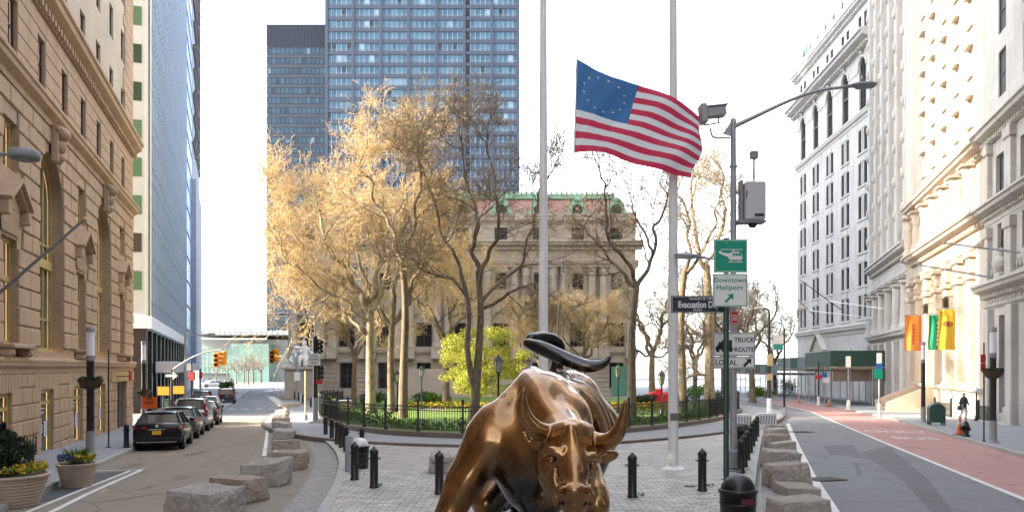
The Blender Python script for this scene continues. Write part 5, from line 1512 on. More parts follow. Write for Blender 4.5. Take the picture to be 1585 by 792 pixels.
# hump crest, muscle lines
s.chain([(.30,12.5,2.64),(.28,12.1,2.60),(.38,11.6,2.36),(.55,11.2,2.1)], [.14,.16,.13,.09], .12)
s.chain([(.2,12.1,2.55),(-.12,11.75,2.25),(-.42,11.42,1.75)], [.09,.11,.09], .12)
s.chain([(.52,11.75,2.42),(.62,11.35,2.15),(.72,11.0,1.95)], [.07,.08,.07], .08)
s.chain([(.9,12.2,2.45),(.85,11.7,2.2),(.95,11.35,1.85)], [.09,.1,.1], .1)
s.chain([(.6,12.6,2.62),(.8,13.4,2.58),(1.0,14.2,2.64),(1.1,14.8,2.62)], [.08,.07,.08,.1], .1)
for i in range(5):        # loose folds of hide over the ribs
    y = 12.3+.42*i+.1*math.sin(i*2.3); x = .76+.075*i; q_ = .8+.3*math.sin(i*3.1)
    s.chain([(x-.1,y,2.57-.01*i),(x+.22,y-.12,2.44),(x+.48,y-.2+.05*(i % 2),2.18),(x+.63,y-.22,1.75),(x+.60,y-.15,1.4)], [.03,.075*q_,.08*q_,.06,.03], .09)
for i in range(4):
    y = 12.2+.34*i; x = .45+.06*i
    s.chain([(x-.05,y,2.66),(x-.32,y-.1,2.5),(x-.5,y-.1,2.2)], [.03,.045,.03], .06)
for i in range(0): s.chain([(.05+.14*i,11.15+.1*i,2.05-.16*i),(.2+.14*i,11.0,1.55-.1*i),(.35+.1*i,10.98,1.15-.06*i)], [.03,.05,.035], .06)
# head
s.ell((.77,10.6,1.76), (.345,.34,.33), .1); s.ell((.775,10.66,1.97), (.33,.19,.13), .08)
s.cone((.775,10.52,1.88), (.79,10.14,1.5), .235, .185, .1); s.cone((.79,10.2,1.52), (.775,9.93,1.24), .185, .175, .08)
s.ell((.50,10.66,1.44), (.19,.27,.30), .2, Euler((0,R(-10),0))); s.ell((1.0,10.5,1.42), (.12,.27,.26), .08, Euler((0,R(10),0)))
s.cone((.78,10.5,1.32), (.775,10.05,1.06), .25, .15, .1)
s.ell((.775,9.9,1.24), (.235,.155,.15), .06); s.ell((.775,9.97,1.05), (.165,.15,.095), .05)
s.ell((.775,9.79,1.30), (.13,.06,.06), .05)
# forehead whorl and nose ridge
s.chain([(.76,10.33,2.02),(.775,10.25,1.8),(.785,10.08,1.55),(.785,9.9,1.38)], [.05,.055,.06,.05], .06)
for q in range(0): s.chain([(.58+.095*q,10.42,2.06),(.60+.085*q,10.30,1.95),(.66+.05*q,10.25,1.86)], [.03,.04,.02], .03)
for sx in (-1, 1):
    ex, ez = (.515, 1.63) if sx < 0 else (1.03, 1.56)
    s.ell((ex+sx*.01,10.22,ez), (.10,.085,.085), .025, sub=True); s.ell((ex,10.265,ez), (.06,.06,.055), .006)
    s.chain([(ex-sx*.13,10.18,ez+.03),(ex-sx*.05,10.17,ez+.105),(ex+sx*.06,10.22,ez+.10),(ex+sx*.11,10.32,ez+.03)], [.05,.06,.055,.03], .02)
    s.chain([(ex-sx*.10,10.17,ez-.03),(ex-sx*.02,10.18,ez-.085),(ex+sx*.08,10.26,ez-.06)], [.025,.028,.02], .02)
    s.ell((ex-sx*.115,10.16,ez+.05), (.05,.055,.13), .03, Euler((0,R(sx*-12),0)))
    s.chain([(ex-sx*.03,10.2,ez-.16),(ex-sx*.02,10.16,ez-.3),(ex+sx*.02-sx*.1,10.02,ez-.42)], [.03,.035,.02], .05)
    # nostril
    nx = .775+sx*.145
    s.ell((nx,9.80,1.285), (.075,.055,.06), .03); s.ell((nx+sx*.008,9.745,1.275), (.046,.08,.034), .012, Euler((0,R(sx*25),0)), sub=True)
    s.chain([(nx+sx*.09,9.86,1.20),(nx+sx*.07,9.92,1.1)], [.04,.03], .03)
s.chain([(.53,10.12,1.20),(.58,9.93,1.14),(.68,9.80,1.125),(.775,9.775,1.135),(.87,9.80,1.125),(.97,9.93,1.14),(1.02,10.12,1.20)], [.02]*7, .015, sub=True)
# horns
hl = [P(862,672,10.62), P(845,671,10.6), P(828,664,10.5), P(815,650,10.42), P(808,632,10.36), P(808,616,10.32), P(811,601,10.28)]
hr = [P(900,678,10.62), P(918,683,10.6), P(936,685,10.5), P(952,677,10.42), P(962,659,10.36), P(966,640,10.32), P(968,618,10.28)]
for h in (hl, hr): s.chain(h, [.125,.122,.112,.097,.077,.05,.012], .03)
# ears under the horns
s.ell(P(824,682,10.66), (.19,.05,.085), .03, Euler((R(10),R(38),0))); s.ell(P(826,680,10.61), (.13,.03,.045), .02, Euler((R(10),R(38),0)), sub=True)
s.cone(P(842,692,10.66), P(832,686,10.66), .06, .07, .05)
s.ell(P(939,706,10.66), (.17,.05,.085), .03, Euler((R(10),R(-14),0))); s.ell(P(941,708,10.61), (.12,.03,.045), .02, Euler((R(10),R(-14),0)), sub=True)
# tail
tl = [P(862,592,15.1), P(861,568,15.1), P(866,548,15.05), P(868,533,15.0), P(856,524,14.95), P(838,522,14.85), P(822,524,14.6)]
s.chain(tl, [.15,.11,.085,.075,.085,.10,.09], .05)
tl = [P(815,530,14.45), P(826,534,14.35), P(842,540,14.25), P(866,551,14.15), P(890,561,14.1), P(912,568,14.05), P(930,565,14.05), P(940,558,14.05), P(944,551,14.05)]
s.chain(tl, [.06,.10,.12,.118,.11,.095,.075,.048,.014], .04)
tl = [P(818,526,14.5), P(840,532,14.3), P(870,545,14.2), P(900,559,14.12), P(926,560,14.08)]
s.chain(tl, [.03,.045,.05,.05,.03], .02)
s.cone((1.05,14.95,2.45), P(862,585,15.1), .3, .14, .15)
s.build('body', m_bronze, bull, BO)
# ------------------------------------------------------------------ street furniture
m_black = MAT('black_paint', (0.014,0.014,0.015), 0.38, var=.35, s1=2, s2=20)
m_grey = MAT('galvanised_steel', (0.33,0.345,0.37), 0.5, metal=.35, var=.12, s2=14)
m_greyd = MAT('worn_grey_paint', (0.24,0.25,0.265), 0.6, var=.2)
m_pole = MAT('white_flagpole', (0.72,0.72,0.73), 0.4, var=.06)
m_lampwhite = MAT('white_diffuser', (0.75,0.74,0.80), 0.4, var=.02)
m_coir = MAT('coir_basket', (0.10,0.065,0.04), 0.95, var=.3, bmp=.5)
m_orange = MAT('orange_plastic', (0.75,0.13,0.02), 0.5, var=.1); m_amber = MAT('amber_paint', (0.62,0.25,0.008), 0.45, var=.1)
m_signwhite = MAT('white_sign_face', (0.72,0.72,0.71), 0.45, var=.04); m_signgreen = MAT('green_sign_face', (0.0,0.27,0.17), 0.4, var=.05)
m_signblack = MAT('black_lettering', (0.012,0.012,0.014), 0.5); m_navy = MAT('dark_navy_sign', (0.012,0.017,0.035), 0.4)
m_signback = MAT('brushed_sign_back', (0.4,0.41,0.42), .4, metal=.6)
m_darkgreen = MAT('dark_green_paint', (0.015,0.055,0.04), 0.45, var=.2); m_shedgreen = MAT('shed_green_plywood', (0.03,0.075,0.058), 0.6, var=.2); m_shedpale = MAT('pale_shed_panel', (0.14,0.20,0.20), .6, var=.2)
m_ply = MAT('brown_plywood', (0.22,0.17,0.125), .8, var=.25)
def granite(name, a, b_, c, seed=0):
    m, t, b = nt(name); v = coord(t)
    n1 = ramp(t, noise(t, v, 2.2, 6, .65), .35, .65); n2 = ramp(t, noise(t, v, 9, 6, .7), .35, .7); n3 = ramp(t, noise(t, v, 45, 3), .42, .62)
    cc = mixc(t, n2, mixc(t, n1, a, b_), c); cc = mixc(t, .36, cc, mixc(t, n3, sc(a, .4), sc(b_, 1.4)))
    t.links.new(cc, b.inputs['Base Color']); b.inputs['Roughness'].default_value = .85
    bump(t, b, noise(t, v, 9, 10, .75), 1.0, .10); return m
m_granA = granite('rough_grey_granite', (0.42,0.375,0.335), (0.54,0.505,0.47), (0.31,0.245,0.195)); m_granB = granite('rough_brown_granite', (0.42,0.33,0.25), (0.52,0.45,0.38), (0.24,0.175,0.125))

def rock(w, d, h, seed, mat, split=None):
    r = random.Random(seed); n = (9, 6, 6); mb = MB(); vs = {}; pts = []
    from mathutils import noise as mn
    def P_(i, j, k):
        if (i,j,k) in vs: return vs[(i,j,k)]
        x, y, z = i/n[0]-.5, j/n[1]-.5, k/n[2]
        ex = max(abs(x)*2, abs(y)*2, abs(z*2-1))
        p = Vector((x*w, y*d, z*h)); q = mn.noise(p*1.6+Vector((seed*3.1,0,0)))*.11*min(w,d,h) + mn.noise(p*5+Vector((0,seed*2.3,0)))*.05*min(w,d,h)
        edge = sum(1 for t_ in (abs(x)*2, abs(y)*2, abs(z*2-1)) if t_ > .98)
        dirv = Vector((x*w, y*d, (z-.5)*h)); dirv.normalize()
        p += dirv*q*1.5 - (dirv*(.05*min(w,h)) if edge > 1 else Vector((0,0,0)))
        p.x += (z)*skew[0]*h; p.y += z*skew[1]*h; p.z += (x*tilt[0]+y*tilt[1])*z*h
        p.x *= 1-taper*z
        vs[(i,j,k)] = len(pts); pts.append(p); return vs[(i,j,k)]
    skew = (r.uniform(-.1,.1), r.uniform(0,.15)); tilt = (r.uniform(-.2,.2), r.uniform(-.15,.15)); taper = r.uniform(0,.12)
    fs = []
    for i in range(n[0]):
        for j in range(n[1]): fs.append((P_(i,j,n[2]),P_(i+1,j,n[2]),P_(i+1,j+1,n[2]),P_(i,j+1,n[2])))
        for k in range(n[2]): fs.append((P_(i,0,k),P_(i+1,0,k),P_(i+1,0,k+1),P_(i,0,k+1))); fs.append((P_(i+1,n[1],k),P_(i,n[1],k),P_(i,n[1],k+1),P_(i+1,n[1],k+1)))
    for j in range(n[1]):
        for k in range(n[2]): fs.append((P_(0,j+1,k),P_(0,j,k),P_(0,j,k+1),P_(0,j+1,k+1))); fs.append((P_(n[0],j,k),P_(n[0],j+1,k),P_(n[0],j+1,k+1),P_(n[0],j,k+1)))
    mb.add(pts, fs, False); return mb
# px range, base y, height px, depth m, turn
BL = 'granite blocks along the left street'; BR = 'granite blocks along the right street'
lb_ = ['biggest rough granite block at the near end of the left row', 'second granite block from the near end of the left row, lower and overlapping it', 'craggy wide granite block third from the near end of the left row', 'brown faced granite block fourth from the near end of the left row', 'flat topped granite block fifth from the near end of the left row', 'sixth granite block from the near end of the left row', 'seventh granite block from the near end of the left row', 'eighth granite block from the near end of the left row', 'ninth granite block from the near end of the left row', 'tenth granite block from the near end of the left row', 'eleventh granite block, beside the pale slab at the far end of the left row', 'pale slab of granite lying at the far end of the left row']
lst = [(255,352,808,62,1.1,-.3),(325,394,781,50,.95,-.35),(367,440,753,45,.9,-.2),(411,467,729,34,.9,-.05),(419,458,696,18,.9,0),(422,452,680,17,.9,0),(420,447,668,17,.9,0),(419,445,659,14,.9,0),(418,444,652,13,.9,0),(424,445,645,12,.8,0),(430,446,637,12,.8,.1),(433,462,632,10,1.2,.1)]
for i, (a, b, yb, hp, dep, rz) in enumerate(lst):
    c = G((a+b)/2, yb); sc_ = c.y/F; w = (b-a)*sc_*.95; h = max(.22, (hp-dep*2.2/c.y**2*F)*sc_)
    o = rock(w, dep, h, 3+i, None).build('granite_block', m_granB if i in (1,3,4,7) else m_granA, loc=(c.x, c.y+dep*.45, c.z-.02)); o.rotation_euler = (0,0,rz); tag(o, lb_[i], 'stone block', BL)
lb2 = ['granite block nearest the viewer beside the right street', 'low layered granite slab just beyond the nearest block on the right', 'bulky dark granite boulder third from the near end on the right', 'squared granite block fourth from the near end on the right', 'pale slanting granite block fifth from the near end on the right', 'brown granite block sixth from the near end on the right', 'seventh granite block from the near end on the right, by the white barriers', 'farthest small granite block on the right, by the traffic island']
lst = [(1206,1290,812,50,1.1,0),(1214,1272,768,22,.9,.05),(1194,1260,757,46,1.1,-.1),(1190,1243,727,34,1.0,0),(1198,1235,703,22,.9,0),(1191,1224,693,24,.9,0),(1190,1221,677,16,.9,0),(1189,1216,666,11,.9,0)]
for i, (a, b, yb, hp, dep, rz) in enumerate(lst):
    c = G((a+b)/2, yb); sc_ = c.y/F; w = (b-a)*sc_*.95; h = max(.22, (hp-dep*2.2/c.y**2*F)*sc_)
    o = rock(w, dep, h, 23+i, None).build('granite_block', m_granB if i in (5,) else m_granA, loc=(c.x, c.y+dep*.45, c.z-.02)); o.rotation_euler = (0,0,rz); tag(o, lb2[i], 'stone block', BR)
c = G(690,733,.1); o = rock(.95,.8,.5,77,None).build('granite_block', m_granA, loc=(c.x-.05, c.y+.4, c.z-.02)); tag(o, 'pale granite cube standing on the setts behind the bull shoulder', 'stone block')

# bollards
def bollard_mesh():
    b = MB(); b.lathe([(.115,0),(.115,.04),(.098,.06),(.098,.82),(.108,.83),(.108,.87),(.09,.90),(.06,.935),(.03,.95)], 14); b.ell((0,0,.955), (.035,.035,.03), 8, 5)
    q = MB(); q.tube([(-.125,0,.70),(-.10,0,.70)], .018, 6); q.tube([(.10,0,.70),(.125,0,.70)], .018, 6)
    for sx in (-1,1):
        q.tube([(sx*.14,0,.70+.025*math.sin(0))]+[(sx*.135+sx*.02*math.cos(a*PI/4),0,.70+.025*math.sin(a*PI/4)) for a in range(9)], .006, 4)
    return b.mesh('post', m_black), q.mesh('chain_eye', m_black)
bpost, beye = bollard_mesh()
def bollard(px, py, label, off=.1, s=1.0):
    c = G(px, py, off); t = thing('bollard', label, 'bollard', c, 0, 'black bollards round the setts'); t.scale = (s,s,s)
    link('post', bpost, t); link('chain_eye', beye, t)
for a in [(680,764,'black bollard left of the bull shoulder in front of the pale granite cube'),(579,754,'black bollard standing forward of the grey cylinder on the left'),(549,742,'black bollard beside the silver topped bin on the left'),(535.5,698,'fifth black bollard from the far end of the left curve'),(528.5,692,'fourth black bollard from the far end of the left curve'),(522,687,'third black bollard from the far end of the left curve'),(513.5,681,'second black bollard from the far end of the left curve'),(504,675,'black bollard at the far end of the left curve'),(978.7,769,'lone black bollard right of the bull horn'),(1087,759,'lone black bollard left of the green sign post'),
          (1147,732,'nearest black bollard in the right hand line, close behind the grey lamp pole'),(1152,722,'second nearest black bollard in the right hand line'),(1156.5,711,'third black bollard in the right hand line'),(1161,700,'fourth black bollard in the right hand line'),(1165,690,'fifth black bollard in the right hand line'),(1169,682,'sixth black bollard in the right hand line'),(1172,675,'farthest black bollard in the right hand line, by the white barrier')]: bollard(*a)
bollard(47, 737, 'black bollard on the left pavement behind the big planter', .14, .95); bollard(195.5, 692, 'black bollard on the left pavement beside the black car', .14, .95)
bollard(560,697,'small black bollard behind the silver topped bin',.1,.9)
# grey cylinder and silver-topped bin
c = G(540,729,.1); mb = MB(); mb.lathe([(.11,0),(.11,.98),(.09,1.0),(.02,1.01)], 14); o = mb.build('bollard', m_greyd, loc=c); tag(o, 'pale grey plain cylinder bollard next to the silver topped bin', 'bollard')
def binthing(px, py, label, r, h, domemat, bodymat, band=None, Y=None):
    c = G(px, py, .1) if Y is None else Vector(((px-CX)/F*Y, Y, g(Y)+.1)); t = thing('litter_bin', label, 'litter bin', c)
    b = MB(); b.lathe([(r*.86,0),(r*.9,.03),(r,h*.93),(r*1.06,h*.93),(r*1.08,h),(r*.95,h*1.01)], 28, capt=False)
    for z in (.2,.45,.68): b.lathe([(r*(.905+.1*z)+.0,h*z-.02),(r*(.905+.1*z)+.018,h*z),(r*(.905+.1*z),h*z+.02)], 28, capb=False, capt=False)
    b.build('body', bodymat, t)
    d = MB(); n = 28; H = h*.36; rows = 9; vs = []; fs = []
    for j in range(rows+1):
        a = PI/2*j/rows; rr_ = r*.93*math.cos(a) if j < rows else .001
        for i in range(n): q = 2*PI*i/n; vs.append((rr_*math.cos(q), rr_*math.sin(q), h+H*math.sin(a)))
    for j in range(rows):
        for i in range(n):
            if 2 <= j <= 5 and (9 <= i <= 13): continue          # the hatch
            fs.append((j*n+i, j*n+(i+1) % n, (j+1)*n+(i+1) % n, (j+1)*n+i))
    d.add(vs, fs, True); d.build('dome_lid', domemat, t)
    k = MB(); k.lathe([(r*.8,h*.98),(r*.8,h+.005)], 20); k.build('liner', m_signblack, t)
    if band:
        q = MB(); n = 9; vs = []; fs = []
        for i in range(n):
            a = R(-95)+R(48)*i/(n-1)
            for z in (.70,.84): vs.append((r*1.0*math.cos(a), r*1.0*math.sin(a), h*z))
        for i in range(n-1): fs.append((2*i,2*i+2,2*i+3,2*i+1))
        q.add(vs, fs, True); q.build('sticker', band, t)
    return t
m_sticker = MAT('faded_red_sticker', (0.11,0.018,0.022), .5, var=.4)
binthing(1142, 0, 'black litter bin with domed lid and faded red sticker nearest the viewer', .30, .73, m_black, m_black, m_sticker, Y=13.3)
binthing(557, 724, 'litter bin with a silver domed lid among the left bollards', .27, .66, MAT('silver_lid', (0.6,0.61,0.62), .4, metal=.2), m_black)
binthing(1149, 693, 'small black domed litter bin behind the right hand bollards', .33, .72, m_black, m_black)

# ---------------------------------------------------------------- lamps
def column_lamp(px, py, label, basket=None, H=4.4, off=.14):
    c = G(px, py, off); t = thing('column_lamp', label, 'street lamp', c, 0, 'cylinder topped lamp posts')
    mb = MB(); mb.lathe([(.24,0),(.24,.03),(.17,.06),(.15,.1),(.145,H*.19)], 16); mb.build('base', m_greyd, t)
    mb = MB(); mb.lathe([(.125,H*.19),(.12,H*.78)], 16); mb.build('pole', m_black, t)
    mb = MB(); mb.lathe([(.135,H*.775),(.135,H*.795),(.125,H*.8),(.125,H*.96)], 18); mb.build('diffuser', m_lampwhite, t)
    mb = MB(); mb.lathe([(.13,H*.735),(.13,H*.777)], 16); mb.lathe([(.14,H*.958),(.14,H*.995),(.1,H)], 16); mb.build('collar', m_greyd, t)
    if basket:
        b = MB(); z = H*basket; b.lathe([(.13,z-.3),(.28,z-.22),(.38,z-.06),(.41,z),(.39,z+.02),(.2,z-.02)], 18); bk = b.build('basket', m_coir, t)
        l = MB(); r_ = random.Random(3)
        for i in range(160): a = r_.random()*6.28; q = r_.uniform(.15,.38); leafq(l, Vector((q*math.cos(a), q*math.sin(a), z+r_.random()*.08)), .07, r_)
        l.build('dried_plants', m_darkleaf, bk)
        b = MB(); b.lathe([(.42,z-.01),(.42,z+.02)], 18, capb=False, capt=False)
        for i in range(8): a = i*PI/4; b.tube([(.13*math.cos(a), .13*math.sin(a), z-.32),(.3*math.cos(a), .3*math.sin(a), z-.23),(.415*math.cos(a), .415*math.sin(a), z)], .009, 4)
        b.build('bracket', m_black, bk)
    return t
column_lamp(140, 704, 'black lamp post with glowing white cylinder top and coir basket by the tan building', .585, 4.36)
column_lamp(1537, 684, 'black lamp post with white cylinder top and coir basket on the right pavement', .62, 4.75)
column_lamp(1429, 653, 'black lamp post with white cylinder top and no basket near the green mailbox', None, 5.0)
column_lamp(222.5, 656, 'black lamp post with white cylinder top and coir basket behind the parked black car', .40, 4.9)

def cobra(mb, p, d, L=.75, w=.17):
    d = Vector(d); d.z = 0; d.normalize(); a = math.atan2(d.y, d.x)
    T = Matrix.Translation(p) @ Matrix.Rotation(a, 4, 'Z') @ Matrix.Rotation(R(-4), 4, 'Y')
    mb.ell((L*.5,0,.02), (L*.52,w,.085), 16, 8, T=T); mb.cbox(L*.25,L*.92,-w*.72,w*.72,-.075,-.02,.02,T=T); mb.tube([T @ Vector((-.15,0,0)), T @ Vector((.25,0,.02))], .05, 8)
def anchor(t, p): return Vector(p)-t.location
# big grey pole on the right of the plaza
Y = 22.6; c = Vector(((1135-CX)/F*Y, Y, g(Y)+.1))
t = thing('street_light', 'tall grey steel street light pole with camera, equipment case and long curved arm', 'street light', c)
mb = MB(); mb.tube([(0,0,0),(0,0,9.85)], [.105,.075], 14); mb.lathe([(.085,9.82),(.085,9.95),(.03,10.0)], 12)
for z in (3.0,4.6,6.1,8.6): mb.lathe([(.115,z),(.115,z+.06)], 14)
mb.build('pole', m_grey, t)
mb = MB(); mb.cbox(-.26,.26,-.24,.24,0,.06,.02); mb.cbox(-.20,.20,-.19,.19,.05,.62,.07); mb.build('base', m_greyd, t)
def Q(px, py, dy=0): return Vector(W(px, py, Y+dy))-c
mb = MB(); p_ = [Q(1136,196),Q(1170,180),Q(1220,156),Q(1265,140),Q(1312,134)]; f_ = smooth3(p_, [.07,.06,.05,.045,.04]); mb.tube(f_[0], f_[1], 10)
mb.prism([(Q(1119,207).x,Q(1119,207).z),(Q(1134,212).x,Q(1134,212).z),(Q(1140,190).x,Q(1140,190).z),(Q(1134,184).x,Q(1134,184).z)], -.02, .02)
mb.build('arm', m_grey, t)
mb = MB(); cobra(mb, Q(1315,134), (1,0,0), .78, .16); mb.build('lamp_head', m_greyd, t)
mb = MB(); f_ = smooth3([Q(1140,395),Q(1115,402),Q(1098,400),Q(1084,398)], [.03]*4); mb.tube(f_[0], f_[1], 8); cobra(mb, Q(1084,398), (-1,0,0), .76, .17); mb.ell(Q(1062,391), (.05,.05,.06), 8, 6); mb.build('lower_lamp_head', m_grey, t)
cm = MB(); f_ = smooth3([Q(1130,213),Q(1108,214),Q(1101,210),Q(1100,198)], [.028]*4); cm.tube(f_[0], f_[1], 8); cm.tube([Q(1090,194),Q(1114,190)], .025, 8); cm.tube([Q(1112,191),Q(1112,180)], .025, 8); cmo = cm.build('camera_bracket', m_grey, t)
mb = MB(); cc = Q(1106,174); T = Matrix.Translation(cc) @ Matrix.Rotation(R(-6), 4, 'Y'); mb.cbox(-.26,.30,-.16,.16,-.15,.13,.03,T=T); mb.cbox(-.26,.36,-.19,.19,.13,.17,.01,T=T); mb.cbox(-.42,-.24,-.2,.2,-.28,.24,.02,T=T); mb.build('camera_housing', MAT('pale_camera_case', (0.30,0.31,0.31), .4, var=.2), t)
eq = MB(); a0, a1 = Q(1150,283), Q(1182,342); eq.cbox(a0.x,a1.x,-.25,.2,a1.z,a0.z,.04); eqo = eq.build('equipment_case', MAT('off_white_case', (0.50,0.51,0.53), .45, var=.08), t)
mb = MB(); mb.cbox(Q(1144,283).x, Q(1149,343).x, -.12,.12, Q(0,343).z, Q(0,280).z, .02); mb.tube([Q(1167,282),Q(1167,246)], .03, 8); mb.cbox(Q(1161,0).x,Q(1173,0).x,-.08,.08,Q(0,246).z,Q(0,234).z,.02); mb.cbox(.05,Q(1183,0).x,-.2,.2,Q(0,346).z,Q(0,342).z,.01); mb.cbox(.05,Q(1150,0).x,-.03,.03,Q(0,300).z,Q(0,296).z,.01); mb.build('mounting', m_greyd, eqo)
mb = MB(); mb.ell(Q(1165,347), (.13,.13,.11), 12, 8); mb.cbox(Q(1164,0).x,Q(1178,0).x,-.27,-.25,Q(0,337).z,Q(0,333).z,.004); mb.tube([Q(1153,288),Q(1157,297,-.3),Q(1155,306,-.3)], .015, 5); mb.build('dome_camera', m_black, eqo)
# truck route sign on that pole
def sign_board(par, name, px0, px1, py0, py1, face, c, Yd, border=None, t_=.012):
    x0, x1 = W(px0,0,Yd).x-c.x, W(px1,0,Yd).x-c.x; z1, z0 = W(0,py0,Yd).z-c.z, W(0,py1,Yd).z-c.z; y = Yd-c.y
    mb = MB(); mb.cbox(x0,x1,y,y+t_,z0,z1,.004); o = mb.build(name, face, par)
    if border:
        m_, bw_, ins = border; b = MB(); e = ins
        for (a,b_,cc,d) in ((x0+e,x1-e,z1-e-bw_,z1-e),(x0+e,x1-e,z0+e,z0+e+bw_),(x0+e,x0+e+bw_,z0+e,z1-e),(x1-e-bw_,x1-e,z0+e,z1-e)): b.box(a,b_,y-.003,y-.0005,cc,d)
        b.build('border', m_, o)
    return o, (x0,x1,z0,z1,y)
def put_text(par, body, x, y, z, size, mat, sx=1.0, bold=0.0, space=1.0, align='CENTER'):
    return link('lettering', text_mesh(body, size, mat, sx=sx, bold=bold, space=space, ex=.001, align=align), par, (x, y-.004, z))
Ys = Y-.14
s1, (x0,x1,z0,z1,y) = sign_board(t, 'truck_route_sign', 1103.5,1169,514.5,551, m_signwhite, c, Ys, (m_signblack,.018,.015))
s2, (u0,u1,v0,v1,y) = sign_board(t, 'arrow_sign', 1103.5,1169,551.5,570, m_signwhite, c, Ys, (m_signblack,.018,.015))
px_ = lambda p: W(p,0,Ys).x-c.x
pz_ = lambda p: W(0,p,Ys).z-c.z
put_text(s1,'TRUCK', px_(1152), y, pz_(526), .185, m_signblack, .9, .004, 1.05); put_text(s1,'ROUTE', px_(1152), y, pz_(541), .185, m_signblack, .9, .004, 1.05)
put_text(s2,'LOCAL', px_(1124), y, pz_(561), .21, m_signblack, .9, .004, 1.05)
mb = MB()      # truck pictogram
def rect(a,b_,cc,d): mb.box(px_(a),px_(b_),y-.006,y-.001,pz_(d),pz_(cc))
rect(1117,1133,526,539); rect(1110,1117.5,533,541); rect(1112,1117,529,534); rect(1107.5,1111,536,541); rect(1117,1136,539,541)
for q in (1111,1120,1131): mb.lathe([(.05,0),(.05,.006)], 12, T=Matrix.Translation((px_(q),y,pz_(542))) @ Matrix.Rotation(PI/2,4,'X'))
mb.build('truck_pictogram', m_signblack, s1)
def arrow(par, x, z, y, L, mat, w=.045, ang=45):
    mb = MB(); T = Matrix.Translation((x,y,z)) @ Matrix.Rotation(R(-ang),4,'Y')
    mb.box(-L*.5,L*.2,-.006,-.001,-w*.5,w*.5,T=T); mb.prism([(L*.5,0),(L*.08,L*.36),(L*.16,0),(L*.08,-L*.36)][::-1], -.006, -.001, T=T); mb.build('arrow', mat, par)
arrow(s2, px_(1157), pz_(560.5), y, .3, m_signblack, .075)
# green post with the heliport sign
Yp = 20.1; c2 = Vector(((1123.5-CX)/F*Yp, Yp, g(Yp)+.1))
hp = thing('signpost', 'dark green perforated post carrying the green heliport sign and a street name', 'sign post', c2)
mb = MB(); zt = W(0,368,Yp).z-c2.z
mb.box(-.045,.045,-.004,.004,0,zt); mb.box(-.05,-.042,-.035,.004,0,zt); mb.box(.042,.05,-.035,.004,0,zt); mb.box(-.07,-.05,-.037,-.03,0,zt); mb.box(.05,.07,-.037,-.03,0,zt)
mb.build('post', m_darkgreen, hp)
mb = MB()
for i in range(int(zt/.05)): mb.box(-.011,.011,-.0065,-.0045,i*.05,i*.05+.022)
mb.build('punched_holes', m_grey, hp)
Yq = Yp-.05; px_ = lambda p: W(p,0,Yq).x-c2.x
pz_ = lambda p: W(0,p,Yq).z-c2.z
h1, (x0,x1,z0,z1,y) = sign_board(hp, 'heliport_pictogram_sign', 1104.5,1157.5,370,422, m_signgreen, c2, Yq, (m_signwhite,.018,.02))
h2, (x0,x1,z0,z1,y) = sign_board(hp, 'heliport_sign', 1103.5,1157,423,474.5, m_signwhite, c2, Yq, (m_signgreen,.018,.015))
put_text(h2,'Downtown', px_(1130), y, pz_(433.5), .165, m_signgreen, 1.0, .003, 1.08); put_text(h2,'Heliport', px_(1129), y, pz_(445), .165, m_signgreen, 1.05, .004, 1.12)
arrow(h2, px_(1129), pz_(461), y, .30, m_signgreen, .055)
mb = MB(); T = Matrix.Translation((0,0,0))     # helicopter
def poly(pts): mb.prism([(px_(a),pz_(b_)) for a,b_ in pts][::-1], y-.006, y-.001)
poly([(1133,390),(1143,389),(1148,393),(1149.5,400),(1148,402),(1130,402),(1126,397),(1114,392.5),(1112,388.5),(1115,388),(1119,391),(1128,392)])
poly([(1115,385.5),(1149,385.5),(1149,386.6),(1115,386.6)]); poly([(1127,404.5),(1150,404.5),(1149,405.8),(1127,405.8)]); poly([(1134,386),(1136,386),(1136,390),(1134,390)]); poly([(1131,402),(1132,402),(1132,405),(1131,405)]); poly([(1144,402),(1145,402),(1145,405),(1144,405)])
mb.build('helicopter_pictogram', m_signwhite, h1)
mb = MB(); y -= .003
for a,b_ in ((1134,1137.3),(1138.2,1141.5),(1142.4,1147)): poly([(a,391.5),(b_,391.5),(b_,396),(a,396)])
mb.build('cabin_windows', m_signgreen, h1); y += .003
Ye = Yp+.06; pe = lambda p: W(p,0,Ye).x-c2.x; pze = lambda p: W(0,p,Ye).z-c2.z
ev, (x0,x1,z0,z1,ye) = sign_board(hp, 'street_name_sign', 1039,1130,457.5,484, m_navy, c2, Ye, (m_signwhite,.008,.02))
put_text(ev,'Evacuation Day', pe(1081), ye, pze(471.5), .23, m_signwhite, .72, .006); put_text(ev,'November 25, 1783', pe(1085), ye, pze(462), .075, m_signwhite, .95, .001); put_text(ev,'PLAZA', pe(1080), ye, pze(479.5), .075, m_signwhite, 1, .001)
rs, (x0,x1,z0,z1,yr) = sign_board(hp, 'red_sign', 1131,1143.5,481,501, m_redsign, c2, Yp+.09, (m_signwhite,.008,.012))
mb = MB()
for q in (.30,.45,.62): mb.box(x0+.04, x1-.04, yr-.004, yr-.001, z0+(z1-z0)*q, z0+(z1-z0)*q+.018)
mb.build('print_lines', m_signwhite, rs)
for zz_ in (pz_(377),pz_(415),pz_(430),pz_(468)): pass
mb = MB()
for q in (376,428,470): mb.lathe([(.016,0),(.016,.012)], 8, T=Matrix.Translation((0,Yq-c2.y-.001,pz_(q))) @ Matrix.Rotation(PI/2,4,'X'))
mb.build('bolt', m_grey, hp)

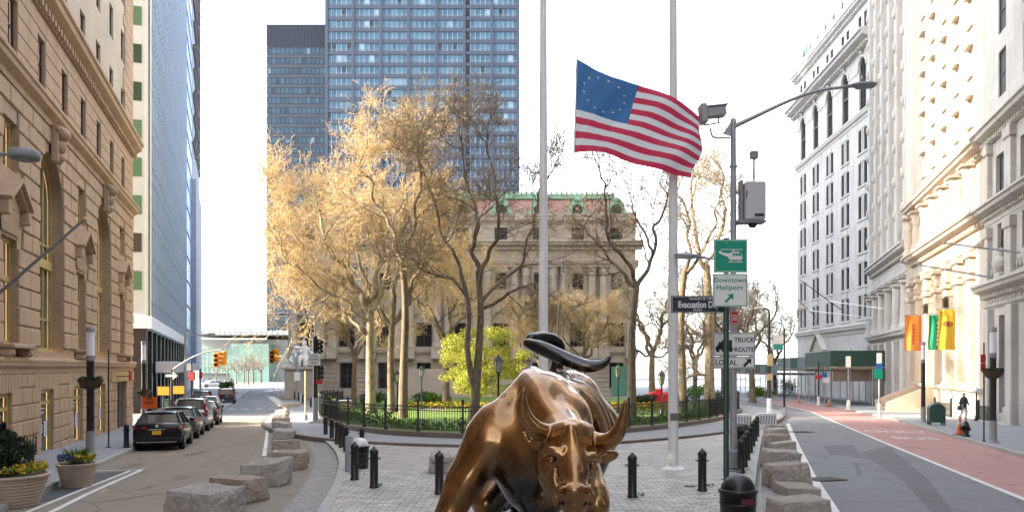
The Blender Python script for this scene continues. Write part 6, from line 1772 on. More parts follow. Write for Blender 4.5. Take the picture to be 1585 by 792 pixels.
# flagpoles and flag
def flagpole(px, Y, label, band=False):
    c = Vector(((px-CX)/F*Y, Y, g(Y)+.1)); t = thing('flagpole', label, 'flagpole', c)
    mb = MB(); mb.tube([(0,0,.0),(0,0,5),(0,0,21)], [.148,.14,.07], 20); mb.ell((0,0,21.1), (.14,.14,.14), 12, 8); mb.build('pole', m_pole, t)
    mb = MB(); mb.lathe([(.34,0),(.34,.03),(.30,.06),(.2,.09),(.17,.12)], 24); mb.build('base', m_pole, t)
    if band: mb = MB(); zz = W(0,650,Y-.15).z-c.z; mb.cbox(-.11,.11,-.165,-.12,zz,zz+.2,.006); mb.build('plaque', m_kerb_brown, t)
    return t, c
fp1, cf1 = flagpole(841, 24.0, 'white flagpole behind the bull flying the striped flag from its rope')
fp2, cf2 = flagpole(1042, 22.9, 'plain white flagpole with a small brown plaque right of the flag', True)
Yf = 22.1
mb = MB(); q = [W(870,-330,23.6), W(874,0,23.2), W(884,55,22.6), W(893,92,Yf)]; mb.tube([p-cf1 for p in q], .008, 4); q = [W(890,236,Yf), W(884,245,22.4), W(878,290,22.8), W(858,560,23.85)]; mb.tube([p-cf1 for p in q], .007, 4); q = [W(893,92,Yf), W(886,160,22.2), W(890,236,Yf)]
mb.tube([p-cf1 for p in q], .008, 4); mb.build('rope', m_pole, fp1)
def FLAGM(name, c):
    m, t, b = nt(name); b.inputs['Base Color'].default_value = (*c,1); b.inputs['Roughness'].default_value = .6; b.inputs['Sheen Weight'].default_value = .2
    tl = t.nodes.new('ShaderNodeBsdfTranslucent'); tl.inputs['Color'].default_value = (*c,1); mx = t.nodes.new('ShaderNodeMixShader'); mx.inputs[0].default_value = .3
    t.links.new(b.outputs[0], mx.inputs[1]); t.links.new(tl.outputs[0], mx.inputs[2]); t.links.new(mx.outputs[0], t.nodes['Material Output'].inputs['Surface'])
    v = coord(t); bump(t, b, noise(t, v, 6, 3), .25, .03); return m
fl_mats = [FLAGM('flag_red', (0.55,0.03,0.09)), FLAGM('flag_white', (0.70,0.72,0.76)), FLAGM('flag_blue', (0.04,0.15,0.36))]
co_ = G(1000, 760, .1); fo = Vector((W(893,0,Yf).x, Yf, 6.0))
flag = thing('flag', 'red, white and blue striped flag with a ring of stars billowing between the white poles', 'flag', fo)
top = [(893,91),(930,108),(975,124),(1010,137),(1050,152),(1080,160),(1093,171)]; bot = [(889,236),(915,234),(945,236),(985,246),(1020,256),(1050,266),(1077,272)]
def lerp_path(p, u):
    x = u*(len(p)-1); i = min(int(x), len(p)-2); f = x-i
    def cr(a,b,c,d): return .5*((2*b)+(-a+c)*f+(2*a-5*b+4*c-d)*f*f+(-a+3*b-3*c+d)*f**3)
    P_ = [p[max(0,i-1)], p[i], p[i+1], p[min(len(p)-1,i+2)]]
    return cr(*[q[0] for q in P_]), cr(*[q[1] for q in P_])
def flagpt(u, v, lift=0.0):
    a = lerp_path(top, u); b_ = lerp_path(bot, u); bow = math.sin(PI*v)*(8*u*u)
    px = a[0]*(1-v)+b_[0]*v + bow + 4*math.sin(v*9+u*3)*u*u; py = a[1]*(1-v)+b_[1]*v + 2.2*math.sin(u*9+v*2)*u
    dy = .17*math.sin(u*8.5-v*2.2)*min(1,u*2.5) + .07*math.sin(u*17+v*6)*min(1,u*2) + .05*math.sin(v*11-u*5)*u + .012*math.sin(u*60+v*14)*(1-u)
    q = W(px, py, Yf); return Vector((q.x, Yf+dy-lift+u*.5, q.z))-fo
mb = MB(); nu, nv = 78, 52
vs = [flagpt(i/nu, j/nv) for j in range(nv+1) for i in range(nu+1)]; n0 = len(mb.v); mb.v.extend([tuple(p) for p in vs])
for j in range(nv):
    for i in range(nu):
        st_ = j//4; mi = 2 if (i < int(nu*.405) and st_ < 7) else (0 if st_ % 2 == 0 else 1)
        mb.f.append((j*(nu+1)+i, (j+1)*(nu+1)+i, (j+1)*(nu+1)+i+1, j*(nu+1)+i+1)); mb.mi.append(mi); mb.sm.append(True)
mb.build('cloth', fl_mats, flag)
mb = MB()
for k in range(13):
    a = 2*PI*k/13; uc, vc = .205+.135*math.cos(a), .27+.2*math.sin(a)
    for side in (.012,-.012):
        ctr = flagpt(uc, vc, side); ring_ = []
        for i in range(10):
            r_ = (.013 if i % 2 == 0 else .0055); b_ = PI/2+i*PI/5; ring_.append(flagpt(uc+r_*math.cos(b_), vc-r_*1.45*math.sin(b_), side))
        mb.add([ctr]+ring_, [(0,1+i,1+(i+1) % 10) for i in range(10)])
mb.build('stars', fl_mats[1], flag)
mb = MB(); e = [flagpt(0, j/20) for j in range(21)]; mb.tube(e, .02, 5); mb.build('hem', fl_mats[1], flag)

# lamp arm at the upper left and the bare pole on the tan building
Y = 14.0; c = Vector((-10.6, 14.2, g(14)+.14)); t = thing('street_light', 'street light with round flat head reaching in at the upper left', 'street light', c)
mb = MB(); mb.tube([(0,0,0),(0,0,6.55)], [.11,.07], 12); mb.build('pole', m_greyd, t)
mb = MB(); mb.tube([Vector((0,0,6.5)), W(-30,236,Y)-c, W(20,239,Y)-c], [.035,.03,.03], 8); mb.build('arm', m_greyd, t)
mb = MB(); q = W(38,241,Y)-c; mb.lathe([(.15,-.07),(.235,-.06),(.25,-.02),(.25,.055),(.235,.085),(.1,.1)], 26, c=q); mb.lathe([(.16,-.085),(.16,-.06)], 20, c=q); mb.build('lamp_head', m_greyd, t)
a, b_ = Vector((-14.55,20.6,3.6)), W(131,339,20)
t = thing('wall_flagpole', 'bare grey pole slanting up from the tan building with a pale ball tip', 'flagpole', a); mb = MB(); mb.tube([Vector((0,0,0)), b_-a], [.05,.035], 10); mb.build('pole', m_greyd, t); mb = MB(); mb.ell(b_-a, (.06,.06,.06), 10, 8); mb.build('finial', m_gold, t)
for nm, a, b_, mt, lb in (('wall_flagpole', (28.9,45.3,9.3), W(1462,376,46.8), m_grey, 'long grey pole reaching out from the columned building above the yellow banner'), ('wall_flagpole', W(1560,434,50.0), W(1396,405,52.6), m_greyd, 'darker slim pole reaching out from the columned building below the longer grey one'),
                          ('wall_flagpole', W(1306,482,108), W(1240,434,103), m_black, 'dark slanting pole nearest the arch on the white corner building'), ('wall_flagpole', W(1264,491,120), W(1222,452,115), m_black, 'dark slanting pole at the far end of the white corner building'), ('wall_flagpole', W(1284,466,94), W(1385,480,86), m_pole, 'white slanting pole on the grey shaft building, upper of two'), ('wall_flagpole', W(1250,480,98), W(1350,492,91), m_pole, 'white slanting pole on the grey shaft building, lower of two')):
    a = Vector(a); t = thing(nm, lb, 'flagpole', a, 0, 'bare poles on the right hand buildings'); mb = MB(); mb.tube([Vector((0,0,0)), Vector(b_)-a], [.06,.045], 8); mb.build('pole', mt, t); mb = MB(); mb.ell(Vector(b_)-a, (.09,.09,.09), 8, 6); mb.build('finial', mt, t)
# hanging banners
m_bo = FLAGM('orange_cloth', (0.70,0.27,0.04)); m_by = FLAGM('yellow_cloth', (0.68,0.42,0.03)); m_bg = FLAGM('green_cloth', (0.0,0.22,0.10)); m_bor = MAT('dark_red_print', (0.22,0.02,0.03), .6)
def banner(px0, px1, py0, py1, Y, mat, label, kind):
    c = Vector((W(px1,0,Y).x, Y, W(0,py0,Y).z)); t = thing('hanging_banner', label, 'banner', c, 0, 'cloth banners on the sunlit building'); w = (px1-px0)/F*Y; h = (py1-py0)/F*Y
    mb = MB(); n, m_ = 12, 16
    f = lambda u, v: Vector((-w+w*u + .04*math.sin(v*6)*v, .07*math.sin(u*7+v*2)+.04*math.sin(u*13), -h*v))
    vs = [f(i/n, j/m_) for j in range(m_+1) for i in range(n+1)]; fs = [(j*(n+1)+i,(j+1)*(n+1)+i,(j+1)*(n+1)+i+1,j*(n+1)+i+1) for j in range(m_) for i in range(n)]; mb.add(vs, fs, True); mb.build('cloth', mat, t)
    e = MB()
    if kind == 'emblem':
        for i in range(16):
            a, b_ = 2*PI*i/16, 2*PI*(i+1)/16; R1, R2 = .19, .13; pr = lambda a_, r: f(.5+r*1.15*math.cos(a_)*2.0, .36+r*.55*math.sin(a_))+Vector((0,-.03,0))
            e.add([pr(a,R1/2*1.3),pr(b_,R1/2*1.3),pr(b_,R2/2*1.3),pr(a,R2/2*1.3)],[(0,1,2,3)])
        e.add([f(u,v)+Vector((0,-.035,0)) for u,v in ((.40,.33),(.40,.39),(.6,.39),(.6,.33))],[(0,1,2,3)])
    elif kind == 'border':
        for a in ((0,0,.08,1),(.92,0,1,1),(0,0,1,.03),(0,.97,1,1)): e.add([f(u,v)+Vector((0,-.02,0)) for u,v in ((a[0],a[1]),(a[0],a[3]),(a[2],a[3]),(a[2],a[1]))],[(0,1,2,3)])
        for k in range(6):
            v = .25+.1*k; e.add([f(u,vv)+Vector((0,-.02,0)) for u,vv in ((.42,v),(.38,v+.09),(.62,v+.07),(.56,v))],[(0,1,2,3)])
    else:
        for k in range(6): v = .2+.12*k; e.add([f(u,vv)+Vector((0,-.03,0)) for u,vv in ((.7,v),(.66,v+.07),(.9,v+.05),(.88,v))],[(0,1,2,3)])
    e.build('print', {'emblem': m_bor, 'border': MAT('red_orange_print', (0.55,0.08,0.02), .6), 'letters': m_signwhite}[kind], t)
    wall = Vector((15.9+.29*(Y+.6)+.1, Y+.6, c.z+.25)); mb = MB(); mb.tube([Vector((-w-.3,-.12,.02)), wall-c], [.03,.04], 8); mb.ell((-w-.32,-.13,.02), (.06,.06,.06), 8, 6); mb.build('pole', m_grey, t)
banner(1401,1426,488,542,63,m_bo,'orange cloth banner with a red pattern, leftmost on the sunlit building','border'); banner(1438,1456,487,541,57,m_bg,'green cloth banner partly hidden behind the yellow one','letters'); banner(1453,1480,479,541,54.5,m_by,'yellow cloth banner with a dark oval emblem','emblem')
for nm in (): pass

# ---------------------------------------------------------------- planters
m_terr = MAT('ribbed_sandstone_pot', (0.40,0.315,0.245), .8, var=.1, s1=.9, s2=9, stain=(0.30,0.235,0.18))
def planter(px, Y, rr0, h, label, seed, big):
    c = Vector(((px-CX)/F*Y, Y, g(Y)+.004)); t = thing('planter', label, 'planter', c)
    prof = [(rr0*.70,0)]; n = 9
    for i in range(n):
        z0_ = h*.9*i/n; z1_ = h*.9*(i+1)/n; r0_ = rr0*(.70+.26*(i/n)); r1_ = rr0*(.70+.26*((i+1)/n)); prof += [(r0_+.012, z0_+.012),(r1_+.012, z1_-.012),(r1_-.006, z1_)]
    prof += [(rr0,h*.9),(rr0*1.03,h*.95),(rr0*1.02,h),(rr0*.92,h),(rr0*.9,h*.93)]
    mb = MB(); mb.lathe(prof, 40, capt=False); mb.build('pot', m_terr, t)
    mb = MB(); mb.lathe([(rr0*.92,h*.93),(rr0*.5,h*.97)], 24, capb=False); mb.build('soil', m_soil, t)
    r_ = random.Random(seed); A, B, Cc, D = MB(), MB(), MB(), MB()
    for i in range(900 if big else 500):
        a = r_.random()*2*PI; q = math.sqrt(r_.random())*rr0*.95; x, y = q*math.cos(a), q*math.sin(a); z = h+.02+r_.random()*.14
        k = r_.random(); tgt = Cc if k < .45 else (B if x > rr0*.25 else A); leafq(tgt, Vector((x,y,z+(.03 if tgt is not Cc else 0))), r_.uniform(.05,.085), r_)
    for i in range(70 if not big else 60):
        a = r_.random()*2*PI; q = r_.random()*rr0*.35; ln = r_.uniform(.25,.5); d = Vector((math.cos(a)*.5, math.sin(a)*.5, 1)).normalized(); p = Vector((q*math.cos(a)-(0 if not big else .0), q*math.sin(a), h)); w_ = Vector((-d.y, d.x, 0)).normalized()*.018
        Cc.add([p-w_, p+w_, p+d*ln*.6+w_*.8+Vector((d.x,d.y,0))*.03, p+d*ln+Vector((d.x,d.y,0))*.12, p+d*ln*.6-w_*.8+Vector((d.x,d.y,0))*.03], [(0,1,2,3,4)])
    if big:
        for i in range(2600):
            z = r_.random(); w_ = .50*math.sin(PI*min(1,z*1.0+.12))**.8; a = r_.random()*2*PI; q = math.sqrt(r_.random())*w_; leafq(D, Vector((q*math.cos(a)-.12, q*math.sin(a), h+.08+z*.95)), r_.uniform(.05,.10), r_)
        for i in range(5):
            x = .28+.06*i; D.tube([(x-.1,0,h),(x,.02*i,h+.5),(x+.05,.02,h+.72+.06*i)], [.008,.007,.004], 4)
            for k in range(22): leafq(D, Vector((x+.03, .02, h+.4+.018*k)), .05, r_)
    A.build('violet_flowers', m_violet, t); B.build('yellow_flowers', m_yellow, t); Cc.build('leaves', m_green2, t)
    if D.f: D.build('shrub', m_darkleaf, t)
planter(14, 16.8, .76, .68, 'large ribbed sandstone planter with a dark shrub and violet and yellow pansies', 5, True); planter(119, 19.9, .455, .60, 'smaller ribbed sandstone planter with violet and yellow pansies by the double line', 6, False)
# slim posts and signs on the pavements
def post_sign(px, py, ytop, label, plates, off=.14, r=.035, mat=m_black, base=None, cat='sign post', name='signpost', group=None):
    c = G(px, py, off); sY = c.y; t = thing(name, label, cat, c, 0, group); H = W(0,ytop,sY).z-c.z
    mb = MB(); mb.tube([(0,0,0),(0,0,H)], r, 8); mb.lathe([(r*3,0),(r*3,.02),(r*1.5,.05)], 10); mb.build('post', mat, t)
    if base: mb = MB(); mb.lathe([(base[1],0),(base[1],base[0])], 12); mb.build('base', base[2], t)
    for (a, b_, y0, y1, m_, txt, tm) in plates:
        o, (x0,x1,z0,z1,y) = sign_board(t, 'sign_plate', a, b_, y0, y1, m_, c, sY-r-.02)
        if txt:
            n = len(max(txt.split('\n'), key=len)); k = txt.count('\n')+1; sz = min((z1-z0)/k*.95, (x1-x0)/n*1.55); put_text(o, txt, (x0+x1)/2, y, (z0+z1)/2+(.25*sz*(k-1) if k > 1 else 0)*.0+ (k-1)*sz*.5, sz, tm)
    return t
post_sign(168, 692, 541, 'slim black post standing on the pavement by the tan building', [], r=.028)
post_sign(1523, 683, 530, 'slim black post with two small red signs on the right pavement', [(1518,1526,548,561,m_redsign,None,None),(1518,1526,562,574,m_redsign,None,None)], r=.03)
post_sign(1361, 646, 549, 'bus stop post with white top, round badge and green panels on a white base', [(1353,1366,571,586,m_signgreen,None,None),(1357,1365,546,562,m_signwhite,None,None),(1356,1366,562,571,MAT('blue_badge', (0.02,0.10,0.35), .5),None,None)], r=.07, mat=m_greyd, base=(1.0,.13,m_signwhite))
post_sign(1313, 634, 551, 'white based sign post in front of the green shed', [(1309,1317,551,568,m_signwhite,None,None)], r=.06, mat=m_greyd, base=(.9,.15,m_signwhite))
post_sign(1267, 628, 560, 'dark post with red and blue parking plates beside the shed scaffold', [(1262,1272,580,586,m_redsign,None,None),(1272,1280,576,584,MAT('blue_plate', (0.02,0.12,0.4), .5),None,None),(1274,1284,584,592,m_signwhite,None,None)], r=.07, base=(1.0,.15,m_signwhite))
post_sign(473, 650, 574, 'thin tan post by the left end of the park railing', [], off=.2, r=.06, mat=MAT('tan_paint', (0.45,0.36,0.20), .6), base=(.35,.13,m_greyd))
post_sign(253, 647, 598, 'dark post holding two yellow pedestrian signals at the left crossing', [(244,262,598,611,m_amber,None,None),(268,285,597,609,m_amber,None,None)], r=.06, base=(.5,.1,m_black))
post_sign(296, 640, 560, 'dark pole with red and white notices on the left pavement beyond the crossing', [(292,302,575,588,m_redsign,None,None),(300,308,573,601,m_signwhite,None,None),(289,296,563,573,m_greyd,None,None)], r=.08)
post_sign(310, 628, 570, 'pole with a pink and white notice farther along the left pavement', [(306,313,575,585,m_redsign,None,None),(305,310,586,606,m_signwhite,None,None)], r=.08)
c = G(222.5,656,.14); o, q = sign_board(None, 'road_work_sign', 219,243,614,632, m_orange, Vector((0,0,0)), c.y-.35)
o.location = (0,0,0); tag(o, 'orange temporary road sign with two dark lines of lettering on the far left lamp post', 'road sign'); put_text(o, 'ARE\nLOW', (q[0]+q[1])/2, q[4], (q[2]+q[3])/2+.13, .26, m_signblack, .8, .006)

# ---------------------------------------------------------------- traffic signals
def signal_head(mb, p, hm, s=1.0, yaw=0.0):
    T = Matrix.Translation(p) @ Matrix.Rotation(yaw,4,'Z') @ Matrix.Scale(s,4); mb.cbox(-.18,.18,-.13,.13,-.55,.55,.03,T=T)
    for z in (-.34,0,.34):
        mb.lathe([(.135,0),(.15,.22)], 12, T=T @ Matrix.Translation((0,-.13,z)) @ Matrix.Rotation(PI/2,4,'X'), capt=False, capb=False)
def lens(mb, p, s=1.0, yaw=0.0, zs=(-.34,0,.34)):
    T = Matrix.Translation(p) @ Matrix.Rotation(yaw,4,'Z') @ Matrix.Scale(s,4)
    for z in zs: mb.lathe([(.12,0),(.10,.03),(.03,.05)], 12, T=T @ Matrix.Translation((0,-.131,z)) @ Matrix.Rotation(PI/2,4,'X'))
m_lens = MAT('dark_signal_lens', (0.05,0.03,0.02), .25)
Y = 62.0; c = Vector((W(266,0,Y).x, Y, g(Y)+.14)); t = thing('traffic_signal', 'traffic signal mast on the left with curved arm and two yellow signal heads', 'traffic signal', c)
mb = MB(); mb.tube([(0,0,0),(0,0,W(0,570,Y).z-c.z)], [.13,.1], 12); mb.lathe([(.2,0),(.2,.5),(.14,.7)], 12); mb.build('pole', m_black, t)
mb = MB(); f_ = smooth3([W(266,573,Y)-c, W(290,556,Y)-c, W(318,544,Y)-c, W(343,541,Y)-c], [.09,.07,.055,.05]); mb.tube(f_[0], f_[1], 8); mb.build('arm', m_greyd, t)
for px, py, yw in ((335,557,.15),(346.5,554,-.5)):
    mb = MB(); signal_head(mb, W(px,py,Y)-c, None, 1.0, yw); mb.tube([W(px,py-11,Y)-c, W(px+2,542,Y)-c], .03, 6); h = mb.build('signal_head', m_amber, t); mb = MB(); lens(mb, W(px,py,Y)-c, 1, yw); mb.build('lens', m_lens, h)
o, q = sign_board(t, 'one_way_sign', 255,276,578,584, m_signblack, c, Y-.2); arrow(o, (q[0]+q[1])/2, (q[2]+q[3])/2, q[4], .9, m_signwhite, .16, 0)
Y = 100.0; c = Vector((W(460.5,0,Y).x, Y, g(Y)+.02)); t = thing('traffic_signal', 'slim grey lamp and signal mast with yellow heads on an arm left of the statue', 'traffic signal', c)
mb = MB(); mb.tube([(0,0,0),(0,0,W(0,528,Y).z-c.z)], [.16,.1], 10); f_ = smooth3([W(460.5,530,Y)-c, W(462,523,Y)-c, W(474,520,Y)-c], [.08,.06,.05]); mb.tube(f_[0], f_[1], 8); mb.cbox(*[v for v in (W(468,0,Y).x-c.x, W(476,0,Y).x-c.x, -.2, .2, W(0,522,Y).z-c.z, W(0,519.5,Y).z-c.z)], .03); mb.build('pole', m_grey, t)
mb = MB(); mb.ell(W(460.5,538,Y)-c, (.5,.4,.25), 10, 6)
for dx in (-5,0,5): mb.ell(W(460.5+dx,543,Y)-c, (.2,.2,.28), 8, 6)
mb.build('camera_cluster', m_signwhite, t)
mb = MB(); mb.tube([W(460,566,Y)-c, W(430,556,Y)-c], [.08,.06], 8); mb.build('arm', m_grey, t)
for px, py, yw in ((420.5,552,.3),(428.5,549,-.6)):
    mb = MB(); signal_head(mb, W(px,py,Y)-c, None, 1.5, yw); h = mb.build('signal_head', m_amber, t); mb = MB(); lens(mb, W(px,py,Y)-c, 1.5, yw); mb.build('lens', m_lens, h)
mb = MB(); x = W(460.5,0,Y).x-c.x; mb.cbox(-.35,.35,-.3,-.05,W(0,589,Y).z-c.z,W(0,576,Y).z-c.z,.03); mb.build('control_box', m_signwhite, t)
Y = 47.6; c = Vector((W(488,0,Y).x, Y, g(Y)+.2)); t = thing('traffic_signal', 'black signal post with lamp arm and local traffic sign by the left park corner', 'traffic signal', c)
mb = MB(); mb.tube([(0,0,1.5),(0,0,W(0,520,Y).z-c.z)], .14, 12); mb.build('pole', m_black, t)
mb = MB(); mb.cbox(-.32,.32,-.3,.3,0,.08,.02); mb.lathe([(.17,.05),(.16,1.5)], 12); mb.build('base', m_greyd, t)
mb = MB(); mb.tube([(0,0,W(0,520,Y).z-c.z),(0,0,W(0,486,Y).z-c.z)], .05, 8); mb.tube([W(489,486.5,Y)-c, W(444,486,Y)-c], .045, 8); cobra(mb, W(446,486,Y)-c, (-1,0,0), .62, .15); mb.build('lamp_arm', m_grey, t)
for px, py, s_, yw in ((493.5,536,.75,.9),(486.5,533,.75,-2.2),(493,576,.8,1.2)):
    mb = MB(); signal_head(mb, W(px,py,Y-.05)-c, None, s_, yw); h = mb.build('signal_head', m_black, t); mb = MB(); lens(mb, W(px,py,Y-.05)-c, s_, yw); mb.build('lens', m_lens, h)
o, q = sign_board(t, 'local_traffic_sign', 476.5,496,546.5,565.5, m_signwhite, c, Y-.2, (m_signblack,.012,.015))
for i, wd in enumerate(('LOCAL','TRAFFIC','ONLY')): put_text(o, wd, (q[0]+q[1])/2, q[4], q[3]-.17-.2*i, .19, m_signblack, .85, .004)
o, q = sign_board(t, 'red_sign', 489,499,587,594, m_redsign, c, Y-.2)
# lamp with long arm over the left street, plus pole with round badge
Y = 70; c = Vector((W(287,0,Y).x, Y, g(Y)+.14)); t = thing('street_light', 'dark street light with a straight arm over the far part of the left street', 'street light', c)
mb = MB(); mb.tube([(0,0,0),(0,0,W(0,517,Y).z-c.z)], [.16,.1], 10); mb.build('pole', m_greyd, t); mb = MB(); mb.tube([W(287,519,Y)-c, W(322,517.5,Y)-c], .05, 8); mb.build('arm', m_greyd, t); mb = MB(); cobra(mb, W(320,517.5,Y)-c, (1,0,0), .75, .2); mb.build('lamp_head', m_greyd, t)
c = G(1190.5, 641, .13); Y = c.y; t = thing('street_light', 'two tone street light pole standing on the traffic island beyond the white barriers', 'street light', c)
H = W(0,484,Y).z-c.z; mb = MB(); mb.tube([(0,0,1.2),(0,0,H)], [.15,.09], 12); f_ = smooth3([(0,0,H),(-.05,0,H+.25),(-.35,0,H+.34),(-.55,0,H+.32)], [.06]*4); mb.tube(f_[0], f_[1], 8); mb.build('pole', m_black, t)
mb = MB(); mb.lathe([(.22,0),(.18,.1),(.17,1.25)], 12); mb.build('base', m_signwhite, t); mb = MB(); cobra(mb, Vector((-.45,0,H+.32)), (-1,0,0), .7, .17); mb.build('lamp_head', m_grey, t)
mb = MB(); mb.cbox(-.22,.22,-.22,-.15,W(0,566,Y).z-c.z,W(0,548,Y).z-c.z,.01); mb.cbox(-.2,.2,-.22,-.16,W(0,588,Y).z-c.z,W(0,578,Y).z-c.z,.01); mb.build('notice', MAT('faded_yellow_notice', (0.50,0.42,0.22), .6), t)
Y = 82; c = Vector((W(1214,0,Y).x, Y, g(Y)+.1)); t = thing('street_light', 'slim dark lamp post with a white and green cloth banner beyond the park', 'street light', c)
H = W(0,500,Y).z-c.z; mb = MB(); mb.tube([(0,0,0),(0,0,H-.5)], [.12,.08], 8); f_ = smooth3([(0,0,H-.5),(-.2,0,H),(-.9,0,H+.1),(-1.3,0,H-.1)], [.06]*4); mb.tube(f_[0], f_[1], 8); mb.build('pole', m_black, t)
mb = MB(); mb.cbox(W(1197,0,Y).x-c.x, W(1212,0,Y).x-c.x, -.03, .03, W(0,532,Y).z-c.z, W(0,518,Y).z-c.z, .01); mb.build('banner', m_signwhite, t); mb = MB(); mb.cbox(W(1197,0,Y).x-c.x, W(1212,0,Y).x-c.x, -.03, .03, W(0,541,Y).z-c.z, W(0,532,Y).z-c.z-.002, .01); mb.build('banner_foot', MAT('teal_cloth', (0.02,0.30,0.25), .6), t)

# park lanterns
def lantern(px, Y, ytop, label, mat):
    c = base_at(px, Y, .41); t = thing('park_lantern', label, 'street lamp', c, 0, 'lantern posts in the park'); H = W(0,ytop,Y).z-c.z; k = .95
    mb = MB(); mb.lathe([(.16,0),(.16,.25),(.09,.35),(.06,.5),(.05,H-k-.2),(.08,H-k-.15),(.05,H-k-.1),(.16,H-k)], 12); mb.build('post', mat, t)
    mb = MB(); mb.lathe([(.14,H-k),(.24,H-.36)], 6, smooth=False, capt=False); mb.build('glass', MAT('lantern_glass', (0.30,0.29,0.25), .25), t)
    mb = MB(); mb.lathe([(.29,H-.37),(.27,H-.33),(.14,H-.15),(.05,H-.08),(.03,H)], 6, smooth=False)
    for i in range(6): a = i*PI/3; mb.tube([(.14*math.cos(a),.14*math.sin(a),H-k),(.245*math.cos(a),.245*math.sin(a),H-.36)], .014, 4)
    mb.build('cap', mat, t)
lantern(771.5, 42.5, 548, 'black lantern post right of the lime green tree behind the bull', m_iron); lantern(957, 57, 563, 'dark green lantern post right of the bull tail', m_greeniron); lantern(1024, 54, 572, 'slim black lantern post in front of the red kiosk', m_iron); lantern(615, 60, 572, 'black lantern post between the pale trees and the brown tree', m_iron); lantern(652.5, 66, 565, 'dark green lantern post left of the lime green tree', m_greeniron); lantern(1075, 70, 556, 'dark green lantern post with amber sign left of the pale trunk', m_greeniron)
# kiosks
Y = 72; c = base_at(1020, Y, .41); t = thing('red_kiosk', 'bright red kiosk with shallow roof and top vent on the park lawn', 'kiosk', c); w_ = .92
m_redk = MAT('bright_red_paint', (0.60,0.02,0.025), .45, var=.08)
mb = MB(); mb.cbox(-w_,w_,-.8,.8,0,1.05,.03); mb.box(-.02,.02,-.815,-.8,.05,1.0); mb.build('body', m_redk, t); mb = MB(); mb.cbox(-w_-.08,w_+.08,-.9,.9,1.05,1.17,.03); mb.prism([(-w_,1.17),(w_,1.17),(.5,1.36),(-.5,1.36)], -.8, .8); mb.cbox(-.32,.32,-.3,.3,1.36,1.62,.05); mb.build('roof', m_redk, t)
c = base_at(535, 50.5, .41); t = thing('utility_cabinet', 'beige utility cabinet behind the left part of the railing', 'cabinet', c); mb = MB(); mb.cbox(-.36,.36,-.25,.25,0,1.02,.04); mb.build('body', MAT('beige_paint', (0.50,0.40,0.24), .6), t); mb = MB(); mb.cbox(-.39,.39,-.28,.28,1.02,1.08,.02); mb.build('lid', m_greyd, t)
c = Vector((G(258,641,.14))); t = thing('post_box', 'tall dark green street cabinet on the pavement behind the parked cars', 'cabinet', c); mb = MB(); mb.cbox(-.25,.25,-.2,.2,.05,1.12,.04); mb.build('body', m_darkgreen, t); mb = MB(); mb.cbox(-.28,.28,-.23,.23,1.12,1.18,.02); mb.cbox(-.2,.2,-.215,-.2,.62,.7,.004); mb.build('lid', m_darkgreen, t)
# white barriers
for px, py, lb in ((1148,664,'white patterned barrier left of the right hand bollards'),(1186,662,'white patterned barrier beside the traffic island')):
    c = G(px, py, .1); t = thing('barrier', lb, 'barrier', c, .0, 'white barriers'); mb = MB(); mb.prism([(-.55,0),(.55,0),(.55,.12),(.5,.16),(.5,.82),(-.5,.82),(-.5,.16),(-.55,.12)], -.22, .22); mb.build('body', m_signwhite, t); mb = MB()
    for i in range(6): mb.prism([(-.42+.15*i,.25),(-.34+.15*i,.25),(-.30+.15*i,.7),(-.38+.15*i,.7)], -.226, -.219)
    mb.build('stripes', m_greyd, t)
# delineators and small bollards at the far end of the left street
r_ = random.Random(4)
dm = MB(); dm.lathe([(.1,0),(.1,.04),(.05,.06),(.05,1.0),(.03,1.03)], 8); dme = dm.mesh('delineator', m_signwhite); dm2 = MB(); dm2.lathe([(.12,0),(.11,1.0),(.05,1.05)], 8); dme2 = dm2.mesh('bollard', m_black)
dl_ = [(x,y) for x,y in ((417,604),(424,608),(431,612),(438,616),(445,612),(452,616),(459,619),(466,622),(473,626),(480,629),(411,601),(340,612))]
for i, (px, py) in enumerate(dl_):
    c = G(px, py); o = link('delineator', dme, None, c); tag(o, 'slim white lane marker post in the row curving along the far left street', 'marker post', 'white marker posts')
for i, (px, py) in enumerate(((456,617),(462,620),(468,623),(481,631),(486,634))):
    c = G(px, py, .1); o = link('bollard', dme2, None, c); tag(o, 'short black bollard among the white marker posts at the far left', 'bollard', 'far black bollards')
# mailbox, hydrant, cone
c = G(1449,657,.14); t = thing('mailbox', 'dark green round topped mail storage box on the right pavement', 'mailbox', c, -.28)
mb = MB(); pr = [(-.42,.16),(.42,.16),(.42,.95)]+[(.42*math.cos(a*PI/10),.95+.30*math.sin(a*PI/10)) for a in range(1,10)]+[(-.42,.95)]; mb.prism(pr, -.36, .36); mb.build('body', m_darkgreen, t)
for sx in (-1,1):
    for sy in (-1,1): mb = MB(); mb.cbox(sx*.36-.05,sx*.36+.05,sy*.3-.04,sy*.3+.04,0,.2,.01); mb.build('leg', m_darkgreen, t)
mb = MB(); mb.cbox(-.3,.3,-.375,-.36,.3,.9,.006); mb.build('door', m_darkgreen, t)
c = G(1495,675,.14); t = thing('fire_hydrant', 'black fire hydrant near the kerb beside the orange cone', 'hydrant', c); mb = MB(); mb.lathe([(.2,0),(.2,.05),(.13,.08),(.12,.42),(.16,.45),(.16,.5),(.13,.53),(.1,.64),(.04,.70),(.035,.74)], 14); mb.build('barrel', m_black, t)
mb = MB(); mb.lathe([(.07,0),(.07,.14),(.09,.14),(.09,.18)], 10, T=Matrix.Translation((-.08,0,.36)) @ Matrix.Rotation(-PI/2,4,'Y')); mb.lathe([(.07,0),(.07,.14),(.09,.14),(.09,.18)], 10, T=Matrix.Translation((0,-.08,.36)) @ Matrix.Rotation(PI/2,4,'X')); mb.build('outlet', m_black, t)
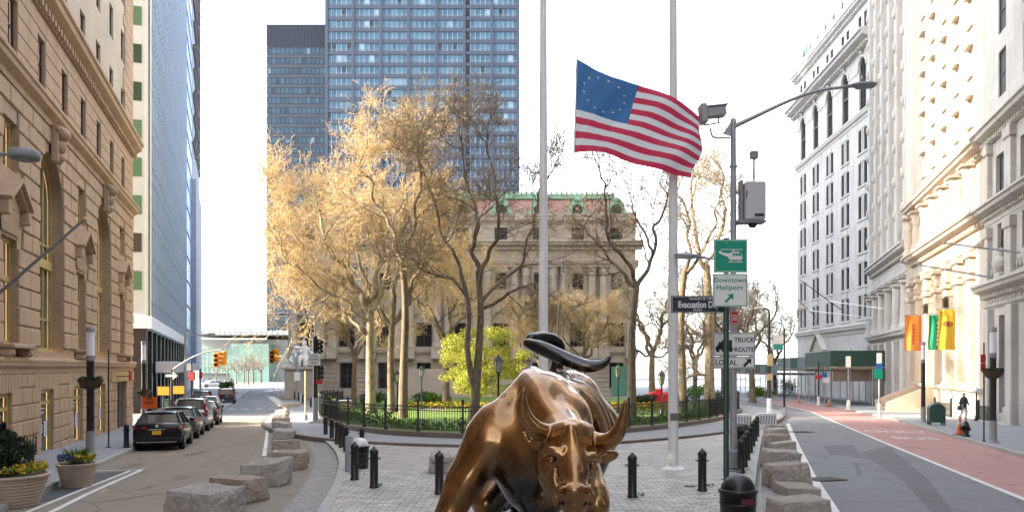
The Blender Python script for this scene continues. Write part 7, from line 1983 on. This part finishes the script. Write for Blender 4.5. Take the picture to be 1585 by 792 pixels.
def cone(px, py, label, off=.14, s=1.0):
    c = G(px, py, off); t = thing('traffic_cone', label, 'traffic cone', c, 0, 'orange cones'); t.scale = (s,s,s); mb = MB(); mb.lathe([(.15,.04),(.03,.9),(.02,.92)], 14); mb.build('cone', m_orange, t); mb = MB(); mb.cbox(-.22,.22,-.22,.22,0,.05,.015); mb.build('base', m_signblack, t); mb = MB(); mb.lathe([(.095,.5),(.073,.66)], 14, capb=False, capt=False); mb.build('reflective_band', MAT('grey_band', (0.5,0.45,0.42), .4), t)
cone(1485.5,673,'orange traffic cone beside the black hydrant'); cone(1283,628,'orange traffic cone under the green shed'); cone(1237,623,'small orange cone at the far end of the shed scaffold')
# globe lamp and railings in front of the sunlit building
c = Vector((29.9, 51.3, g(51)+.14)); t = thing('globe_lamp', 'short black post with a white globe lamp beside the stone steps', 'street lamp', c); mb = MB(); mb.lathe([(.15,0),(.1,.2),(.05,.4),(.045,1.75),(.09,1.8)], 10); mb.build('post', m_iron, t); mb = MB(); mb.ell((0,0,1.98), (.2,.2,.2), 14, 10); mb.build('globe', m_lampwhite, t)
def railing(p0, p1, label):
    p0 = Vector(p0); p1 = Vector(p1); t = thing('railing', label, 'railing', p0, 0, 'black railings by the right hand buildings'); L_ = (p1-p0); n = max(2, int(L_.length/.16)); mb = MB()
    for z in (.1,.5,.95): mb.tube([Vector((0,0,z)), L_+Vector((0,0,z))], .02, 4)
    for i in range(n+1): q = L_*(i/n); mb.box(q.x-.01,q.x+.01,q.y-.01,q.y+.01,q.z,q.z+1.0)
    mb.build('bars', m_iron, t)
    for q in (Vector((0,0,0)), L_): mb = MB(); mb.cbox(q.x-.07,q.x+.07,q.y-.07,q.y+.07,q.z,q.z+1.2,.02); mb.ell((q.x,q.y,q.z+1.27), (.09,.09,.09), 8, 6); mb.build('newel', m_iron, t)
railing((29.3,48.6,g(48.6)+.14),(30.2,51.6,g(51.6)+.14),'black iron railing with ball newels by the columned building'); railing((31.4,57.0,g(57)+.14),(32.8,61.8,g(61.8)+.14),'black iron railing beyond the walking person'); railing((35.2,70.5,g(70.5)+.14),(37.3,77.5,g(77.5)+.14),'black railing by the foot of the round corner pier')

# ---------------------------------------------------------------- pavement shed
sh = thing('sidewalk_shed', 'dark green pavement shed on steel scaffold in front of the white corner building', 'scaffold', (33.8, 84.5, g(84.5)+.14))
o3 = Vector(sh.location); Z0 = g(90)+.14-o3.z
def seg(Ya, Yb, xa, xb, zd, zp, mats, end=False):
    n = max(1, int((Yb-Ya)/2.4))
    for i in range(n):
        y0_, y1_ = Ya+(Yb-Ya)*i/n, Ya+(Yb-Ya)*(i+1)/n; x0_, x1_ = xa+(xb-xa)*i/n, xa+(xb-xa)*(i+1)/n
        L_ = math.hypot(x1_-x0_, y1_-y0_); a = math.atan2(y1_-y0_, x1_-x0_); T = Matrix.Translation(Vector((x0_,y0_,0))-Vector((o3.x,o3.y,0))) @ Matrix.Rotation(a,4,'Z')
        mb = MB(); mb.cbox(.01,L_-.01,-.03,.03,zd,zp,.01,T=T)
        for k in range(1,3): mb.box(L_*k/3-.01,L_*k/3+.01,-.04,.04,zd+.02,zp-.02,T=T)
        mb.build('parapet_panel', mats[i % len(mats)], sh)
        for q in ((0,0),(0,4.2)):
            mb = MB(); mb.tube([T @ Vector((q[0],-q[1] if end else -q[1],-.15)), T @ Vector((q[0],-q[1],zd))], .055, 6); mb.lathe([(.16,-.15),(.16,-.1)], 8, T=T @ Matrix.Translation((q[0],-q[1],0))); mb.build('post', m_grey, sh)
        mb = MB()
        for z in (1.0, 2.1): mb.tube([T @ Vector((0,0,z)), T @ Vector((L_,0,z))], .03, 5)
        if i % 3 == 1: mb.tube([T @ Vector((0,0,.2)), T @ Vector((L_,0,zd-.2))], .03, 5)
        mb.build('brace', m_grey, sh)
        mb = MB(); mb.box(-.02,L_+.02,-5.2,.0,zd-.3,zd-.02,T=T); mb.build('deck', m_ply, sh)
zb = Z0
seg(84.5,97.5,33.8,35.9,4.15,5.8,[m_shedgreen]); seg(97.5,109,35.9,36.3,3.9,5.3,[m_shedpale,m_shedgreen,m_shedpale]); seg(109,130,36.3,36.6,3.3,4.5,[m_shedpale,m_shedgreen])
mb = MB(); mb.cbox(0,6.2,-.03,.03,4.15,5.85,.01); mb.build('parapet_panel', m_shedgreen, sh); mb = MB(); mb.cbox(.3,6.2,.1,.16,2.6,4.1,.01); mb.build('plywood_screen', m_ply, sh)
mb = MB(); mb.cbox(-.1,6.3,-.12,.0,4.0,4.15,.01); mb.build('beam', MAT('pale_timber', (0.45,0.38,0.28), .7), sh)
for x in (2.1,4.2,6.1): mb = MB(); mb.tube([(x,.05,-.15),(x,.05,4.1)], .055, 6); mb.build('post', m_grey, sh)

# ---------------------------------------------------------------- cars
def paint(name, c, rough=.22, metal=.3):
    m = MAT(name, c, rough, metal=metal, var=.06, coat=.15, spec=.3); return m
m_carglass = GLASS('car_glass', (0.03,0.04,0.045), rough=.04, var=.2, spec=1.0); m_tyre = MAT('tyre_rubber', (0.02,0.02,0.02), .85); m_rim = MAT('alloy_rim', (0.35,0.36,0.38), .35, metal=.8)
m_tail = MAT('red_tail_lamp', (0.38,0.012,0.012), .2, var=.1); m_plate = MAT('yellow_number_plate', (0.75,0.42,0.03), .5); m_chrome = MAT('chrome_trim', (0.6,0.6,0.62), .15, metal=1.0, var=.05); m_trim = MAT('black_trim', (0.02,0.02,0.022), .5)
CARS = {'sedan': dict(L=4.7, sec=[(0,.70,.44,.88),(.05,.82,.34,.98),(.22,.875,.27,1.03),(.7,.905,.21,1.04),(1.5,.915,.19,1.0),(2.6,.915,.19,.97),(3.4,.91,.19,.94),(4.1,.88,.2,.86),(4.5,.80,.25,.76),(4.68,.66,.32,.66)], gh=(.42,3.35,1.15,2.75,1.43,.80,.60), bz=1.02),
        'suv': dict(L=4.75, sec=[(0,.74,.50,1.05),(.05,.86,.40,1.14),(.2,.91,.32,1.17),(.8,.93,.27,1.16),(1.8,.93,.26,1.14),(2.8,.93,.26,1.12),(3.5,.92,.26,1.09),(4.2,.9,.28,1.02),(4.6,.84,.32,.92),(4.74,.72,.4,.8)], gh=(.08,3.55,.42,2.8,1.72,.84,.66), bz=1.14)}
def car(kind, label, x, Y, paintm, group, ang=math.atan2(1,-.3), rack=False, plate=True):
    d = CARS[kind]; t = thing('parked_car' if group else 'car', label, 'car', (x, Y, g(Y)+.006), ang-PI/2, group)
    t.rotation_euler = (math.atan(-.019)*1.0 if 10 < Y < 83 else 0, 0, ang-PI/2)
    mb = MB(); rings = []
    for y, w, zb, zt in d['sec']:
        h = zt-zb; half = [(0,zb),(w*.80,zb),(w*.96,zb+.09),(w,zb+h*.42),(w*.985,zb+h*.66),(w*.95,zt-.07),(w*.86,zt-.005),(0,zt+.025)]
        rings.append([(px,y,z) for px,z in half]+[(-px,y,z) for px,z in half[-2:0:-1]])
    n = len(rings[0]); vs = [p for r_ in rings for p in r_]; fs = [(i*n+k,(i+1)*n+k,(i+1)*n+(k+1) % n,i*n+(k+1) % n) for i in range(len(rings)-1) for k in range(n)]
    mb.add(vs, fs, True); mb.add(rings[0], [tuple(range(n))], False); mb.add(rings[-1], [tuple(range(n))[::-1]], False)
    y0,y1,y2,y3,zr,wb,wr = d['gh']; bz = d['bz']
    # roof and pillars
    R0 = [(-wr,y2,zr-.03),(wr,y2,zr-.03),(wr*.97,y3,zr-.05),(-wr*.97,y3,zr-.05)]; m_ = (y2+y3)/2
    rv = []; rf = []
    for i in range(7):
        f = i/6; yy = y2-.06+(y3-y2+.12)*f; zz = zr-.045+.05*math.sin(PI*min(1,f*.9+.1))
        for k in range(7): u = k/6*2-1; rv.append((u*(wr+.03), yy, zz+.035*(1-u*u)-(.02 if abs(u) > .9 else 0)))
    for i in range(6):
        for k in range(6): rf.append((i*7+k, i*7+k+1, (i+1)*7+k+1, (i+1)*7+k))
    mb.add(rv, rf, True)
    for sx in (-1,1):
        mb.tube([(sx*wb*.98,y0+.02,bz-.02),(sx*wr,y2,zr-.02)], .055, 6); mb.tube([(sx*wb,y1-.05,bz-.06),(sx*wr*.98,y3,zr-.03)], .045, 6); mb.tube([(sx*wb*1.02,(y0+y1)*.52,bz-.05),(sx*wr*1.01,(y2+y3)*.53,zr-.02)], .04, 6); mb.tube([(sx*wr,y2,zr-.015),(sx*wr*.98,y3,zr-.03)], .035, 6)
        mb.ell((sx*(wb+.2),y1-.55,bz+.05), (.11,.06,.075), 8, 6)
    mb.build('body', paintm, t)
    g_ = MB(); a = [(-wb,y0,bz-.04),(wb,y0,bz-.04),(wb,y1,bz-.10),(-wb,y1,bz-.10)]; b_ = [(-wr,y2,zr-.03),(wr,y2,zr-.03),(wr*.98,y3,zr-.04),(-wr*.98,y3,zr-.04)]
    g_.add(a+b_, [(0,1,5,4),(1,2,6,5),(2,3,7,6),(3,0,4,7)]); g_.build('window', m_carglass, t)
    for sx in (-1,1):
        for yy in (.95, d['L']-.95):
            w = MB(); T = Matrix.Translation((sx*.80,yy,.33)) @ Matrix.Rotation(PI/2,4,'Y'); w.lathe([(.22,-.11),(.30,-.115),(.33,-.09),(.33,.09),(.30,.115),(.22,.11)], 20, T=T); wo = w.build('wheel', m_tyre, t)
            q = MB(); T2 = Matrix.Translation((sx*.905,yy,.33)) @ Matrix.Rotation(sx*PI/2,4,'Y'); q.lathe([(.225,-.02),(.215,.008),(.2,-.015),(.06,-.01),(.05,.008)], 16, T=T2)
            for k in range(5): a_ = k*2*PI/5; q.tube([T2 @ Vector((.04*math.cos(a_),.04*math.sin(a_),0)), T2 @ Vector((.21*math.cos(a_),.21*math.sin(a_),0))], .022, 5)
            q.build('rim', m_rim, wo)
            ar = MB(); T3 = Matrix.Translation((sx*.845,yy,.34)) @ Matrix.Rotation(sx*PI/2,4,'Y'); ar.lathe([(.385,.0),(.385,.072),(.355,.072),(.355,.0)], 22, T=T3, capt=False, capb=False); ar.build('wheel_arch', m_trim, t)
        l = MB()
        if kind == 'suv': l.cbox(sx*.80-.09,sx*.80+.09,-.03,.16,.80,1.16,.03); l.cbox(sx*.76-.05,sx*.76+.05,.06,.2,1.15,1.5,.02)
        else: l.add([(sx*.36,-.012,.84),(sx*.83,.03,.84),(sx*.87,.12,.95),(sx*.36,-.012,.915),(sx*.36,.2,.84),(sx*.885,.35,.86),(sx*.885,.35,.95),(sx*.36,.2,.915)], [(0,1,2,3),(1,5,6,2),(3,2,6,7),(0,4,5,1)] if sx > 0 else [(3,2,1,0),(2,6,5,1),(7,6,2,3),(1,5,4,0)])
        l.build('tail_light', m_tail, t)
    b = MB(); b.cbox(-.8,.8,-.07,.2,.34,.50,.03); b.cbox(-.62,.62,-.085,.0,.27,.34,.02); b.build('bumper', m_trim if kind == 'suv' else paintm, t)
    c_ = MB(); c_.cbox(-.72,.72,-.079,-.06,.33,.35,.003); c_.cbox(-.30,.30,-.03,.0,.80,.83,.004); c_.ell((0,-.02,.93), (.06,.02,.06), 10, 6); c_.build('chrome_trim', m_chrome, t)
    if plate:
        p = MB(); p.cbox(-.16,.16,-.045,-.02,.62,.77,.004); p.build('number_plate', m_plate, t)
    if rack:
        k = MB()
        for sx in (-1,1): k.tube([(sx*.6,.5,zr+.05),(sx*.6,2.7,zr+.04)], .025, 6)
        k.build('roof_rail', m_trim, t)
    return t
PK = 'cars parked along the left kerb'
kx = lambda Y, o_=1.1: xL(Y)+o_
m_pblack = paint('black_car_paint', (0.012,0.012,0.014)); m_pgrey = paint('grey_car_paint', (0.10,0.105,0.11)); m_pwhite = paint('silver_white_car_paint', (0.55,0.55,0.55)); m_pdark = paint('charcoal_car_paint', (0.04,0.042,0.048)); m_psilver = paint('silver_car_paint', (0.48,0.49,0.50), metal=.5)
car('sedan','black sedan with yellow number plate parked nearest on the left', kx(30.5), 30.3, m_pblack, PK); car('sedan','dark grey sedan parked just ahead of the nearest black one', kx(36.6), 36.2, m_pgrey, PK); car('suv','pale silver tall car with upright red lamps parked third in line', kx(42.5), 42.0, m_pwhite, PK, rack=True); car('sedan','charcoal car parked foremost in the near line', kx(48.3), 48.0, m_pdark, PK)
car('sedan','silver sedan driving away in the middle distance of the left street', -25.0, 65.5, m_psilver, None); car('suv','black tall car just ahead of the silver sedan', -31.2, 80, m_pblack, None, rack=True, plate=False); car('suv','black van ahead of the other dark cars', -33.0, 92, m_pdark, None, plate=False)
for x, Y, m_, lb, a in ((-62,150,m_pdark,'dark car far down the left street beside the planters',1.8),(-60.5,168,m_psilver,'silver car far down the left street by the terminal',2.0),(-66,180,m_pwhite,'white car far down the left street, leftmost by the terminal',2.6),(-70,196,m_pgrey,'grey car crossing in front of the terminal',.2),(-54,205,m_pwhite,'white van crossing at the end of the left street',.1),(-77,200,m_pdark,'dark car at the terminal kerb, farthest left',.1)):
    car('suv' if 'van' in lb else 'sedan', lb, x, Y, m_, None, ang=a+PI/2)
# planter tubs and small bare trees at the end of the left street
for px, Y, lb in ((351,118,'brown street planter tub between the far lanes'),):
    c = Vector((W(px,0,Y).x, Y, g(Y))); t = thing('planter', lb, 'planter', c); mb = MB(); mb.lathe([(1.0,0),(1.25,1.0),(1.15,1.02)], 14); mb.build('pot', m_coir, t); l = MB(); r_ = random.Random(2)
    for i in range(400): a = r_.random()*6.28; q = r_.random()*1.1; leafq(l, Vector((q*math.cos(a), q*math.sin(a), 1.0+r_.random()*.9)), .3, r_)
    l.build('plants', m_green, t)
ft = Tree(77, budn=1, buds=.1, maxl=3, kids=(4,4,4,4)); b0 = Vector((0,0,0)); ft.w.tube([b0, Vector((0,0,2.5))], [.2,.14], 8)
for k in range(4): ft.branch(Vector((0,0,2.4)), Vector((math.cos(k*1.6)*.7, math.sin(k*1.6)*.7, 1)).normalized(), 2.4, .1, 1)
ft0 = ft.build('street_tree', 'small bare dark tree in front of the far terminal', b0, m_barkdark, m_twigd, m_bud2, 'bare trees by the terminal')
for i, (px, Y) in enumerate(((366,205),(378,212),(392,206),(352,215),(404,214),(384,196),(335,212))):
    o = ft0 if i == 0 else copy_tree(ft0); o.location = (W(px,0,Y).x, Y, g(Y)); o.scale = (1.1+.1*(i % 3),)*3; o.rotation_euler = (0,0,i*1.3)

# ---------------------------------------------------------------- marble group on its pedestal
c = Vector((W(471,0,108.5).x, 108.5, g(108))); t = thing('marble_statue', 'white marble group of seated draped figures on a stone pedestal before the custom house', 'statue', c)
m_marble = MAT('white_marble', (0.62,0.60,0.56), .6, var=.1)
mb = MB(); mb.cbox(-2.6,2.6,-2.2,2.2,0,.6,.05); mb.cbox(-2.2,2.2,-1.8,1.8,.6,3.9,.05); mb.cbox(-2.5,2.5,-2.1,2.1,3.9,4.3,.08); mb.cbox(-2.0,2.0,-1.83,-1.8,1.2,3.4,.01); mb.build('pedestal', m_chtrim, t)
s = SDF((-2.4,-1.6,4.2), (2.4,1.6,8.4), .07)
s.ell((0,.3,5.0), (1.5,1.0,.9), .2); s.cone((0,.2,5.4),(0,.1,6.7), .75, .55, .2); s.ell((0,0,7.35), (.33,.36,.42), .08); s.ell((0,.05,7.75), (.3,.3,.2), .08)
s.chain([(-.6,.1,6.6),(-1.1,-.3,6.0),(-.9,-.8,5.6)], [.26,.22,.16], .1); s.chain([(.6,.1,6.6),(1.15,-.2,6.1),(1.0,-.7,5.5)], [.26,.22,.16], .1)
s.chain([(-.35,-.2,5.4),(-.45,-1.0,5.4),(-.45,-1.15,4.5)], [.42,.36,.26], .12); s.chain([(.35,-.2,5.4),(.45,-1.0,5.35),(.45,-1.15,4.5)], [.42,.36,.26], .12)
for sx in (-1,1): s.cone((sx*1.6,-.1,4.4),(sx*1.5,0,5.7), .55, .35, .15); s.ell((sx*1.45,-.2,6.15), (.26,.28,.33), .08); s.chain([(sx*1.5,-.1,5.7),(sx*1.9,-.4,5.2),(sx*1.4,-.8,4.9)], [.2,.17,.13], .08)
s.build('figures', m_marble, t)

# ---------------------------------------------------------------- walking person
Yp_ = 53.5; pc = Vector((W(1492,0,Yp_).x, Yp_, g(Yp_)+.14)); t = thing('person', 'person in a dark hooded jacket and pale trousers walking towards the viewer with a bag', 'person', pc, .15)
m_skin = MAT('skin', (0.35,0.20,0.14), .55, var=.05); m_jacket = MAT('dark_jacket', (0.02,0.02,0.025), .8); m_trs = MAT('pale_trousers', (0.42,0.41,0.42), .8); m_hair = MAT('dark_hair', (0.02,0.014,0.01), .7)
LL = [(.09,0,.93),(.11,-.10,.50),(.10,-.02,.10)]; LR = [(-.09,0,.93),(-.10,.05,.50),(-.10,.26,.16)]
s = SDF((-.5,-.45,-.02),(.5,.5,1.8), .012)
s.cone((0,0,.95),(0,0,1.38), .14, .15, .06); s.ell((0,0,1.22), (.19,.12,.24), .06); s.cone((0,0,1.42),(0,-.02,1.52), .06, .055, .03)
s.ell((0,-.03,1.63), (.078,.095,.115), .02); s.ell((0,-.12,1.615), (.015,.02,.025), .012); s.ell((0,-.10,1.57), (.04,.025,.02), .015)
for sx in (-1,1): s.ell((sx*.03,-.117,1.645), (.014,.012,.009), .006, sub=True); s.ell((sx*.078,-.02,1.625), (.015,.025,.032), .008)
for L_ in (LL, LR): s.chain(L_, [.095,.065,.042], .04, it=0); f = L_[2]; s.cone((f[0],f[1]+.03,f[2]-.06),(f[0],f[1]-.14,f[2]-.075), .045, .04, .02)
for sx, el, ha in ((1,(.25,-.02,1.12),(.22,-.22,.98)),(-1,(-.26,.05,1.10),(-.25,-.05,.86))):
    s.chain([(sx*.18,0,1.38), el, ha], [.055,.045,.03], .03, it=0); s.ell((ha[0],ha[1]-.02,ha[2]-.06), (.022,.035,.045), .015)
    for k in range(4): s.cone((ha[0]-.004,ha[1]-.045+.018*k,ha[2]-.09),(ha[0]-.008,ha[1]-.05+.016*k,ha[2]-.135-.008*(k in (1,2))), .009, .007, .004)
    s.cone((ha[0]-sx*.015,ha[1]-.045,ha[2]-.05),(ha[0]-sx*.03,ha[1]-.065,ha[2]-.10), .010, .008, .006)
s.build('body', m_skin, t)
s = SDF((-.5,-.45,.6),(.5,.5,1.8), .014); s.cone((0,0,.92),(0,0,1.38), .165, .165, .05); s.ell((0,0,1.22), (.215,.15,.27), .05)
for sx, el, ha in ((1,(.25,-.02,1.12),(.22,-.20,1.0)),(-1,(-.26,.05,1.10),(-.25,-.04,.89))): s.chain([(sx*.18,0,1.38), el, ha], [.075,.062,.05], .03, it=0)
s.ell((0,.05,1.46), (.13,.1,.08), .04); s.build('jacket', m_jacket, t)
s = SDF((-.5,-.45,.0),(.5,.5,1.1), .014)
for L_ in (LL, LR): s.chain([L_[0],L_[1],(L_[2][0],L_[2][1],L_[2][2]+.02)], [.115,.085,.06], .04, it=0)
s.ell((0,0,.93), (.165,.125,.1), .04); s.build('trousers', m_trs, t)
mb = MB()
for f in (LL[2], LR[2]): mb.ell((f[0],f[1]-.05,f[2]-.06), (.055,.135,.055), 10, 6)
mb.build('shoes', m_signblack, t)
s = SDF((-.2,-.2,1.5),(.2,.2,1.85), .01); s.ell((0,.0,1.66), (.092,.105,.115), .01); s.ell((0,-.11,1.62), (.06,.06,.09), .02, sub=True); s.build('hair', m_hair, t)
bg_ = MB(); q = pc; bo = thing('shoulder_bag', 'small dark bag hanging at the walking person hip', 'bag', pc+Vector((-.33,-.02,.62))); bb = MB(); bb.cbox(-.07,.07,-.16,.16,0,.3,.03); bb.build('body', m_jacket, bo); bb = MB(); bb.tube([(0,-.1,.29),(.1,-.06,.7),(.1,.08,.7),(0,.1,.29)], .012, 5); bb.build('strap', m_jacket, bo)

# ---------------------------------------------------------------- covers in the road, weeds at the bollards
m_cast = MAT('worn_cast_iron', (0.07,0.065,0.06), .6, metal=.5, var=.3, bmp=.4)
def cover(px, py, r, label, off=.008, square=False):
    c = G(px, py, off); t_ = MB()
    if square:
        t_.cbox(-r*1.4,r*1.4,-r,r,0,.02,.006)
        for i in range(5): t_.box(-r*1.2,r*1.2,-r*.8+i*r*.36,-r*.8+i*r*.36+r*.12,.0205,.026)
    else:
        t_.lathe([(r,0),(r,.012),(r*.9,.016),(r*.86,.011)], 20)
        for i in range(-3,4): t_.box(-r*.6,r*.6,i*r*.2-.015,i*r*.2+.015,.0112,.017)
    o = t_.build('manhole_cover', m_cast, loc=c); o.rotation_euler = (math.atan(-.019) if 10 < c.y < 85 else 0, 0, .25); tag(o, label, 'road cover')
cover(1276,741,.34,'square iron grating at the white line beside the granite blocks',.014,True); cover(1238,668,.42,'square iron cover in the right street near the white barriers',.01,True)
cover(1068,752,.14,'small round iron cap in the setts beside the lone bollard',.104)
mb = MB(); r_ = random.Random(12)
for px, py in ((1094,754),(690,763),(583,753),(553,735),(566,722),(986,768),(1150,730),(1128,742)):
    c = G(px, py, .1)
    for i in range(26): leafq(mb, Vector((c.x+r_.gauss(0,.09), c.y+r_.gauss(0,.07), c.z+r_.random()*.06)), .05, r_)
for i in range(260):
    p = Vector(plaza_right[0]).lerp(Vector(plaza_right[-1]), r_.random()); leafq(mb, Vector((p.x-.2-abs(r_.gauss(0,.25)), p.y, g(p.y)+.105)), .03, r_)
o = mb.build('weeds', m_green2); o['kind'] = 'stuff'
# ------------------------------------------------------------------ camera, sun, sky
cam = bpy.data.cameras.new('camera'); co = bpy.data.objects.new('camera', cam); COL.objects.link(co)
co.location = (0, 0, CZ); co.rotation_euler = (PI/2, 0, 0)
cam.sensor_fit = 'HORIZONTAL'; cam.sensor_width = 36.0; cam.lens = 36.0*F/1585.0
cam.shift_y = (HY-396.0)/1585.0; cam.shift_x = 0.0
cam.clip_start = 0.1; cam.clip_end = 6000
SC.camera = co
SUN_EL, SUN_DIR = R(27), (1.0, 0.125)     # direction the light travels over the ground
sun = bpy.data.lights.new('sun', 'SUN'); sun.energy = 2.5; sun.angle = R(0.5); sun.color = (1.0, 0.86, 0.66)
so = bpy.data.objects.new('sun', sun); COL.objects.link(so)
d = Vector((SUN_DIR[0], SUN_DIR[1], 0)).normalized()*math.cos(SUN_EL) + Vector((0,0,-math.sin(SUN_EL)))
so.rotation_euler = d.to_track_quat('-Z', 'Y').to_euler()
so.location = (-60, 40, 60)
w = bpy.data.worlds.new('World'); SC.world = w; w.use_nodes = True
t = w.node_tree; bg = t.nodes['Background']
sky = t.nodes.new('ShaderNodeTexSky'); sky.sky_type = 'NISHITA'; sky.sun_disc = False
sky.sun_elevation = SUN_EL; sky.sun_rotation = math.atan2(-d.x, -d.y)
sky.air_density = 1.0; sky.dust_density = 2.0; sky.ozone_density = 1.0; sky.altitude = 0
hs = t.nodes.new('ShaderNodeHueSaturation'); hs.inputs['Saturation'].default_value = 0.35
t.links.new(sky.outputs[0], hs.inputs['Color'])
t.links.new(hs.outputs[0], bg.inputs['Color']); bg.inputs['Strength'].default_value = 0.15
SC.view_settings.view_transform = 'Standard'; SC.view_settings.look = 'None'
SC.view_settings.gamma = 1.0; SC.view_settings.use_curve_mapping = False
SC.view_settings.exposure = 3.0
SC.cycles.max_bounces = 6; SC.cycles.diffuse_bounces = 3; SC.cycles.glossy_bounces = 3; SC.cycles.transmission_bounces = 2; SC.cycles.transparent_max_bounces = 6
SC.cycles.use_denoising = True
